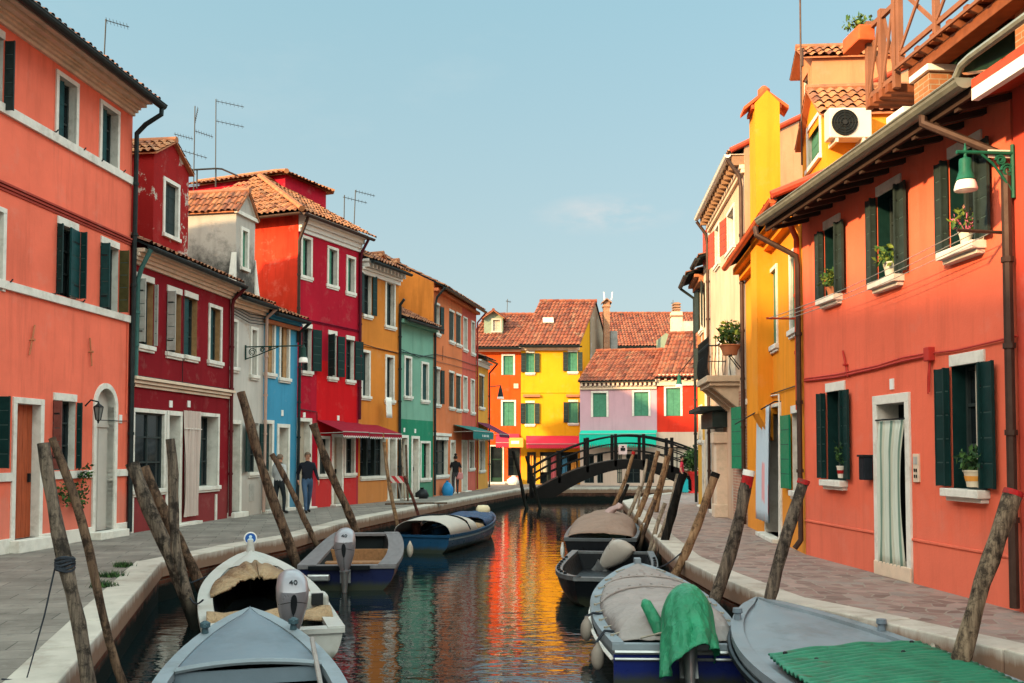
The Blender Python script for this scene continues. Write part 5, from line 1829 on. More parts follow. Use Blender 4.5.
for (a, w) in segs:
    bul = W.n * .05
    rb.tube([W.P(a, bv, w), W.P(a, bv + .2, w + .03), W.P(a, bv + .42, w + .02), W.P(a, bv + .6, w), W.P(a, bv + .98, w)], .011, 5)
    c = W.P(a, bv + .76, w)
    ring = [c + (W.d * math.cos(x) + Z * math.sin(x)) * .055 for x in [2 * math.pi * q / 8 for q in range(9)]]
    rb.tube(ring, .008, 4, caps=False)
rb.build('balcony_railing', dark_iron, bal)
# roof dormer above the flank
Wd = W.shift(-1.3)
e1 = W.L - .05; e0 = e1 - 1.3
pw = plaster('salmon dormer plaster', (.56, .22, .11), damp=0)
zD = at(826, 33, 22.6).z; zA = at(826, 19, 22.6).z
H.dormer(e0, e1, -1.65, H.ve, zD - .1, zA, 2.2, pw, (e0 + .35, e1 - .35, zD - 1.3, zD - .35), tile=tile_sun, winner=dark_in, wmat=pw, oh=.25)
CREAM = H

# --- narrow white house and russet house further on
P0, P1 = B[1], B[2]
H = House('white_house', 'narrow white house with brick red shutters beyond the cream house', P0, P1, 6, Wall(P0, P1).v(707, 262) + .1, plaster('white narrow plaster', (.62, .56, .48), damp=.6, peel=.3), group='painted canal houses')
W = H.W
H.win(708, 711, 226, 262, fr='none', sh=(172, None), shm=red_sh, inner='pale', sill=False)
H.win(706.5, 709.5, 335, 376, fr='none', inner='glass', sill=False)
H.done(oh=.3, rise=.9, tile=tile_sun)
P0, P1 = B[0], B[1]
H = House('russet_house', 'tall russet brown house at the end of the reddish quay', P0, P1, 6, Wall(P0, P1).v(702, 272), plaster('russet plaster', (.40, .17, .07), damp=.5, peel=.15), group='painted canal houses')
W = H.W
H.win(700, 703.5, 285, 330, fr='none', sh=(172, 172), shm=slate_sh, inner='glass', sill=True)
H.win(700, 703.5, 345, 378, fr='none', sh=(172, None), shm=slate_sh, inner='glass', sill=True)
H.zones.append((0, W.L, 0, W.v(702, 385), plaster('yellow base plaster', (.66, .36, .06), damp=.3)))
H.win(699.5, 702.5, 405, 440, fr='full', inner='glass')
H.door(703, 705, 440, 506, dm=dark_in, dep=.3, step=.05)
H.done(oh=.5, rise=1.0, tile=tile_sun, cornice=[(0, .15, .4, .25), (0, .3, .25, .15)], cmat=terracotta)
H.pipe([(.02, H.gz - .05, H.gw), (.02, H.gz - .4, .1), (.02, .05, .08)], .05)

# ------------------------------------------------------------------ wooden roof terrace on the orange house
W = ORG.W
wood_o = simple('orange stained timber', (.20, .062, .026), .7, .25, 3, .15, stretch=(3, 3, 3))
wood_p = simple('pale orange timber', (.22, .09, .05), .7, .2, 3, .15)
pil_b = brick_mat('terrace pillar brick', (.44, .18, .08), (.37, .15, .065), (.42, .30, .2))
T = empty('roof_terrace', W.P(W.L / 2, ORG.ve, -1.2), 0, 'wooden roof terrace with crossed railings on brick pillars above the orange house', 'roof terrace')
WB = W.shift(-.55)
def vline(Wx, px, py): return Wx.v(px, py)
zb = WB.v(930, 56); zb2 = WB.v(930, 40)
u0 = WB.u(1019, 30); mb = MB(); WB.box(mb, u0, u0 + .5, ORG.ve - .2, ORG.ve + 2.2, -.42, 0.05); mb.build('brick_pillar', pil_b, T)
# main beam on the pillars
WR = WB.shift(.36)
z0r = WR.v(900, 58); ur = WR.u(900, 58)
zj = z0r - .20
wb_ = min((k * .05 - 1.6 for k in range(40)), key=lambda w: abs(W.shift(w).v(911, 67) - zj))
WB = W.shift(wb_); ub0 = WB.u(908, 70)
zt_ = zj - .17
mb = MB(); WB.box(mb, ub0, ub0 + 6, zt_, zt_ + .165, -.26, 0); mb.build('beam', wood_o, T, bevel=.01)
# brick pillars with white caps
for (l, r, cy) in ((909, 934, 75), (886, 903, 117), (876, 891, 131)):
    u0 = WB.u(l + 5, cy + 5); u1 = u0 + .42
    zc = zt_ - .03 if l == 909 else WB.v(l + 8, cy)
    mb = MB(); WB.box(mb, u0, u1, ORG.ve - .2, zc - .06, -.42, 0); o = mb.build('brick_pillar', pil_b, T)
    cb = MB(); WB.box(cb, u0 - .05, u1 + .05, zc - .06, zc + .03, -.47, .05); cb.build('pillar_cap', white_clean, o, bevel=.008)
# joists and deck
for k in range(15):
    u = ur + .1 + k * .42
    mb = MB(); WR.box(mb, u, u + .09, zj + .004, zj + .13, -2.4, .06); mb.build('joist', wood_o, T, bevel=.006)
mb = MB(); WR.box(mb, ur, ur + 6.2, zj + .135, zj + .165, -2.4, -.05); mb.build('deck', wood_p, T)
# railing panels with crosses
def cross_panel(u0, u1, z0, h, name='railing_panel'):
    mb = MB(); s_ = .04
    WR.box(mb, u0, u1, z0, z0 + .07, -s_ / 2, s_ / 2); WR.box(mb, u0, u1, z0 + h - .07, z0 + h, -s_ / 2 - .01, s_ / 2 + .01)
    for (a, b) in (((u0, z0 + .07), (u1, z0 + h - .07)), ((u0, z0 + h - .07), (u1, z0 + .07))):
        p, q = WR.P(a[0], a[1], 0), WR.P(b[0], b[1], 0)
        d_ = (q - p).normalized(); x = d_.cross(WR.n)
        off = .006 if a[1] < b[1] else -.03
        mb.box(p - x * .028 + WR.n * off, (q - p), x * .056, WR.n * .024)
    mb.build(name, wood_p, T)
post_us = [ur + k * 1.02 for k in range(7)]
for k, u in enumerate(post_us):
    mb = MB(); WR.box(mb, u - .04, u + .04, z0r - .12, z0r + (1.08 if k else 2.2), -.04, .04); mb.build('post', wood_p, T, bevel=.006)
for k in range(6): cross_panel(post_us[k] + .045, post_us[k + 1] - .045, z0r + .02, 1.0)
mb = MB(); WR.box(mb, ur - .04, post_us[-1], z0r - .17, z0r - .125, .045, .08); mb.build('fascia_rail', wood_p, T)
# lower landing towards the yellow house
u_l = WR.u(869, 70); z_l = WR.v(870, 99)
mb_us = [u_l, (u_l + ur - .12) / 2, ur - .12]
for u in mb_us:
    mb = MB(); WR.box(mb, u - .045, u + .045, z_l - .15, z_l + 1.2, -.05, .045); mb.build('post', wood_p, T, bevel=.006)
for k in range(2): cross_panel(mb_us[k] + .05, mb_us[k + 1] - .05, z_l, 1.12)
for k in range(4):
    u = u_l + .12 + k * (ur - u_l - .2) / 4
    mb = MB(); WR.box(mb, u, u + .1, z_l - .18, z_l - .05, -1.6, .1); mb.build('joist', wood_o, T, bevel=.006)
# dark green tarpaulin under the terrace
tarp = simple('dark green tarpaulin', (.018, .05, .035), .45, .4, 2.5, .2, dark=(.05, .10, .06))
mb = MB(); WT = WB.shift(-.5)
mb.grid(lambda i, j: WT.P(ub0 + .25 + 5 * i, ORG.ve - .3 + (zt_ - ORG.ve + .5) * j, .05 * math.sin(i * 17) + .03 * math.sin(j * 9 + i * 5)), 24, 8)
o = mb.build('tarpaulin', tarp, T, smooth=60)
# planter hanging at the landing's end
fbx = MB(); pb = WR.P(u_l - .55, z_l + .95, .02)
q0 = WR.P(u_l - .45, z_l + .86, .22); 
fbx.box(q0, WR.d * .6, -WR.n * .26, Z * .24)
o = fbx.build('flower_box', simple('orange flower box', (.52, .10, .03), .6, .2, 6, .08), None, loc=tuple(q0), bevel=.02)
tag(o, 'orange flower box with a small green plant at the terrace railing end', 'flower box')
mb = MB(); mb.leaves(q0 + WR.d * .3 - WR.n * .13 + Z * .36, (.24, .2, .16), 170, .08, 0, mats=2); mb.build('plant', [leaf_a, leaf_b], o)

# --- air conditioner on the dormer
ac_c = at(828, 138, 19.0)
x0 = at(829.5, 130, 18.95).x; x1 = at(872, 130, 18.95).x; z0 = at(850, 137.5, 18.95).z; z1 = at(850, 107.5, 18.95).z
A_ = empty('air_conditioner', ((x0 + x1) / 2, 19.1, z0), 0, 'white air conditioner box with a round black fan on the yellow dormer', 'air conditioner')
acw = simple('off white sheet metal', (.60, .54, .46), .5, .05, 5, .03)
mb = MB(); mb.abox(x0, x1, 18.95, 19.28, z0, z1); mb.build('casing', acw, A_, bevel=.02)
cx = x0 + (x1 - x0) * .36; cz = (z0 + z1) / 2; r_ = (z1 - z0) * .43
mb = MB(); mb.lathe((cx, 18.955, cz), [(r_, 0), (r_, .012), (r_ * .98, .02)], 28, ax=(0, -1, 0)); mb.build('fan_recess', dark_in, A_)
mb = MB()
for q in (.35, .6, .8, .98):
    ring = [Vector((cx + math.cos(a) * r_ * q, 18.925, cz + math.sin(a) * r_ * q)) for a in [2 * math.pi * k / 24 for k in range(25)]]
    mb.tube(ring, .006, 4, caps=False)
for k in range(8):
    a = math.pi * k / 4; mb.tube([(cx, 18.925, cz), (cx + math.cos(a) * r_, 18.925, cz + math.sin(a) * r_)], .005, 4)
mb.lathe((cx, 18.93, cz), [(r_ * .18, 0), (r_ * .18, .02)], 14, ax=(0, -1, 0))
mb.build('fan_guard', simple('fan guard grey', (.02, .02, .02), .5, .1, 5, 0), A_)
mb = MB()
for k in range(4):
    a = math.pi * k / 2 + .4
    p = Vector((cx, 18.936, cz)); d_ = Vector((math.cos(a), 0, math.sin(a))); e_ = Vector((-math.sin(a), 0, math.cos(a)))
    mb.add([p + d_ * .04, p + d_ * r_ * .85 - e_ * .05, p + d_ * r_ * .85 + e_ * .09, p + e_ * .05], [(0, 1, 2, 3)])
mb.build('fan_blade', simple('fan blade grey', (.12, .12, .12), .5, .1, 5, 0), A_)
mb = MB()
for xx in (x0 + .12, x1 - .18): mb.abox(xx, xx + .05, 18.95, 19.55, z0 - .08, z0 - .005)
mb.build('bracket', acw, A_)

# --- hanging lamp on an iron bracket with a small plate
Wm = ORG.W
lu = Wm.L + .08
lp = at(964, 170, Wm.P(lu, 0, 1.2).y)
HB = Wm.v(1018, 152)
lw = .58
L_ = empty('street_lamp', Wm.P(lu, HB, .1), 0, 'green hanging street lamp with a white glass bowl beside the drainpipe', 'street lamp', None)
gm_ = simple('green lamp paint', (.012, .10, .065), .45, .3, 9, .08)
top = Wm.P(lu, HB, lw)
mb = MB()
mb.tube([Wm.P(lu, HB, .02), top + Wm.n * .1], .022, 8)
# scrolled brace
for (c, r0, tt) in (((.17, -.08), .06, 0), ((.09, -.19), .075, 1)):
    pts = [Wm.P(lu, HB + c[1] + math.sin(a) * r0 * (1 - a / 16), c[0] + math.cos(a) * r0 * (1 - a / 16)) for a in [k * .5 for k in range(24)]]
    mb.tube(pts, .014, 5)
mb.tube([Wm.P(lu, HB - .45, .02), Wm.P(lu, HB - .28, .14), Wm.P(lu, HB - .12, .26), Wm.P(lu, HB - .01, .40)], .014, 6)
mb.tube([Wm.P(lu, HB - .5, .03), Wm.P(lu, HB + .1, .03)], .022, 6)
mb.build('bracket', gm_, L_)
mb = MB()
mb.lathe(top, [(.008, .10), (.012, .05), (.02, .04), (.018, 0), (.018, -.05), (.03, -.062), (.062, -.075), (.07, -.10), (.07, -.20), (.095, -.29), (.104, -.31), (.10, -.32)], 20)
mb.build('lamp_hood', gm_, L_, smooth=40)
bowl, nt, bs = new_mat('frosted lamp glass'); bs.inputs['Base Color'].default_value = (.72, .66, .62, 1); bs.inputs['Roughness'].default_value = .25
mb = MB(); mb.lathe(top, [(.095, -.315), (.112, -.36), (.124, -.41), (.12, -.43), (.075, -.435)], 20); mb.build('lamp_bowl', bowl, L_, smooth=40)
mb = MB(); Wm.box(mb, lu - .03, lu - .02, HB - .045, HB + .045, .04, .30)
pl = mb.build('number_plate', white_clean, L_)
fc = bpy.data.curves.new('plate_number', 'FONT'); fc.body = '131'; fc.size = .075; fc.align_x = 'CENTER'; fc.align_y = 'CENTER'; fc.extrude = .001
fo = bpy.data.objects.new('plate_number', fc); COL.objects.link(fo); fc.materials.append(dark_iron)
fo.parent = pl
pp = Wm.P(lu - .034, HB - .002, .17) - world_loc(pl)
ex = -Wm.n; ez = -Wm.d; ey = Z
text_mesh(fo, Matrix(((ex.x, ey.x, ez.x, pp.x), (ex.y, ey.y, ez.y, pp.y), (ex.z, ey.z, ez.z, pp.z), (0, 0, 0, 1))))
# clothes line along the wall
CLN = empty('clothes_line', Wm.P(Wm.L, Wm.v(1015, 230), .1), 0, 'clothes line of three cords on iron arms along the orange wall', 'clothes line')
vc = Wm.v(1015, 231); cu = Wm.L - .05
mb = MB(); mb.tube([Wm.P(cu, vc, 0), Wm.P(cu, vc + .02, .62)], .02, 6); mb.build('arm', pipe_brown, CLN)
mb = MB(); u2 = -.1; v2 = vc - .12
mb.tube([Wm.P(u2, v2, 0), Wm.P(u2, v2, .62)], .02, 6); mb.build('arm', red_sh, CLN)
for k in range(3):
    mb = MB(); w = .22 + .18 * k
    mb.tube([Wm.P(cu - (cu - u2) * q / 8, vc + (v2 - vc) * q / 8 - .07 * math.sin(math.pi * q / 8), w) for q in range(9)], .006, 4)
    mb.build('cord', pale_sh, CLN)
# ------------------------------------------------------------------ wooden footbridge
bwood = simple('black bridge timber', (.007, .006, .006), .6, .3, 4, .15)
bdeck = simple('dark bridge planks', (.03, .025, .022), .8, .3, 4, .2)
YB = 45.0
xl, xr = at(531, 485, YB).x, 9.6
xm = (xl + xr) / 2
zap = at(635, 459, YB).z
def bz(x):
    t = (x - xm) / ((xr - xl) / 2)
    return .02 + (zap - .02) * (1 - abs(t) ** 1.9)
BR = empty('footbridge', (xm, YB, 0), 0, 'dark wooden arched footbridge with railings across the canal', 'bridge')
XS = [xl + (xr - xl) * k / 28 for k in range(29)]
mb = MB()
for a, b in zip(XS[:-1], XS[1:]):
    mb.add([(a, YB - .8, bz(a)), (b, YB - .8, bz(b)), (b, YB + .8, bz(b)), (a, YB + .8, bz(a)), (a, YB - .8, bz(a) - .08), (b, YB - .8, bz(b) - .08), (b, YB + .8, bz(b) - .08), (a, YB + .8, bz(a) - .08)],
           [(0, 1, 2, 3), (7, 6, 5, 4), (0, 4, 5, 1), (3, 2, 6, 7)])
mb.build('deck', bdeck, BR)
for yy in (YB - .82, YB + .66):
    mb = MB()
    def lo(x):
        t = abs((x - xm) / ((xr - xl) / 2))
        return min(bz(x) - .42, -.30 + (zap - .12) * (1 - t ** 2.1)) if t < .99 else -.5
    top = [Vector((x, yy, bz(x) - .02)) for x in XS]; bot = [Vector((x, yy, max(-.25, bz(x) - .42 - .60 * abs((x - xm) / ((xr - xl) / 2)) ** 1.5))) for x in XS]
    n = len(XS); tk = Vector((0, .16, 0))
    mb.add(top + bot + [p + tk for p in top] + [p + tk for p in bot], [q for k in range(n - 1) for q in ((k, n + k, n + k + 1, k + 1), (2 * n + k, 2 * n + k + 1, 3 * n + k + 1, 3 * n + k), (k, k + 1, 2 * n + k + 1, 2 * n + k), (n + k, 3 * n + k, 3 * n + k + 1, n + k + 1))])
    mb.build('arch_beam', bwood, BR)
    yr = yy + (.0 if yy < YB else .1)
    rb = MB()
    for h, rr in ((1.06, .05), (.72, .03), (.38, .03)):
        rb.tube([(x, yr + .06, bz(x) + h) for x in XS], rr, 6)
    rb.build('railing', bwood, BR)
    for k in range(0, 29, 4):
        x = XS[k]
        pb = MB(); pb.box((x - .07, yr, bz(x) - .3), (.14, 0, 0), (0, .12, 0), (0, 0, 1.45 if k not in (8, 20) else 1.55)); pb.build('post', bwood, BR, bevel=.012)
sgn = at(623, 449, YB - .95)
mb = MB(); mb.abox(sgn.x - .19, sgn.x + .19, YB - .88, YB - .85, sgn.z - .24, sgn.z + .2)
o = mb.build('sign_board', simple('pinkish white sign', (.62, .45, .45), .5, .05, 5, 0), BR)
mb = MB(); mb.abox(sgn.x - .10, sgn.x + .10, YB - .895, YB - .885, sgn.z - .08, sgn.z + .05); mb.abox(sgn.x - .05, sgn.x + .05, YB - .895, YB - .885, sgn.z + .07, sgn.z + .13); mb.build('sign_mark', dark_iron, o)


# ------------------------------------------------------------------ mooring poles
pw_grey = pole_wood('grey weathered pole', (.085, .066, .054), (.19, .145, .11), (.016, .014, .013))
pw_brown = pole_wood('brown weathered pole', (.085, .052, .036), (.16, .10, .065), (.018, .013, .011))
pw_tan = pole_wood('tan pole', (.20, .115, .065), (.32, .20, .115), (.06, .035, .022))
pw_pale = pole_wood('pale bleached pole', (.26, .20, .15), (.36, .29, .22), (.10, .075, .055))
pw_dark = pole_wood('dark tarred pole', (.010, .009, .008), (.022, .019, .017), (.005, .005, .005))
red_pt = simple('worn red paint', (.36, .014, .016), .8, .35, 9, .4, dark=(.10, .05, .04))
PG = 'mooring poles along the canal'


def pole(top, bot, Y, rpx, label, mat, bend=.03, dY=0.0, taper=.85, cap=None, n=14, name='mooring_pole', flat=1.0, seed=0, zlow=-1.5):
    rg = random.Random(seed * 31 + int(top[0]))
    T_ = at(top[0], top[1], Y + dY)
    # follow the line of the pole in the photo down below the water
    k = 0.0
    Bp = at(bot[0], bot[1], Y)
    d = (T_ - Bp)
    base = Bp + d * ((zlow - Bp.z) / d.z)
    r = rpx / FPX * Y
    o_ = base + d.normalized() * ((WATER - base.z) / d.normalized().z)
    ax = (T_ - base).normalized()
    sx_ = ax.cross(Vector((0, 1, 0))).normalized()
    pts, rs = [], []
    ph = rg.uniform(0, 6)
    for i in range(n + 1):
        f = i / n
        p = base.lerp(T_, f)
        w = math.sin(f * math.pi) * bend * math.sin(f * 5 + ph) * 1.6
        pts.append(p + sx_ * w + Vector((0, rg.uniform(-.006, .006), 0)))
        rs.append(r * (1 + (1 - f) * (1 / taper - 1)) * (1 + rg.uniform(-.10, .10)))
    mb = MB()
    b0 = len(mb.v)
    mb.tube(pts, rs, 12, 0, squash=flat)
    for v in mb.v:    # knots and flats
        nn = mnoise.noise(v * 5.0)
        v += sx_ * nn * r * .22 + Vector((0, mnoise.noise(v * 9.0) * r * .15, 0))
    o = mb.build(name, mat, None, loc=tuple(o_), smooth=50)
    tag(o, label, 'mooring pole', PG)
    top_tilt = rg.uniform(-.2, .2)
    if cap:
        for (f0, f1, m_, nm) in cap:
            cm = MB()
            i0, i1 = f0, f1
            pp = [pts[-1].lerp(pts[-2], x) + (ax * .004) for x in (i1, (i0 + i1) / 2, i0)]
            cm.tube(pp, [rs[-1] * 1.04 + .003, rs[-1] * 1.06 + .003, rs[-1] * 1.03 + .003], 12)
            cm.build(nm, m_, o)
    return o


p1 = pole((44, 443), (84, 683), 7.9, 6.3, 'thick grey pole with a dark rope knot, beside the salmon house corner', pw_grey, .025)
p1r = MB()
c = at(65, 563, 7.9)
for k in range(5):
    ring = [c + Vector((math.cos(a) * .068, math.sin(a) * .068, -.05 + k * .022 + .012 * math.sin(a * 2 + k))) for a in [2 * math.pi * q / 12 for q in range(13)]]
    p1r.tube(ring, .013, 5, caps=False)
o = p1r.build('mooring_rope', rope_d, None); tag(o, 'dark rope knotted round the thick grey pole, its end hanging to the kerb', 'rope')
hb = MB(); hb.tube([c + Vector((-.07, 0, 0)), c + Vector((-.13, -.05, -.4)), c + Vector((-.24, -.1, -.9)), Vector((c.x - .38, c.y - .2, .02))], .007, 5); hb.build('rope_end', rope_d, o)
pole((52, 438), (132, 683), 8.6, 3.9, 'thin brown pole leaning beside the thick roped grey pole', pw_brown, .05)
pole((132, 463), (186, 605), 14.0, 6.6, 'stout grey pole with split top, leaning at the kerb corner', pw_grey, .03)
pole((144, 467), (204, 600), 15.0, 5.2, 'grey brown pole leaning behind the stout split pole at the kerb corner', pw_brown, .03)
pole((170, 439), (194, 625), 13.6, 5.0, 'upright crooked dark grey pole of the three at the kerb corner', pw_grey, .07)
pole((241, 392), (294, 562), 18.8, 4.6, 'tall brown pole leaning before the sky blue house', pw_brown, .035)
pole((272, 454), (316, 538), 22.0, 2.7, 'slim brown pole leaning before the walking men', pw_brown, .03)
pole((313, 424), (352, 525), 24.6, 3.8, 'dark brown pole leaning before the red shop awning', pw_brown, .03)
pole((384, 442), (396, 522), 28.0, 1.7, 'thin tan pole standing before the striped barrier', pw_tan, .03)
pole((404, 476), (417, 512), 29.0, 1.5, 'short thin dark red pole by the canopied blue boat', pole_wood('reddish pole', (.10, .035, .026), (.14, .055, .042), (.03, .012, .012)), .02)
pole((416, 523), (416, 546), 25.0, 4.2, 'squat reddish stump standing at the canopied boat stern', bpy.data.materials['reddish pole'], .0)
pole((513, 451), (527, 506), 43.0, 1.6, 'thin dark pole before the bridge foot, the outer of two', pw_dark, .03)
pole((526, 456), (541, 508), 43.2, 1.5, 'thin dark pole right against the bridge foot', pw_dark, .03)
# cluster by the reddish quay
pole((634, 451), (614, 507), 34.0, 1.7, 'slim tan pole with a red ring, first of the cluster by the bridge', pw_tan, .04, cap=[(.1, .5, red_pt, 'red_band')])
pole((628, 484), (615, 516), 33.0, 1.7, 'short dark pole in the cluster beside the slim ringed pole', pw_dark, .02)
pole((647, 459), (636, 522), 31.0, 3.9, 'broad pale paddle shaped pole in the middle of the cluster', pw_pale, .02, taper=1.15, flat=.3)
pole((640, 486), (624, 526), 29.5, 1.9, 'pale lower pole standing before the broad paddle shaped one', pw_pale, .03)
pole((658, 451), (633, 530), 27.0, 2.4, 'long tan pole leaning across the cluster middle', pw_tan, .04)
pole((667, 456), (641, 535), 25.0, 2.2, 'second long tan pole, beside the tallest one of the cluster', pw_tan, .05)
pole((671, 448), (660, 500), 29.5, 1.9, 'tallest tan pole of the cluster, its top above the bridge beam', pw_tan, .03)
pole((656, 500), (641, 545), 22.8, 1.9, 'short brown stake low in the cluster by the pale kerb', pw_brown, .02)
pole((665, 503), (650, 549), 21.4, 2.2, 'short pale grey stake low in the cluster by the pale kerb', pw_pale, .02)
pole((678, 474), (654, 553), 20.6, 2.2, 'pale pole leaning against the black tarred pole', pw_pale, .05)
pole((683, 474), (662, 548), 20.0, 4.0, 'thick black tarred pole at the near end of the cluster', pw_dark, .01)
pole((716, 473), (676, 572), 16.2, 4.0, 'brown pole with a dark head between the cluster and the red capped poles', pw_tan, .03, cap=[(.0, .35, pw_dark, 'dark_head')])
pole((748, 476), (716, 602), 13.2, 6.0, 'crooked grey pole with red band and white tip', pw_grey, .035, cap=[(0.0, .95, red_pt, 'red_band'), (-.35, 0.0, white_clean, 'white_tip')])
pole((804, 480), (767, 602), 11.6, 5.6, 'grey pole with worn red top near the orange house drainpipe', pw_grey, .015, cap=[(0.0, .25, red_pt, 'red_band')])
pole((1014, 491), (955, 668), 9.0, 8.2, 'thick tan grey pole with red top in front of the orange house', pole_wood('warm grey pole', (.14, .10, .07), (.27, .20, .14), (.02, .016, .014)), .02, cap=[(0.0, .22, red_pt, 'red_band')])

# ------------------------------------------------------------------ boats
def smoothstep(x): x = max(0, min(1, x)); return x * x * (3 - 2 * x)


class Boat:
    def __init__(s, name, label, SL, SR, BW, zs, zb, beam, sr=.85, blunt=0.0, zw=None, cat='boat'):
        """SL/SR: photo positions of the stern gunwale corners at height zs; BW: bow tip at height zb"""
        a, b, c = gp(*SL, zs), gp(*SR, zs), gp(*BW, zb)
        m = (a + b) / 2
        f = Vector((c.x - m.x, c.y - m.y, 0)); s.L = f.length; f.normalize()
        s.rz = math.atan2(-f.x, f.y)
        s.root = empty(name, (m.x, m.y, WATER), s.rz, label, cat, 'boats moored in the canal')
        s.hb = beam / 2; s.sr = sr; s.blunt = blunt
        s.zs, s.zb = zs - WATER, zb - WATER
        s.N = 22

    def b(s, t):
        if t < .42: k = s.sr + (1 - s.sr) * math.sin(t / .42 * math.pi / 2)
        else:
            x = (t - .42) / .58
            k = s.blunt + (1 - s.blunt) * max(0, 1 - x ** 2.3) ** .82
        return s.hb * k

    def z(s, t): return s.zs + (s.zb - s.zs) * (t ** 2.2) - .05 * math.sin(min(1, t) * math.pi)

    def pt(s, x, t, z): return Vector((x, t * s.L, z))

    def hull(s, mat, stripe=None, bottom=None):
        mb = MB()
        secs = []
        for i in range(s.N + 1):
            t = i / s.N; b = s.b(t); z = s.z(t)
            kz = -.30 + .28 * max(0, (t - .7) / .3) ** 2
            row = []
            for x, h in ((1, 1), (.985, .80), (.96, .60), (.92, .38), (.82, .12), (.55, -.0)):
                zz = z * h if h > 0.05 else kz * .5
                row.append(s.pt(b * x, t - (.0 if t < .9 else (1 - h) * .035 * (t - .9) / .1), zz))
            row.append(s.pt(0, t - (.0 if t < .9 else .04 * (t - .9) / .1), kz))
            full = row + [Vector((-p.x, p.y, p.z)) for p in row[:-1][::-1]]
            secs.append(full)
        n = len(secs[0])
        for i in range(s.N):
            for k in range(n - 1):
                mi = 0
                kk = min(k, n - 2 - k)
                if stripe and kk == 0: mi = 1
                if bottom and kk >= 3: mi = 2
                mb.add([secs[i][k], secs[i + 1][k], secs[i + 1][k + 1], secs[i][k + 1]], [(0, 1, 2, 3)], mi)
        mb.add(secs[0], [tuple(range(n))], 0)
        if s.blunt > 0: mb.add(secs[-1], [tuple(range(n))[::-1]], 0)
        return mb.build('hull', [mat, stripe or mat, bottom or mat], s.root, 'local', smooth=40, fix=True)

    def rim(s, mat, w=.09, h=.06, name='gunwale', transom=True, tw=None):
        mb = MB()
        for sg in (1, -1):
            P = []
            for i in range(s.N + 1):
                t = i / s.N; b = s.b(t); z = s.z(t)
                bi = max(0.0, b - w)
                P.append([s.pt(sg * (b + .025), t, z - .02), s.pt(sg * (b + .025), t, z + h), s.pt(sg * bi, t, z + h), s.pt(sg * bi, t, z - .02)])
            for i in range(s.N):
                for k in range(4):
                    mb.add([P[i][k], P[i + 1][k], P[i + 1][(k + 1) % 4], P[i][(k + 1) % 4]], [(0, 1, 2, 3)])
            mb.add(P[0], [(0, 1, 2, 3)])
        if transom:
            b, z = s.b(0), s.z(0)
            tw = tw or w
            mb.box(s.pt(-b - .02, 0, z - .02) + Vector((0, -.03, 0)), (2 * b + .04, 0, 0), (0, tw, 0), (0, 0, h + .005))
        if s.blunt > 0:
            b, z = s.b(1), s.z(1)
            mb.box(s.pt(-b - .02, 1, z - .02) + Vector((0, -w, 0)), (2 * b + .04, 0, 0), (0, w + .03, 0), (0, 0, h + .005))
        return mb.build(name, mat, s.root, 'local', fix=True, smooth=35)

    def inside(s, mat, t0=.03, t1=.97, fl=.06, off=.07, floor=None):
        mb = MB(); n = 16
        rows = []
        for i in range(n + 1):
            t = t0 + (t1 - t0) * i / n; b = max(.02, s.b(t) - off); z = s.z(t)
            rows.append([s.pt(b, t, z), s.pt(b * .86, t, fl), s.pt(-b * .86, t, fl), s.pt(-b, t, z)])
        for i in range(n):
            for k in range(3):
                mb.add([rows[i][k], rows[i + 1][k], rows[i + 1][k + 1], rows[i][k + 1]], [(0, 1, 2, 3)], 1 if k == 1 else 0)
        mb.add(rows[0], [(0, 1, 2, 3)]); mb.add(rows[-1], [(0, 1, 2, 3)])
        return mb.build('interior', [mat, floor or mat], s.root, 'local', fix=True)

    def deck(s, mat, t0, t1=1.0, crown=.05, dz=.045, w=.05, name='deck', hole=None):
        mb = MB(); n, m = 18, 12
        for i in range(n):
            for k in range(m):
                q = []
                for (a, c) in ((i, k), (i + 1, k), (i + 1, k + 1), (i, k + 1)):
                    t = t0 + (t1 - t0) * a / n; x = -1 + 2 * c / m
                    b = max(.0, s.b(t) - w)
                    q.append(s.pt(b * x, t, s.z(t) + dz + crown * (1 - x * x)))
                mb.add(q, [(0, 1, 2, 3)])
        mb.box(s.pt(-s.b(t0) + w, t0, s.z(t0) - .10), (2 * (s.b(t0) - w), 0, 0), (0, .03, 0), (0, 0, .10 + dz))
        return mb.build(name, mat, s.root, 'local', fix=True, smooth=40)

    def cover(s, mat, t0, t1, hump, w=.0, dz=.06, name='cover', wrinkle=.02, n=36, m=22, seed=1):
        mb = MB()
        sd_ = Vector((seed * 3.7, 1.3, 0))
        def fn(i, j):
            t = t0 + (t1 - t0) * j; x = -1 + 2 * i
            b = s.b(t) - w
            e = math.sqrt(max(0, 1 - abs(x) ** 2.6))
            hh = hump(j) * e
            p = s.pt(b * x, t, s.z(t) + dz + hh)
            nn = mnoise.noise(p * 2.2 + sd_) * wrinkle * 2 + mnoise.noise(Vector((p.x * 9, p.y * 2.4, 0)) + sd_) * wrinkle
            return p + Vector((0, 0, nn * min(1, e + .1)))
        mb.grid(fn, m, n)
        o = mb.build(name, mat, s.root, 'local', smooth=70)
        md = o.modifiers.new('thick', 'SOLIDIFY'); md.thickness = .012
        return o

    def local_box(s, name, mat, x0, x1, y0, y1, z0, z1, bevel=.008):
        mb = MB(); mb.abox(x0, x1, y0, y1, z0, z1); return mb.build(name, mat, s.root, 'local', bevel=bevel)


silver = simple('silver grey cowling', (.27, .255, .28), .36, .06, 3, .02, .35, .5)
grey_cowl = simple('pale grey cowling', (.36, .33, .30), .4, .08, 4, .03)
alu = simple('dull aluminium', (.34, .35, .36), .4, .15, 6, .05, .8)
black_pl = simple('black plastic', (.015, .017, .02), .4, .2, 6, .04)


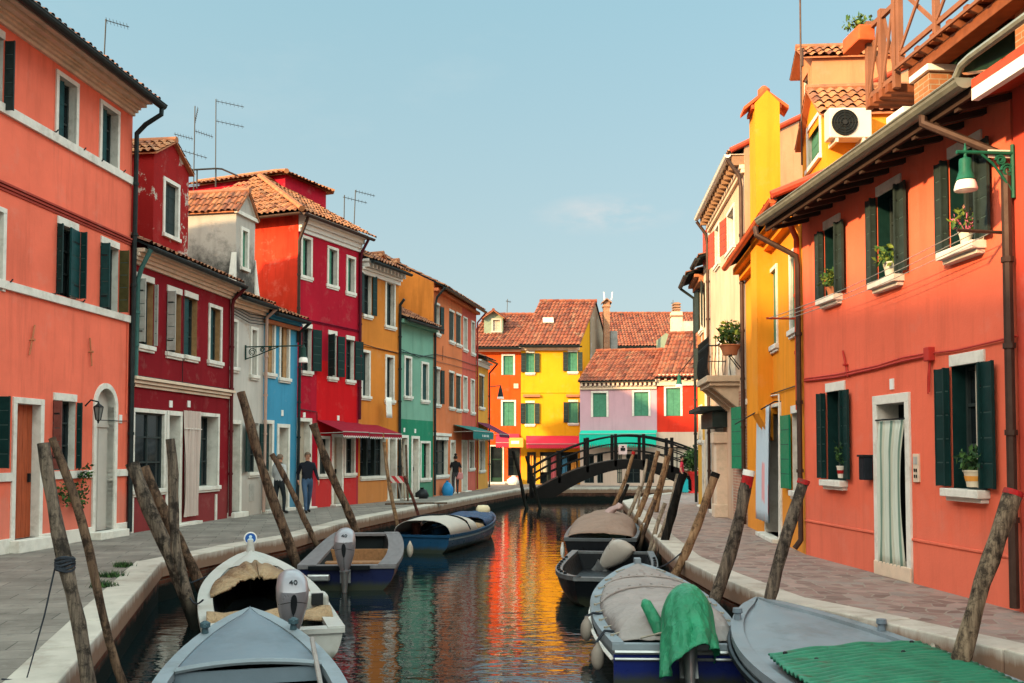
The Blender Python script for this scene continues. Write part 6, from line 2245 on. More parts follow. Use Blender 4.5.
def outboard(B, x, y, z, s=1.0, tilt=0.0, cowl=silver, mark=None, yaw=0.0):
    M = Matrix.Translation((x, y, z)) @ Matrix.Rotation(yaw, 4, 'Z') @ Matrix.Rotation(tilt, 4, 'X') @ Matrix.Scale(s, 4)
    mb = MB()
    # cowling: rounded shell leaning back a little
    n = 20
    prof = [(.055, .0), (.085, .05), (.125, .16), (.160, .30), (.182, .43), (.186, .53), (.172, .61), (.13, .658), (.06, .678), (.01, .68)]
    sq = lambda c: math.copysign(abs(c) ** .78, c)
    for i, (r, h) in enumerate(prof):
        for k in range(n):
            a = 2 * math.pi * k / n
            yy = sq(math.sin(a)) * r * (1.5 if math.sin(a) > 0 else 1.1) - .05 - h * .05
            if i >= 6: h_ = h + .10 * math.sin(a) * (r / .172)
            else: h_ = h
            if abs(math.sin(a) + 1) < .02 and i < 6: yy -= .018
            mb.v.append(Vector((sq(math.cos(a)) * r, yy, h_)))
    for i in range(len(prof) - 1):
        for k in range(n):
            k2 = (k + 1) % n
            mb.f.append([i * n + k, i * n + k2, (i + 1) * n + k2, (i + 1) * n + k]); mb.m.append(0); mb.uv.append(None)
    mb.f.append(list(range(n))[::-1]); mb.m.append(0); mb.uv.append(None)
    mb.f.append([(len(prof) - 1) * n + k for k in range(n)]); mb.m.append(0); mb.uv.append(None)
    mb.v = [M @ v for v in mb.v]
    cw = mb.build('outboard_motor', cowl, B.root, 'local', smooth=50)
    # dark teardrop and seam on the after side
    def surf(xx, h):
        for (r0, h0), (r1, h1) in zip(prof, prof[1:]):
            if h0 <= h <= h1:
                r = r0 + (r1 - r0) * (h - h0) / (h1 - h0)
                cx_ = abs(xx / r) ** (1 / .78)
                return -(max(0, 1 - cx_ ** 2) ** .5) ** .78 * r * 1.1 - .05 - h * .05 - .02 * max(0, 1 - abs(xx) / .06)
        return -.1
    mb = MB()
    pts = []
    for k in range(16):
        a = 2 * math.pi * k / 16
        xx = .036 * math.sin(a) * (1 + .25 * math.cos(a)); h = .39 + .125 * math.cos(a)
        pts.append(M @ Vector((xx, surf(xx, h) - .014, h)))
    mb.poly(pts)
    for k in range(6):
        h0, h1 = .04 + k * .045, .04 + (k + 1) * .045
        mb.poly([M @ Vector((xx, surf(xx, h) - .004, h)) for xx, h in ((-.004, h0), (.004, h0), (.004, h1), (-.004, h1))])
    for k in range(12):
        x0, x1 = -.165 + k * .0275, -.165 + (k + 1) * .0275
        mb.poly([M @ Vector((xx, surf(xx, h) - .004, h)) for xx, h in ((x0, .418 - 1.6 * x0 * x0), (x1, .418 - 1.6 * x1 * x1), (x1, .426 - 1.6 * x1 * x1), (x0, .426 - 1.6 * x0 * x0))])
    mb.build('cowl_trim', black_pl, cw, 'local')
    mb = MB()
    mb.v = []
    mb.lathe((0, -.05, -.62), [(.05, 0), (.045, .3), (.06, .5), (.09, .63)], 12, sy=1.6)
    mb.box((-.10, -.26, -.50), (.20, 0, 0), (0, .30, 0), (0, 0, .018))
    mb.lathe((0, -.34, -.66), [(.015, 0), (.045, .06), (.055, .2), (.03, .36)], 10, ax=(0, 1, 0))
    mb.add([(-.008, -.16, -.86), (.008, -.16, -.86), (.008, .0, -.68), (-.008, .0, -.68), (-.008, -.2, -.68), (.008, -.2, -.68)], [(0, 1, 2, 3), (0, 4, 5, 1), (0, 3, 4), (1, 5, 2)])
    mb.box((-.09, .05, -.22), (.18, 0, 0), (0, .12, 0), (0, 0, .24))
    mb.v = [M @ v for v in mb.v]
    mb.build('leg', alu, cw, 'local', smooth=40)
    mb = MB()
    for k in range(3):
        a = 2 * math.pi * k / 3
        d_ = Vector((math.cos(a), 0, math.sin(a))); e_ = Vector((-math.sin(a), 0, math.cos(a)))
        c_ = Vector((0, -.36, -.66))
        f_ = [c_ + d_ * .02 - e_ * .03, c_ + d_ * .10 - e_ * .07 + Vector((0, .03, 0)), c_ + d_ * .135 + e_ * .01, c_ + d_ * .09 + e_ * .07 - Vector((0, .03, 0)), c_ + d_ * .02 + e_ * .03]
        mb.add(f_ + [p + Vector((0, .008, 0)) for p in f_], [(0, 1, 2, 3, 4), (9, 8, 7, 6, 5)] + [(q, (q + 1) % 5, 5 + (q + 1) % 5, 5 + q) for q in range(5)])
    mb.lathe((0, -.42, -.66), [(.01, 0), (.03, .03), (.035, .1)], 8, ax=(0, 1, 0))
    mb.v = [M @ v for v in mb.v]
    mb.build('propeller', alu, cw, 'local')
    if mark:
        fc = bpy.data.curves.new('motor_number', 'FONT'); fc.body = mark; fc.size = .10; fc.align_x = 'CENTER'; fc.align_y = 'CENTER'; fc.extrude = .004
        fo = bpy.data.objects.new('motor_number', fc); COL.objects.link(fo); fc.materials.append(black_pl); fo.parent = cw
        text_mesh(fo, M @ Matrix.Translation((0, -.185, .628)) @ Matrix.Rotation(R(32), 4, 'X'))
    return cw


def fender(B, x, t, z, r=.09, mat=None, ln=.16):
    mb = MB()
    p = B.pt(x, t, z)
    mb.lathe(p - Vector((0, 0, ln)), [(.02, 0), (r * .6, ln * .18), (r * .95, ln * .55), (r, ln), (r * .92, ln * 1.45), (r * .55, ln * 1.85), (.025, 2 * ln), (.02, 2 * ln + .03)], 14)
    return mb.build('fender', mat or white_clean, B.root, 'local', smooth=50)


def rope(B, pts, r=.012, mat=None, name='rope'):
    mb = MB(); mb.tube([Vector(p) for p in pts], r, 5); return mb.build(name, mat or rope_m, B.root, 'local')


blue_grey = simple('blue grey boat paint', (.135, .175, .215), .45, .14, 2.5, .06, dark=(.10, .13, .16))
blue_grey2 = simple('pale blue grey boat paint', (.20, .24, .275), .5, .14, 2.5, .08, dark=(.14, .16, .175))
hull_white = simple('off white hull', (.44, .44, .42), .4, .08, 3, .04, dark=(.36, .345, .31), wl=1)
hull_dark = simple('dark hull', (.006, .008, .011), .35, .3, 3, .05, wl=1)
hull_blue = simple('deep blue hull', (.006, .014, .11), .35, .2, 3, .05, wl=1)
navy = simple('navy hull', (.007, .012, .05), .35, .25, 3, .05, wl=1)
tealblue = simple('petrol blue hull', (.010, .05, .11), .35, .2, 3, .05, wl=1)
beige_c = cloth('beige canvas', (.34, .23, .135), .9, 4.0)
grey_c = cloth('grey canvas', (.285, .255, .245), .9, 2.2, .55, .85)
brown_c = cloth('taupe canvas', (.24, .165, .13), .9, 2.2, .5, .85)
white_c = simple('white canvas', (.42, .40, .37), .9, .06, 3, .15)
blue_c = cloth('blue tarpaulin', (.015, .045, .12), .6, 3.5)
green_c = cloth('green tarpaulin', (.022, .225, .115), .5, 2.6, .55, .68, (1.5, 1.5, .6))
wood_in = simple('varnished wood', (.26, .13, .06), .5, .3, 4, .1, stretch=(4, .8, 4))
grey_deck = simple('grey painted planks', (.16, .152, .162), .7, .2, 3, .15, stretch=(5, .8, 5))

# 1 blue-grey open boat, bow pointing away, nearest the viewer
zb1 = .06
bw = gp(250, 612, zb1)
f1 = Vector((.18, -1, 0)).normalized()
class _B(Boat):
    pass
def boat_axis(name, label, bow, direction, L, zs, zb, beam, sr=.85, blunt=0.0):
    B_ = Boat.__new__(Boat)
    d = Vector(direction).normalized()
    st = Vector((bow.x, bow.y, 0)) + d * L
    f = -d
    B_.L = L; B_.rz = math.atan2(-f.x, f.y)
    B_.root = empty(name, (st.x, st.y, WATER), B_.rz, label, 'boat', 'boats moored in the canal')
    B_.hb, B_.sr, B_.blunt, B_.zs, B_.zb, B_.N = beam / 2, sr, blunt, zs - WATER, zb - WATER, 22
    return B_


B1 = boat_axis('rowing_boat', 'blue grey boat with a pointed foredeck and two cleats, nearest the roped pole', bw, (.26, -1, 0), 5.4, -.22, zb1, 1.56, .8)
B1.hull(blue_grey, bottom=hull_dark); B1.rim(blue_grey2, .10, .05); B1.inside(hull_dark, fl=.1)
B1.deck(blue_grey, .635, .995, .05, .03, .08)
for sg in (1, -1):
    t = .845; mb = MB(); p = B1.pt(sg * (B1.b(t) - .03), t, B1.z(t) + .05)
    mb.lathe(p, [(.035, 0), (.03, .05), (.05, .06), (.05, .10), (.02, .12)], 10); mb.tube([p + Vector((0, -.09, .08)), p + Vector((0, .09, .08))], .018, 6)
    mb.build('cleat', simple('dark teal cleat', (.05, .09, .11), .5, .2, 6, .05) if sg == 1 else bpy.data.materials['dark teal cleat'], B1.root, 'local')
mb = MB()
cs = [B1.pt(x * (B1.b(.635) - .1), .632, B1.z(.635) + .05 + .05 * (1 - x * x)) for x in [-1 + 2 * k / 12 for k in range(13)]]
mb.tube(cs, .028, 6); mb.build('coaming', blue_grey2, B1.root, 'local')
mb = MB(); mb.tube([B1.pt(B1.b(.6) - .14, .52, B1.z(.6) - .1), B1.pt(B1.b(.7) - .10, .705, B1.z(.7) + .17)], .022, 8); mb.build('tiller_pole', grey_c, B1.root, 'local')
B1.local_box('thwart', blue_grey, -.62, .62, 1.5, 1.75, .26, .30)

# 2 white boat, beige canvas, round emblem on the bow post, big motor
B2 = Boat('motorboat', 'white motorboat with folded beige canvas and a big silver outboard', (214, 634), (337, 634), (250, 553), -.26, .06, 1.62, .92)
B2.hull(hull_white, bottom=hull_dark); B2.rim(hull_white, .17, .05, tw=.22); B2.inside(hull_dark, fl=.05, off=.18, floor=dark_in)
mb = MB(); n = 40
def arch_pt(a, r):   # canvas folded round the cockpit like a horseshoe
    t = .50 + .33 * math.sin(a); x = math.cos(a)
    b = B2.b(min(.99, t)) - .13
    return t, x * b
for i in range(n):
    q = []
    for (ii, jj) in ((i, 0), (i + 1, 0), (i + 1, 1), (i, 1)):
        a = math.pi * (-.06 + 1.12 * ii / n)
        for_w = .30 + .06 * math.sin(a) + .02 * math.sin(a * 9) + .012 * math.sin(a * 23)
        t, x = arch_pt(a, 0)
        if jj: t2 = .50 + (.33 - for_w * .75) * math.sin(a); x2 = math.cos(a) * (B2.b(min(.99, t)) - .13 - for_w)
        else: t2, x2 = t + .02 * max(0, math.sin(a)), x
        q.append(B2.pt(x2, t2, B2.z(t2) + .06 + (.10 + .05 * math.sin(a)) * (1 if jj else .2) + .012 * math.sin(a * 14)))
    mb.add(q, [(0, 1, 2, 3)])
o = mb.build('canvas', beige_c, B2.root, 'local', fix=True, smooth=60); md = o.modifiers.new('thick', 'SOLIDIFY'); md.thickness = .03
B2.deck(hull_white, .80, .995, .07, .03, .12)
mb = MB(); mb.grid(lambda i, j: B2.pt((-1 + 2 * i) * (B2.b(.2) - .06), .115 + .10 * j + .012 * math.sin(i * 15), B2.z(.2) + .08 + .05 * math.sin(j * math.pi) - .10 * max(0, .35 - j) + .02 * math.sin(i * 19 + j * 3)), 36, 6)
o = mb.build('canvas_roll', beige_c, B2.root, 'local', smooth=60); md = o.modifiers.new('thick', 'SOLIDIFY'); md.thickness = .02
c_ = B2.local_box('helm_console', hull_white, .30, .74, 1.25, 1.62, .30, .62, .04)
mb = MB(); mb.abox(.52, .66, 1.18, 1.26, .50, .64); mb.build('instrument', black_pl, c_, 'local')
mb = MB(); mb.lathe((.36, 1.2, .55), [(.10, -.008), (.10, .008)], 14, ax=(0, -1, .5)); mb.build('steering_wheel', simple('brown wheel', (.25, .12, .06), .5, .1, 5, 0), c_, 'local')
outboard(B2, .16, -.12, .40, .95, R(4), silver, '40')
bp = B2.pt(0, .985, B2.z(.98) + .05)
mb = MB(); mb.lathe(bp, [(.075, 0), (.06, .12), (.05, .2)], 12); o = mb.build('bow_post', hull_white, B2.root, 'local')
ec = bp + Vector((0, 0, .22)); fdir = Vector((math.sin(-0) * 0, -1, .12)).normalized()
mb = MB(); mb.lathe(ec, [(.105, -.03), (.11, 0), (.10, .015), (.092, .012)], 24, ax=fdir); mb.build('emblem_ring', white_clean, o, 'local')
mb = MB(); mb.lathe(ec + fdir * .012, [(.088, 0), (.088, .006)], 24, ax=fdir); e_ = mb.build('emblem', simple('emblem blue', (.02, .09, .32), .4, .1, 5, 0), o, 'local')
mb = MB(); mb.lathe(ec + fdir * .02 + Vector((0, 0, -.035)), [(.042, 0), (.042, .004)], 14, ax=fdir, sx=1.2); mb.lathe(ec + fdir * .02 + Vector((0, 0, .028)), [(.026, 0), (.026, .004)], 12, ax=fdir); mb.build('emblem_figure', simple('emblem pale blue', (.45, .62, .75), .4, .1, 5, 0), o, 'local')
rope(B2, [B2.pt(-B2.b(.7) - .02, .7, B2.z(.7) + .06), B2.pt(-B2.b(.7) - .25, .69, B2.z(.7) - .02), B2.pt(-B2.b(.7) - .5, .68, B2.z(.7) + .1)], .012, rope_d)

# 3 navy boat with grey deck, square ended
B3 = Boat('motorboat', 'navy boat with a wide grey plank deck and a tilted silver outboard', (303, 566), (392, 569), (367, 534), -.24, -.12, 1.78, .93, blunt=.78)
B3.hull(navy, bottom=hull_dark); B3.rim(grey_deck, .30, .05, tw=.22); B3.inside(dark_in, fl=.08, off=.31, floor=wood_in)
B3.local_box('bulkhead', wood_in, -.62, .62, B3.L * .55, B3.L * .55 + .03, .08, .42)
B3.local_box('thwart', wood_in, -.62, .62, B3.L * .30, B3.L * .30 + .35, .26, .30)
B3.local_box('transom_rail', hull_dark, -.66, .40, -.09, -.03, .36, .44)
outboard(B3, -.02, -.16, .36, 1.0, R(3), silver, '40')
mb = MB(); mb.abox(-.68, -.28, -.14, -.05, .18, .30); mb.build('trim_plate', alu, B3.root, 'local', bevel=.03)
fender(B3, B3.b(.5) + .12, .8, .26, .07, simple('old fender', (.45, .40, .34), .7, .2, 5, .1))

# 4 blue boat with white canopy
B4 = Boat('motorboat', 'petrol blue boat with a pale canopy and blue tarpaulin towards its white bow', (404, 535), (437, 538), (488, 512), -.24, .0, 1.62, .9)
B4.hull(tealblue, stripe=simple('pale blue rail', (.25, .38, .48), .4, .1, 4, .05), bottom=hull_dark); B4.rim(tealblue, .08, .05)
B4.deck(hull_white, .70, .995, .05, .04, .05)
B4.cover(white_c, .02, .36, lambda j: .34 + .06 * math.sin(j * 3), .0, .05, 'canopy', .012)
B4.cover(blue_c, .50, .82, lambda j: .26 * (1 - .5 * j) + .03, .02, .05, 'tarpaulin', .04)
B4.cover(beige_c, .36, .50, lambda j: .22 - .1 * j, .04, .04, 'canvas', .02)
mb = MB(); mb.tube([B4.pt(x * B4.b(.2), .2 + .06 * x, B4.z(.2) + .09 + .38 * math.sqrt(max(0, 1 - abs(x) ** 2.6))) for x in [-1 + k / 8 for k in range(17)]], .025, 6); mb.build('canopy_hoop', hull_dark, B4.root, 'local')
mb = MB(); p = B4.pt(.1, .86, B4.z(.86) + .2); mb.lathe(p - Vector((.22, 0, 0)), [(.05, 0), (.13, .05), (.14, .2), (.13, .34), (.05, .4)], 14, ax=(1, .2, 0)); mb.build('fender', simple('cream buoy', (.62, .54, .36), .5, .1, 5, .05), B4.root, 'local', smooth=50)

# 5 dark boat with taupe dome cover
B5 = Boat('motorboat', 'black boat with a domed taupe canvas cover, nearest the pole cluster', (570, 538), (632, 543), (608, 515), -.20, -.08, 1.75, .9)
B5.hull(hull_dark); B5.rim(simple('grey steel rim', (.10, .11, .12), .4, .2, 5, .05, .5), .08, .06)
B5.cover(brown_c, .04, .86, lambda j: .50 * math.sin(min(1, j * 2.4 + .12) * math.pi / 2) * (1 - .55 * j), .04, .05, 'cover', .02)
mb = MB(); mb.leaves(B5.pt(.35, .55, B5.z(.5) + .55), (.22, .3, .12), 0, .1)
fender(B5, -B5.b(.02) - .06, .03, .18, .05, white_clean, .16)
mb = MB(); p = B5.pt(.15, .62, B5.z(.6) + .40)
mb.lathe(p, [(.03, -.2), (.12, -.12), (.15, .02), (.11, .16), (.14, .26), (.03, .36)], 14, ax=(.85, -.2, .45), sx=.7)
for v in mb.v: v += Vector((mnoise.noise(v * 9), mnoise.noise(v * 9 + Vector((3, 1, 0))), mnoise.noise(v * 9 + Vector((0, 5, 2))))) * .06
mb.build('canvas_bundle', simple('pinkish grey bundle', (.36, .26, .25), .9, .15, 6, .3), B5.root, 'local', smooth=60)

# 6 black boat, grey tilted outboard, bow towards the viewer
B6 = Boat('motorboat', 'low black boat with a studded grey rim and a tilted pale grey outboard', (640, 553), (585, 553), (600, 580), -.26, -.20, 1.75, .9, blunt=.45)
B6.hull(hull_dark); B6.rim(simple('studded grey rim', (.14, .15, .16), .4, .3, 9, .1, .4), .10, .05); B6.inside(black_pl, fl=.06, off=.12)
for k in range(9):
    t = .25 + k * .08
    for sg in (1, -1):
        mb = MB(); mb.lathe(B6.pt(sg * (B6.b(t) - .03), t, B6.z(t) + .05), [(.03, 0), (.03, .03), (.015, .04)], 8); mb.build('stud', black_pl, B6.root, 'local')
outboard(B6, .16, .30, .13, 1.0, R(-48), grey_cowl, None, R(75))
fender(B6, -B6.b(.6) - .05, .6, .2, .06, simple('dark fender', (.04, .04, .045), .6, .2, 5, .05))

# 7 blue boat under grey canvas with green cover on its motor
B7 = Boat('motorboat', 'deep blue boat under grey canvas with its outboard wrapped in green tarpaulin', (618, 647), (744, 650), (637, 566), -.24, .02, 1.60, .84)
B7.hull(blue_grey2, bottom=hull_dark); B7.rim(blue_grey2, .10, .06)
B7.cover(grey_c, .035, .955, lambda j: smoothstep(j / .09) * (.05 + .24 * math.exp(-((j - .14) / .2) ** 2) + .12 * math.exp(-((j - .55) / .25) ** 2)), .09, .05, 'cover', .022, 44, 26)
mb = MB(); mb.abox(-B7.b(0) - .01, B7.b(0) + .01, -.045, -.004, .02, B7.z(0) - .06); mb.build('transom', hull_blue, B7.root, 'local')
mb = MB(); mb.tube([(-B7.b(0), -.06, B7.z(0) - .03), (B7.b(0), -.06, B7.z(0) - .03)], .022, 6); mb.tube([(-B7.b(0), -.06, B7.z(0) - .1), (B7.b(0), -.06, B7.z(0) - .1)], .016, 6); mb.build('transom_rail', alu, B7.root, 'local')
outboard(B7, .06, -.16, .36, 1.0, R(-38), grey_cowl, None, R(-4))
# green wrap: cloth draped over the tilted motor, gathered by a cord, with a long corner
MW = Matrix.Translation((.06, -.16, .36)) @ Matrix.Rotation(R(-4), 4, 'Z') @ Matrix.Rotation(R(-38), 4, 'X') @ Matrix.Scale(.95, 4)
gw = MB()
def wrapf(i, j):
    a = 2 * math.pi * i
    if j < .55:
        q = j / .55; h = .79 - .59 * q; r = .285 * math.sin(min(1, q * 1.35 + .004) * math.pi / 2) ** .55
    else:
        q = (j - .55) / .45; h = .20 - .30 * q; r = .285 + .05 * q
    fold = 1 - abs(math.sin(a * 3.5 + 1.1 + j * 1.5)) ** .6
    fold2 = 1 - abs(math.sin(a * 5.5 + .3 - j * 2.2)) ** .7
    am = max(0, j - .12)
    r *= 1 - .24 * am * fold - .14 * am * fold2 + .05 * mnoise.noise(Vector((math.cos(a) * 2, math.sin(a) * 2, j * 4)))
    x = math.cos(a) * r; y = math.sin(a) * r * 1.3 - .07
    if j > .55:
        h -= .26 * max(0, math.cos(a - 3.6)) ** 2 * (j - .55) / .45 - .10 * max(0, math.cos(a - .6)) * (j - .55) / .45
    return MW @ Vector((x, y, h))
gw.grid(wrapf, 72, 26)
o = gw.build('motor_cover', green_c, B7.root, 'local', smooth=42); md = o.modifiers.new('thick', 'SOLIDIFY'); md.thickness = .008
gw = MB(); gw.tube([(-.16, .28, .50), (-.26, .40, .70), (-.31, .44, .79), (-.33, .45, .83)], [.08, .065, .06, .02], 10); gw.build('tiller_cover', green_c, B7.root, 'local', smooth=60)
rope(B7, [(-.40, .02, .50), (-.17, -.18, .60), (.0, -.27, .68), (.16, -.26, .75)], .011)
for t, z in ((.34, .28), (.10, .20)):
    fender(B7, -B7.b(t) - .10, t, z, .072, simple('grimy fender', (.27, .23, .20), .7, .2, 5, .15), .13)
    rope(B7, [B7.pt(-B7.b(t) - .12, t, z + .15), B7.pt(-B7.b(t) - .02, t + .01, B7.z(t) + .09), B7.pt(-B7.b(t) + .12, t + .03, B7.z(t) + .06)], .016, rope_d)
B7.local_box('bow_cap', blue_grey2, -.05, .05, B7.L * .97, B7.L * 1.005, B7.z(1) + .02, B7.z(1) + .13)
mb = MB(); mb.tube([B7.pt(-B7.b(t) - .03, t, B7.z(t) - .10) for t in [k / 18 for k in range(19)]], .022, 6); mb.tube([B7.pt(B7.b(t) + .03, t, B7.z(t) - .10) for t in [k / 18 for k in range(19)]], .022, 6); mb.build('rub_rail', white_clean, B7.root, 'local')

def cov_pt(x, j):
    t = .035 + .92 * j
    e = math.sqrt(max(0, 1 - abs(x) ** 2.6))
    hh = smoothstep(j / .09) * (.05 + .24 * math.exp(-((j - .14) / .2) ** 2) + .12 * math.exp(-((j - .55) / .25) ** 2))
    return B7.pt((B7.b(t) - .09) * x, t, B7.z(t) + .066 + hh * e)
for j0, bow_ in ((.46, .10), (.70, .07)):
    mb = MB(); mb.tube([cov_pt(x, j0 + bow_ * (1 - x * x)) for x in [-.97 + 1.94 * k / 24 for k in range(25)]], .014, 6)
    for k in range(9):
        x = -.85 + 1.7 * k / 8; mb.lathe(cov_pt(x, j0 + .03 + bow_ * (1 - x * x)), [(.016, 0), (.016, .012)], 6)
    mb.build('cover_seam', grey_c, B7.root, 'local')
for sg in (-1, 1):
    for k in range(9):
        t = .08 + .1 * k; mb = MB(); p = B7.pt(sg * (B7.b(t) - .04), t, B7.z(t) + .07)
        mb.tube([p, p + Vector((-sg * .12, .03, .035))], .008, 4); mb.lathe(p, [(.02, -.01), (.02, .012)], 6); mb.build('cover_hook', rope_m, B7.root, 'local')

# 8 blue-grey boat with green ribbed mat
bw8 = gp(757, 602, .02)
B8 = boat_axis('rowing_boat', 'pale blue grey boat with a green ribbed mat over its cockpit', bw8, (.13, -1, 0), 5.6, -.22, .02, 2.05, .85)
B8.hull(blue_grey2, bottom=hull_dark); B8.rim(blue_grey2, .11, .06)
B8.deck(blue_grey2, .10, .995, .03, .02, .09)
mb = MB()
def matf(i, j):
    t = .60 - .45 * j
    x = -1 + 2 * i
    tt = t + .035 * x
    return B8.pt(x * (B8.b(t) - .13), tt, B8.z(t) + .10 + .014 * math.sin(j * 170) + .03 * (1 - x * x) + .02 * mnoise.noise(Vector((x * 3, j * 8, 0))))
mb.grid(matf, 24, 240)
matg, nt, bs = new_mat('green ribbed mat')
v_ = coords(nt, 'Object', (1, 1, 1))
sy = N(nt, 'ShaderNodeSeparateXYZ'); nt.links.new(v_, sy.inputs[0])
c0 = mix(nt, ramp(nt, noise(nt, v_, 3.5, 6, .7), [(.4, 0), (.62, 1)]), (.009, .125, .072), (.014, .185, .105))
c0 = mix(nt, ramp(nt, noise(nt, coords(nt, 'Object', (.8, 7, 1)), 2.2, 5, .7), [(.56, 0), (.68, .8)]), c0, (.05, .06, .035))
nt.links.new(c0, bs.inputs['Base Color']); bs.inputs['Roughness'].default_value = .55
o = mb.build('ribbed_mat', matg, B8.root, 'local', smooth=80); md = o.modifiers.new('thick', 'SOLIDIFY'); md.thickness = .015
for t, x in ((.60, -.86), (.60, -.3), (.60, .3), (.60, .86), (.55, -.6), (.55, .5)):
    mb = MB(); mb.lathe(B8.pt(x * (B8.b(t) - .15), t - .015 + .035 * x, B8.z(t) + .12), [(.022, 0), (.022, .02), (.01, .028)], 8); mb.build('peg', black_pl, B8.root, 'local')
for sg, t in ((-1, .84), (1, .74)):
    p = B8.pt(sg * (B8.b(t) - .04), t, B8.z(t) + .06); mb = MB()
    mb.lathe(p, [(.045, 0), (.035, .06), (.055, .075), (.05, .12)], 10); mb.build('cleat', blue_grey, B8.root, 'local')
rope(B8, [B8.pt(B8.b(.6) + .02, .62, B8.z(.6) + .07), B8.pt(B8.b(.6) - .1, .60, B8.z(.6) + .12), B8.pt(B8.b(.6) - .18, .57, B8.z(.6) + .08)], .02, rope_m)
mb = MB(); mb.tube([B8.pt(-B8.b(t) - .035, t, B8.z(t) - .08) for t in [.2 + .78 * k / 18 for k in range(19)]], .035, 8); mb.build('rub_rail', hull_dark, B8.root, 'local')
# ------------------------------------------------------------------ awnings (parts of their houses)
def awning(H, l, r, yt, yb, proj, mat, val=.22, fringe=None, name='awning'):
    W = H.W
    u0, u1 = W.u(l, yt), W.u(r, yt)
    vt = W.v((l + r) / 2, yt)
    vb = W.v((l + r) / 2, yb, proj) + val
    mb = MB()
    pts = [W.P(u0, vt, .02), W.P(u1, vt, .02), W.P(u1, vb, proj), W.P(u0, vb, proj)]
    d = Vector((0, 0, .012))
    mb.add(pts + [p + d for p in pts], [(0, 1, 2, 3), (7, 6, 5, 4), (0, 3, 7, 4), (1, 5, 6, 2), (3, 2, 6, 7)])
    n = max(6, int((u1 - u0) / .12))
    for k in range(n):
        a, b = u0 + (u1 - u0) * k / n, u0 + (u1 - u0) * (k + 1) / n
        m_ = (a + b) / 2
        mb.poly([W.P(a, vb, proj), W.P(b, vb, proj), W.P(b, vb - val * .7, proj + .005), W.P(m_, vb - val, proj + .005), W.P(a, vb - val * .7, proj + .005)], 0)
        if fringe:
            mb.poly([W.P(a, vb - val * .7, proj + .006), W.P(m_, vb - val, proj + .006), W.P(b, vb - val * .7, proj + .006), W.P(b, vb - val * .55, proj + .007), W.P(m_, vb - val * .82, proj + .007), W.P(a, vb - val * .55, proj + .007)], 1)
    o = mb.build(name, [mat, fringe or mat], H.root)
    ab = MB()
    for u in (u0 + .04, u1 - .04): ab.tube([W.P(u, vb - .05, .02), W.P(u, vb - .02, proj - .02)], .015, 5)
    ab.tube([W.P(u0, vb, proj), W.P(u1, vb, proj)], .018, 6)
    ab.build('awning_frame', pale_sh, o)
    return o, (u0, u1, vt, vb)


aw_red = simple('crimson awning cloth', (.24, .008, .022), .8, .1, 4, .05)
aw_teal = simple('teal awning cloth', (.01, .14, .13), .7, .1, 4, .05)
aw_turq = simple('turquoise awning cloth', (.01, .46, .33), .7, .08, 4, .05)
aw_pink = simple('cherry red awning cloth', (.62, .03, .06), .8, .08, 4, .05)
awning(TALL, 316.5, 343, 421, 437.5, 1.0, aw_red, .2, white_clean)
awning(TALL, 344, 357.5, 423, 438.5, 1.0, aw_red, .2, white_clean)
OCH = [o for o in bpy.data.objects if o.get('label', '').startswith('ochre orange house')][0]
class _H: pass
hh = _H(); hh.root = OCH; hh.W = Wall(A[5], A[6])
awning(hh, 358.5, 377, 425, 439, 1.0, aw_red, .2, white_clean)
hh2 = _H(); hh2.root = CORAL.root; hh2.W = CORAL.W
o, (u0, u1, vt, vb) = awning(CORAL, 453, 475, 426, 440, .9, aw_teal, .42)
for k in range(5):
    mb = MB(); u = u0 + (u1 - u0) * (.42 + .07 * k); CORAL.W.box(mb, u, u + .10 + .04 * (k % 2), vb - .24, vb - .14, .913, .918); mb.build('awning_mark', white_clean, o)
MUST = [o for o in bpy.data.objects if o.get('label', '').startswith('small mustard')][0]
hh.root = MUST; hh.W = Wall(A[8], A[9])
awning(hh, 476.5, 488, 423, 437, 1.1, simple('dark plum awning cloth', (.10, .015, .05), .8, .1, 4, .05), .2)
o, (u0, u1, vt, vb) = awning(VERM, 496, 519, 434, 448, .9, aw_pink, .3)
lit, nt, bs = new_mat('orange shop sign'); bs.inputs['Base Color'].default_value = (.75, .33, .06, 1); bs.inputs['Roughness'].default_value = .6
mb = MB(); VERM.W.box(mb, VERM.W.u(509, 440), VERM.W.u(523, 440), VERM.W.v(515, 447.5), VERM.W.v(515, 438), .95, 1.0); o2 = mb.build('shop_sign', lit, VERM.root)
mb = MB(); VERM.W.box(mb, VERM.W.u(511, 440), VERM.W.u(519, 440), VERM.W.v(515, 444), VERM.W.v(515, 441), 1.003, 1.008); mb.build('sign_mark', white_clean, o2)
awning(YEL, 526, 580, 436, 449, 1.0, aw_pink, .28)
awning(MAUVE, 581, 657, 430.5, 448, .8, aw_turq, .75)
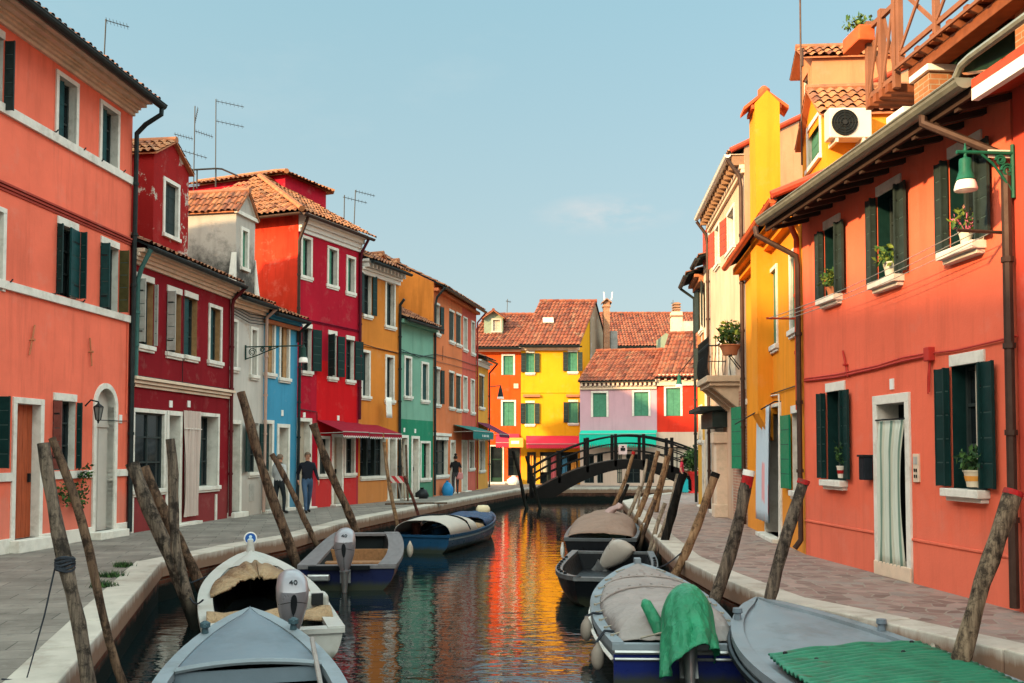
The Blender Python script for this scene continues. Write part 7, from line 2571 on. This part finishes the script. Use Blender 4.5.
# goods in the shop fronts
GOODS = [simple('shop display orange', (.70, .30, .06), .7, .1, 4, 0), simple('shop display cream', (.62, .5, .34), .7, .1, 4, 0), simple('shop display pink', (.55, .12, .14), .7, .1, 4, 0), simple('shop display blue', (.06, .2, .32), .7, .1, 4, 0)]
for i, (l, r, t, b) in enumerate(((530, 533.5, 455, 476), (541, 547, 456, 472), (551, 556, 455, 480), (562, 567, 456, 476), (571, 576, 462, 482))):
    W = YEL.W; mb = MB(); u0, u1 = W.u(l, 460), W.u(r, 460)
    mb.grid(lambda x, y: W.P(u0 + (u1 - u0) * x, W.v(l, b) + (W.v(l, t) - W.v(l, b)) * y, .12 + .03 * math.sin(x * 9 + i)), 6, 3)
    o = mb.build('hanging_cloth', GOODS[i % 4]); md = o.modifiers.new('thick', 'SOLIDIFY'); md.thickness = .01
    tag(o, ['orange', 'cream', 'pink', 'blue', 'second orange'][i] + ' cloth hung out for sale under the red awning', 'cloth', 'goods hung at the shop fronts')

# ------------------------------------------------------------------ pots and plants
def pot(p, r, h, mat, label, crown, nleaf, lsize, mats, ch, cat='potted plant', name='potted_plant', band=None):
    E = empty(name, p, 0, label, cat)
    mb = MB(); mb.lathe(p, [(r * .68, 0), (r * .8, h * .5), (r, h * .9), (r * 1.08, h * .9), (r * 1.08, h), (r * .9, h), (r * .88, h * .93)], 16); o = mb.build('pot', mat, E, smooth=35)
    if band:
        mb = MB(); mb.lathe(Vector(p) + Vector((0, 0, h * .35)), [(r * .80, 0), (r * .93, h * .3)], 16); mb.build('pot_band', band, o)
    mb = MB(); c = Vector(p) + Vector((0, 0, h + ch))
    for k in range(7):
        a = k * .9; mb.tube([Vector(p) + Vector((0, 0, h * .9)), c + Vector((math.cos(a) * crown[0] * .6, math.sin(a) * crown[1] * .6, rnd.uniform(-.3, .6) * crown[2]))], .006, 4, len(mats) - 1)
    mb.leaves(c, crown, nleaf, lsize, 0, mats=len(mats))
    mb.build('foliage', mats, E)
    return E


W = ORG.W
def sillp(px, py, w=.09):
    u, v = W.uv(px, py, w); return W.P(u, v, w)
pot(sillp(832, 296), .09, .14, terracotta, 'small yellow green plant on the sill of the upper window beside the drainpipe elbow', (.2, .16, .17), 110, .09, [leaf_a, leaf_b], .12)
pot(sillp(890.5, 276), .10, .19, white_pot, 'yellow green plant in a white pot on the middle upper sill', (.22, .18, .15), 120, .09, [leaf_b, leaf_a], .10)
pot(sillp(966, 244), .085, .15, white_pot, 'small plant with pink flowers on the upper sill behind the hanging lamp', (.16, .14, .17), 90, .08, [leaf_b, leaf_a, leaf_b, leaf_a, simple('pink petal', (.6, .15, .25), .6, .1, 5, 0)], .13)
pot(sillp(841, 478), .065, .19, white_pot, 'slim plant in a white and red pot on the sill by the letter box', (.09, .09, .22), 60, .08, [leaf_a, leaf_d], .18, band=red_pt)
pot(sillp(974, 487), .115, .2, simple('cream glazed pot', (.66, .56, .42), .4, .1, 6, .03), 'bushy green plant in a cream painted pot on the sill by the bell panel', (.2, .17, .15), 170, .085, [leaf_a, leaf_d], .11, band=GOODS[0])
p = SALMON.W.P(SALMON.W.u(66, 478), SALMON.W.v(66, 475), .14)
E = empty('trailing_plant', p, 0, 'dark trailing plant hanging from the salmon house window', 'plant')
mb = MB()
for k in range(9): mb.leaves(p + SALMON.W.d * rnd.uniform(-.45, .45) + Vector((0, 0, rnd.uniform(-.5, .25))), (.14, .12, .16), 34, .09, 0, mats=2)
mb.build('foliage', [leaf_d, leaf_a], E)
W = CREAM.W
p = W.P(W.u(740, 345), W.v(740, 347, .3), .25)
pot(p, .26, .25, terracotta, 'leafy bush in a bracketed pot beside the iron balcony', (.32, .32, .34), 380, .13, [leaf_a, leaf_b, leaf_d], .28)
mb = MB(); 
for w in (.1, .4): mb.tube([p + Vector((0, 0, -.02)) + W.d * (w - .25) , W.P(W.u(740, 345) + w - .25, p.z - .35, 0)], .014, 5)
mb.tube([p + W.d * -.25 + Vector((0, 0, -.012)), p + W.d * .25 + Vector((0, 0, -.012))], .014, 5)
mb.build('pot_bracket', dark_iron, CREAM.root)
# topiary ball on a red stand
q = gp(693.5, 493, 0)
E = empty('topiary_planter', q, 0, 'round green topiary bush on a tall red stand by the quay', 'planter')
mb = MB(); mb.lathe(q, [(.22, 0), (.2, .05), (.08, .1), (.09, .55), (.2, .8), (.26, .9), (.26, .96), (.1, .96)], 14); mb.build('stand', simple('red planter paint', (.55, .03, .03), .5, .1, 5, .03), E, smooth=40)
mb = MB()
for k in range(26):
    a, b = rnd.uniform(0, 6.3), rnd.uniform(-1, 1); s_ = math.sqrt(1 - b * b)
    mb.leaves(q + Vector((math.cos(a) * s_ * .36, math.sin(a) * s_ * .36, 1.45 + b * .42)), (.2, .2, .2), 44, .10, 0, mats=2)
mb.leaves(q + Vector((0, 0, 1.45)), (.34, .34, .42), 500, .12, 0, mats=2)
mb.leaves(q + Vector((.25, .1, 2.0)), (.22, .22, .35), 160, .12, 0, mats=2)
mb.build('foliage', [leaf_d, leaf_a], E)
# weeds on the kerb
for (px, py, lab) in ((104, 587, 'grass tuft at the kerb joint nearest the roped pole'), (111, 577, 'grass tuft between two others on the kerb corner'), (123, 567, 'grass tuft farthest along the kerb corner')):
    c = gp(px, py, 0); mb = MB()
    for k in range(240):
        a = rnd.uniform(0, 6.3); d_ = Vector((math.cos(a), math.sin(a), 0)); b = c + Vector((rnd.gauss(0, .075), rnd.gauss(0, .065), .005)); h = rnd.uniform(.03, .10)
        s_ = Vector((-d_.y, d_.x, 0)) * .008
        mb.add([b - s_, b + s_, b + d_ * h * .7 + Vector((0, 0, h))], [(0, 1, 2)], rnd.randrange(2))
    o = mb.build('grass_tuft', [leaf_a, leaf_d], None, loc=tuple(c)); tag(o, lab, 'grass tuft', 'weeds on the kerb')

# ------------------------------------------------------------------ lamps and antennas
W = WHITEH.W
u = W.u(245, 350); v0 = W.v(245, 347)
E = empty('street_lamp', W.P(u, v0, 0), 0, 'wrought iron scroll bracket lamp on the whitewashed house', 'street lamp')
mb = MB(); tip = 1.75
mb.tube([W.P(u, v0, 0), W.P(u, v0, tip)], .02, 6); mb.tube([W.P(u, v0 - .36, .02), W.P(u, v0 + .05, .02)], .025, 6)
mb.tube([W.P(u, v0 - .34, .02), W.P(u, v0 - .25, .35), W.P(u, v0 - .12, .7), W.P(u, v0 - .02, 1.0)], .017, 6)
for (cw, cv, r0) in ((.22, -.15, .12), (.52, -.09, .075), (.75, -.055, .045)):
    mb.tube([W.P(u, v0 + cv + math.sin(a) * r0 * (1 - a / 15), cw + math.cos(a) * r0 * (1 - a / 15)) for a in [k * .5 for k in range(23)]], .013, 5)
mb.build('bracket', simple('dark green lamp iron', (.012, .04, .032), .5, .2, 8, .08), E)
tp = W.P(u, v0, tip)
mb = MB(); mb.lathe(tp, [(.02, .03), (.03, -.02), (.07, -.06), (.075, -.28), (.10, -.32)], 14); mb.build('lamp_hood', bpy.data.materials['dark green lamp iron'], E, smooth=40)
mb = MB(); mb.lathe(tp, [(.09, -.325), (.12, -.36), (.13, -.47), (.10, -.475)], 14); mb.build('lamp_bowl', bowl, E, smooth=40)
W = SALMON.W
u, v = W.uv(85, 412)
E = empty('wall_lantern', W.P(u, v, .1), 0, 'black wall lantern beside the arched doorway', 'lantern')
c = W.P(u, v, .28); mb = MB()
mb.lathe(c, [(.012, .20), (.03, .16), (.10, .11), (.105, .095)], 6); mb.lathe(c, [(.047, -.16), (.02, -.19), (.012, -.23)], 6)
for k in range(6):
    a = 2 * math.pi * k / 6; mb.tube([c + Vector((math.cos(a) * .096, math.sin(a) * .096, .095)), c + Vector((math.cos(a) * .05, math.sin(a) * .05, -.16))], .009, 4)
mb.tube([W.P(u, v + .12, 0), W.P(u, v + .24, .12), c + Vector((0, 0, .2))], .016, 6)
mb.build('lantern_frame', dark_iron, E)
mb = MB(); mb.lathe(c, [(.046, -.155), (.09, .095)], 6); mb.build('lantern_glass', simple('old lantern glass', (.16, .16, .15), .15, .2, 5, 0), E)
# lamp hanging beyond the mustard house
p = at(500.5, 392, 52); E = empty('street_lamp', p, 0, 'small dark street lamp hanging before the vermilion house', 'street lamp')
mb = MB(); mb.lathe(p, [(.02, .35), (.05, .25), (.09, .1), (.16, -.25)], 12); mb.build('lamp_hood', dark_iron, E)
mb = MB(); mb.lathe(p, [(.16, -.25), (.18, -.36), (.1, -.38)], 12); mb.build('lamp_bowl', bowl, E)
mb = MB(); q = at(489, 389, 50.4); mb.tube([p + Vector((0, 0, .34)), q + Vector((0, 0, .1))], .025, 5); mb.build('bracket', dark_iron, E)
p = at(679, 380, 46); E = empty('street_lamp', p, 0, 'teal street lamp on a bracket before the small red house', 'street lamp')
mb = MB(); mb.lathe(p, [(.02, .3), (.06, .2), (.1, 0), (.15, -.2)], 12); mb.build('lamp_hood', gm_, E)
mb = MB(); mb.lathe(p, [(.15, -.2), (.17, -.32), (.1, -.34)], 12); mb.build('lamp_bowl', bowl, E)
mb = MB(); q = at(698, 378, 36); mb.tube([p + Vector((0, 0, .3)), Vector((q.x, q.y, p.z + .35))], .025, 5); mb.build('bracket', dark_iron, E)

alum = simple('antenna metal', (.06, .055, .05), .5, .2, 8, 0, .5)
def antenna(base, top, label, rods=(), booms=(), r=.016, Y=25, name='tv_antenna', mat=None):
    b, t = at(*base, Y), at(*top, Y)
    E = empty(name, b, 0, label, 'antenna', 'roof antennas')
    mb = MB(); mb.tube([b, t], r, 6); mb.build('mast', mat or alum, E)
    for (a, c) in booms:
        p, q = at(*a, Y), at(*c, Y + .5)
        mb = MB(); mb.tube([p, q], r * .7, 5)
        n = 7
        for k in range(n):
            m_ = p.lerp(q, (k + .5) / n); mb.tube([m_ + Vector((.02, -.10, .035)), m_ - Vector((.02, -.10, .035))], r * .3, 4)
        mb.build('boom', mat or alum, E)
    return E


antenna((104, 60), (106, 19), 'television antenna with one slanting boom above the salmon house', booms=(((105, 20), (129, 27)),), Y=24)
antenna((193.5, 195), (195, 106), 'antenna mast with four slanting booms behind the crimson dormer', booms=(((174, 134), (193, 139)), ((195, 131), (213, 137)), ((180, 150), (207, 158)), ((195, 122), (198, 108))), Y=30)
antenna((215.5, 182), (216, 99), 'taller antenna mast with two long booms behind the crimson dormer', booms=(((216, 101), (244, 107)), ((216, 121), (244, 127))), Y=32)
antenna((344, 222), (344.5, 195), 'short antenna mast on the tall red house, nearer the attic', booms=(((343, 197), (367, 203)),), Y=35, r=.018)
antenna((354, 227), (355.5, 190), 'thin antenna with long boom on the tall red house eave', booms=(((355, 191), (375, 196)),), Y=35.5, r=.018)
antenna((802, 165), (800, -10), 'very tall thin mast rising beside the golden house dormer', Y=21, r=.02, mat=pipe_brown)
mbx = MB(); c = at(802, 58, 21)
mbx.tube([c + Vector((0, 0, -.18)), c + Vector((0, 0, .2))], .035, 8); mbx.build('mast_joint', pipe_brown, [o for o in bpy.data.objects if o.get('label', '').startswith('very tall thin mast')][0])
antenna((672.5, 335), (673, 300), 'thin mast with a short boom by the twin pot chimney', booms=(((671, 303), (677, 304)),), Y=63, r=.02)
antenna((621.5, 320), (621.5, 313), 'tiny antenna on the brick red house ridge', booms=(((620, 314), (624, 315)),), Y=66, r=.02)
antenna((507, 314), (507.5, 299), 'small antenna over the vermilion house hut', booms=(((506, 301), (511, 302)),), Y=57, r=.02)
for i, px in enumerate((604.5, 611.5)):
    antenna((px, 300), (px + (-.6 if i == 0 else 1), 292), ('first', 'second')[i] + ' pale rod antenna beside the tall brick chimney cap', Y=59.5, r=.045, mat=white_clean)
# roof rail behind the dormers
mb = MB(); a, b, c, d = at(189, 170, 31), at(216, 168.5, 31.5), at(222, 169, 31.6), at(238, 176, 33)
mb.tube([a, b, c, d], .03, 6)
for p in (a.lerp(b, .3), b): mb.tube([p, p - Vector((0, 0, .6))], .025, 5)
o = mb.build('roof_railing', alum); tag(o, 'thin metal roof rail behind the white dormer', 'railing')

# ------------------------------------------------------------------ odds and ends on the pavement
q = gp(388, 501, 0); rz = math.atan2(.4, 1)
E = empty('road_barrier', q, 0, 'red and white striped barrier board on trestles by the shop', 'barrier')
bar, nt, bs = new_mat('red and white stripes')
v_ = coords(nt, 'Object', (1, 1, 1))
sx = N(nt, 'ShaderNodeSeparateXYZ'); nt.links.new(v_, sx.inputs[0])
st = math_n(nt, 'FRACT', math_n(nt, 'MULTIPLY', math_n(nt, 'ADD', sx.outputs[0], math_n(nt, 'MULTIPLY', sx.outputs[2], .8)), 3.6))
nt.links.new(ramp(nt, st, [(0, (.55, .02, .03)), (.5, (.55, .02, .03)), (.52, (.66, .6, .55)), (1, (.66, .6, .55))]), bs.inputs['Base Color']); bs.inputs['Roughness'].default_value = .5
x0, x1 = at(373, 480, q.y).x, at(404, 480, q.y).x; z0, z1 = at(388, 483, q.y).z, at(388, 476, q.y).z
mb = MB(); mb.abox(x0, x1, q.y - .02, q.y + .015, z0, z1); mb.build('board', bar, E)
for x in (x0 + .2, x1 - .25):
    for sg in (-1, 1):
        mb = MB(); mb.tube([(x, q.y + .04, z1 - .05), (x + sg * .12, q.y + .04 + sg * .22, .0)], .025, 6); mb.build('trestle_leg', pale_sh, E)
def sack(px, py, r, h, mat, label, cat='bag', name='bag', Y=None):
    c = gp(px, py, 0); mb = MB()
    mb.lathe(c, [(r * .8, 0), (r, h * .25), (r * .95, h * .5), (r * .6, h * .78), (r * .22, h * .9), (r * .3, h)], 12)
    for v in mb.v: v += Vector((mnoise.noise(v * 7) * r * .25, mnoise.noise(v * 7 + Vector((5, 0, 0))) * r * .25, 0))
    o = mb.build(name, mat, None, loc=tuple(c), smooth=60); tag(o, label, cat); return o
blue_bag = simple('blue plastic bag', (.02, .20, .45), .4, .15, 5, .1)
sack(387, 500, .22, .62, blue_bag, 'blue bag standing behind the striped barrier')
sack(447.5, 495.5, .24, .62, blue_bag, 'blue bag standing beside the woman in black')
sack(422, 498.5, .26, .42, black_pl, 'black bag at the foot of the green house')
sack(513.5, 484.5, .34, .5, white_clean, 'white sack at the foot of the bridge')
for (a, b, rr, lab) in (((400, 500.5), (403, 440), .035, 'thin grey timber leaning on the green house doorway'), ((405, 501), (401, 437), .03, 'pale pole leaning crosswise on the green house doorway'), ((408, 501), (406, 445), .04, 'dark brown plank leaning on the green house doorway')):
    p0 = gp(*a, 0); Wq = Wall(A[6], A[7]); u, v = Wq.uv(*b, .06); p1_ = Wq.P(u, v, .06)
    mb = MB(); mb.tube([p0, p0.lerp(p1_, .5), p1_], rr, 6); o = mb.build('leaning_timber', pw_grey if 'grey' in lab else (pw_brown if 'dark' in lab else pw_pale), None, loc=tuple(p0)); tag(o, lab, 'timber', 'timbers leaning at the green house')
p0, p1_ = gp(385, 505, 0), gp(447, 504, 0)
mb = MB(); d_ = (p1_ - p0); mb.box(p0 + Vector((0, 0, .004)), d_, Vector((0, .18, 0)), Vector((0, 0, .05))); o = mb.build('plank', pw_brown, None, loc=tuple(p0)); tag(o, 'long plank lying on the grey pavement before the green house', 'plank')
# white cloth hanging on the ochre house
Wq = Wall(A[5], A[6]); mb = MB(); u0, u1 = Wq.u(377, 408), Wq.u(382.5, 408); va, vb_ = Wq.v(380, 397.5), Wq.v(380, 418)
mb.grid(lambda i, j: Wq.P(u0 + (u1 - u0) * i + .06 * (1 - j), vb_ + (va - vb_) * j, .35 + .02 * math.sin(i * 8)), 8, 4)
o = mb.build('hanging_towel', white_clean, smooth=60); tag(o, 'white towel hung out to dry on the ochre orange house', 'towel'); md = o.modifiers.new('thick', 'SOLIDIFY'); md.thickness = .008
# turquoise bag left between the poles at the crimson house
sack(166, 530, .16, .42, simple('mint plastic bag', (.12, .50, .38), .4, .1, 5, .1), 'mint green bag at the crimson house doorway')
# telephone wires between the rows
for (a, Ya, b, Yb, sag, lab) in (((128, 262), 21.6, (231, 300), 27, .15, 'slack cable along the crimson house eave'),):
    p, q_ = at(*a, Ya), at(*b, Yb); mb = MB(); mb.tube([p.lerp(q_, k / 10) - Vector((0, 0, sag * math.sin(math.pi * k / 10))) for k in range(11)], .012, 5); o = mb.build('cable', dark_iron); tag(o, lab, 'cable')

# cables running along the facades
def facade_cable(H_root, Wc, pts, r=.014):
    mb = MB(); P = []
    for k, (px, py) in enumerate(pts):
        u, v = Wc.uv(px, py); P.append(Wc.P(u, v, .04))
    mb.tube(P, r, 5); mb.build('cable', dark_iron, H_root)
facade_cable(OCH, Wall(A[5], A[6]), ((359, 343), (375, 348), (397, 353)))
facade_cable(CORAL.root, CORAL.W, ((434, 354), (455, 359), (476, 366)))
facade_cable(CORAL.root, CORAL.W, ((434, 361), (455, 366), (476, 372)), .01)
facade_cable(TALL.root, TALL.W, ((298, 409), (307, 410.5), (316, 412), (316, 420)), .014)
facade_cable(CRIM.root, CRIM.W, ((132, 375), (180, 382), (226, 389)), .009)
facade_cable(SALMON.root, SALMON.W, ((96, 420), (118, 421), (125, 421)), .009)
def mooring_line(a, Ya, b, Yb, sag, label):
    p, q_ = at(*a, Ya), at(*b, Yb); mb = MB(); mb.tube([p.lerp(q_, k / 10) - Vector((0, 0, sag * math.sin(math.pi * k / 10))) for k in range(11)], .012, 5)
    o = mb.build('mooring_rope', rope_d); tag(o, label, 'rope')
mooring_line((203, 600), 12.6, (186, 588), 13.9, .12, 'mooring rope from the white motorboat to the stout split pole')
mooring_line((640, 568), 14.9, (681, 553), 16.1, .10, 'mooring rope from the grey canvas boat bow to the dark headed pole')

# ------------------------------------------------------------------ people
skin_m = simple('skin', (.50, .24, .16), .6, .08, 6, .02)
hair_d = simple('dark hair', (.025, .018, .014), .6, .2, 12, .2)
hair_g = simple('grey brown hair', (.16, .11, .08), .7, .2, 12, .2)
shoe_m = simple('dark shoes', (.02, .018, .018), .5, .2, 6, .05)


def person(px, py, rz, label, top_m, leg_m, hair, h=1.74, stride=.18, sleeves='long', arms=(.12, .05), bun=False, fat=1.0, lean=0.0):
    pos = gp(px, py, 0)
    J = {'pelvis': (0, 0, .95), 'waist': (0, .0, 1.08), 'chest': (0, .01, 1.30), 'neck0': (0, 0, 1.46), 'neck': (0, .01, 1.53), 'head': (0, .03, 1.63), 'crown': (0, .02, 1.73)}
    Rr = {'pelvis': (.165, .12), 'waist': (.145, .105), 'chest': (.17, .115), 'neck0': (.085, .075), 'neck': (.055, .055), 'head': (.078, .098), 'crown': (.066, .08)}
    E = [('pelvis', 'waist'), ('waist', 'chest'), ('chest', 'neck0'), ('neck0', 'neck'), ('neck', 'head'), ('head', 'crown')]
    for sg, nm in ((-1, 'l'), (1, 'r')):
        st = stride * sg
        J['hip' + nm] = (sg * .095, 0, .88); Rr['hip' + nm] = (.095, .095)
        J['knee' + nm] = (sg * .10, st * .55 + .04, .48); Rr['knee' + nm] = (.062, .065)
        J['ankle' + nm] = (sg * .10, st - .03, .085); Rr['ankle' + nm] = (.043, .045)
        J['toe' + nm] = (sg * .12, st + .15, .04); Rr['toe' + nm] = (.042, .035)
        E += [('pelvis', 'hip' + nm), ('hip' + nm, 'knee' + nm), ('knee' + nm, 'ankle' + nm), ('ankle' + nm, 'toe' + nm)]
        sw = arms[0] * -sg
        J['sho' + nm] = (sg * .185, 0, 1.40); Rr['sho' + nm] = (.07, .07)
        J['elb' + nm] = (sg * .25, sw * .4 - .02, 1.12); Rr['elb' + nm] = (.048, .048)
        J['wri' + nm] = (sg * .25, sw + .08 + arms[1], .89 + arms[1]); Rr['wri' + nm] = (.032, .032)
        J['palm' + nm] = (sg * .245, sw + .12 + arms[1], .82 + arms[1]); Rr['palm' + nm] = (.036, .024)
        E += [('chest', 'sho' + nm), ('sho' + nm, 'elb' + nm), ('elb' + nm, 'wri' + nm), ('wri' + nm, 'palm' + nm)]
    names = list(J)
    k = h / 1.78
    me = bpy.data.meshes.new('tmp')
    me.from_pydata([tuple(Vector(J[n]) * k) for n in names], [(names.index(a), names.index(b)) for a, b in E], [])
    o = bpy.data.objects.new('tmp', me); COL.objects.link(o)
    md = o.modifiers.new('skin', 'SKIN')
    for i, n in enumerate(names):
        sv = me.skin_vertices[0].data[i]; sv.radius = (Rr[n][0] * k * fat, Rr[n][1] * k * fat); sv.use_root = (n == 'pelvis')
    s2 = o.modifiers.new('sub', 'SUBSURF'); s2.levels = 2; s2.render_levels = 2
    dg = bpy.context.evaluated_depsgraph_get()
    m2 = bpy.data.meshes.new_from_object(o.evaluated_get(dg))
    bpy.data.objects.remove(o)
    # fingers, nose, ears joined to the same skin mesh
    mb = MB()
    for v in m2.vertices: mb.v.append(Vector(v.co))
    for p in m2.polygons: mb.f.append(list(p.vertices)); mb.m.append(0); mb.uv.append(None)
    nb = len(mb.f)
    for sg, nm in ((-1, 'l'), (1, 'r')):
        pl = Vector(J['palm' + nm]) * k; wr = Vector(J['wri' + nm]) * k; d_ = (pl - wr).normalized()
        sd = d_.cross(Vector((1, 0, 0))).normalized()
        for q in range(4):
            o0 = pl + sd * (.027 - .018 * q); ln = (.065, .075, .07, .055)[q]
            mb.tube([o0 - d_ * .01, o0 + d_ * ln * .55 + Vector((-sg * .004, 0, 0)), o0 + d_ * ln + Vector((-sg * .018, 0, 0))], [.010, .009, .007], 6, 0)
        mb.tube([wr.lerp(pl, .6) + sd * .02, pl + sd * .045 + d_ * .01, pl + sd * .05 + d_ * .04], [.012, .010, .008], 6, 0)
    hc = Vector(J['head']) * k
    mb.add([hc + Vector((-.012, .085, -.02)), hc + Vector((.012, .085, -.02)), hc + Vector((0, .118, -.022)), hc + Vector((0, .09, .03))], [(0, 1, 2), (0, 2, 3), (1, 3, 2)], 0)
    for sg in (-1, 1): mb.lathe(hc + Vector((sg * .082, .0, .0)), [(.012, 0), (.026, .006), (.02, .014)], 8, 0, ax=(sg, 0, 0), sy=1.3)
    for i, f in enumerate(mb.f):
        c = sum((mb.v[q] for q in f), Vector((0, 0, 0))) / len(f) / k
        if i >= nb or c.z > 1.50: mi = 0
        elif c.z < .10: mi = 3
        elif abs(c.x) > .205 or (abs(c.x) > .17 and c.z > 1.2):
            mi = 1
            if c.z < .90 + arms[1] or (sleeves == 'short' and c.z < 1.2): mi = 0
        elif c.z < .99: mi = 2
        else: mi = 1
        mb.m[i] = mi
    rot = Matrix.Rotation(rz, 4, 'Z')
    mb.v = [rot @ v for v in mb.v]
    ob = mb.build('person', [skin_m, top_m, leg_m, shoe_m], None, 'local', smooth=70)
    ob.location = pos
    tag(ob, label, 'person', 'people on the quays')
    hb = MB()
    def cap(i, j):
        a = 2 * math.pi * i; b = (math.pi / 2) * (1 - j * 1.0)
        fr = max(0, math.sin(a)); low = -.55 if fr < .35 else .25
        zz = math.sin(b) if b > 0 else 0
        el = (math.pi / 2) - j * (math.pi / 2 - low)
        return rot @ (hc + Vector((0, -.008, .035)) * k + Vector((math.cos(a) * math.cos(el) * .094, math.sin(a) * math.cos(el) * .112, math.sin(el) * .105)) * k)
    hb.grid(cap, 20, 8)
    if bun: hb.lathe(rot @ (hc + Vector((0, -.06, .12)) * k), [(.02, 0), (.06, .03), (.065, .07), (.03, .11)], 10)
    hb.build('hair', hair, ob, 'local', smooth=60)
    eb = MB()
    for sg in (-1, 1): eb.lathe(rot @ (hc + Vector((sg * .032, .088, .012)) * k), [(.010, 0), (.010, .006)], 8, ax=rot @ Vector((0, 1, 0)))
    eb.box(rot @ (hc + Vector((-.025, .083, -.055)) * k), rot @ Vector((.05 * k, 0, 0)), rot @ Vector((0, .01, 0)), Vector((0, 0, .008)))
    eb.build('face_features', hair_d, ob, 'local')
    return ob


jeans = simple('blue jeans', (.05, .09, .16), .85, .2, 6, .1)
dark_tr = simple('dark trousers', (.02, .025, .03), .85, .2, 6, .1)
person(307, 513, R(205), 'man in a dark navy jacket and blue jeans walking towards the viewer', simple('navy jacket', (.012, .014, .022), .8, .2, 6, .1), jeans, hair_g, 1.80, .30, arms=(.20, .05))
person(279, 514, R(-25), 'man in a pale grey shirt and dark trousers behind the leaning poles', simple('pale grey shirt', (.42, .42, .43), .85, .1, 6, .1), dark_tr, hair_g, 1.74, .12)
ob = person(455.5, 494, R(8), 'woman with a hair bun in black top and patterned trousers', simple('black top', (.012, .012, .014), .8, .2, 6, .1), simple('patterned trousers', (.05, .05, .055), .85, .9, 26, .1), hair_d, 1.66, .10, 'short', bun=True)
c = gp(459, 494, 0); mb = MB()
mb.lathe(c + Vector((.02, 0, .62)), [(.10, 0), (.15, .04), (.15, .24), (.12, .3)], 10, sy=.5); mb.tube([c + Vector((-.08, 0, .9)), c + Vector((.0, 0, 1.15)), c + Vector((.1, 0, .9))], .012, 5)
o = mb.build('handbag', simple('pink leather', (.50, .20, .20), .5, .1, 5, .05), None, loc=tuple(c)); tag(o, 'pink handbag carried by the woman in black', 'handbag')
person(682, 493, R(-100), 'person in a red top and dark trousers beside the red planter', simple('red top', (.50, .03, .06), .8, .1, 6, .1), dark_tr, hair_d, 1.66, .05, 'short')
c = gp(684.5, 494, 0); mb = MB(); mb.abox(c.x - .12, c.x + .12, c.y - .25, c.y - .13, .08, .62); mb.tube([(c.x - .08, c.y - .19, .62), (c.x, c.y - .19, .80), (c.x + .08, c.y - .19, .62)], .012, 5)
o = mb.build('shopping_bag', simple('turquoise bag', (.02, .36, .40), .5, .1, 5, .05), None, loc=tuple(c), bevel=.02); tag(o, 'tall turquoise shopping bag beside the person in red', 'shopping bag')
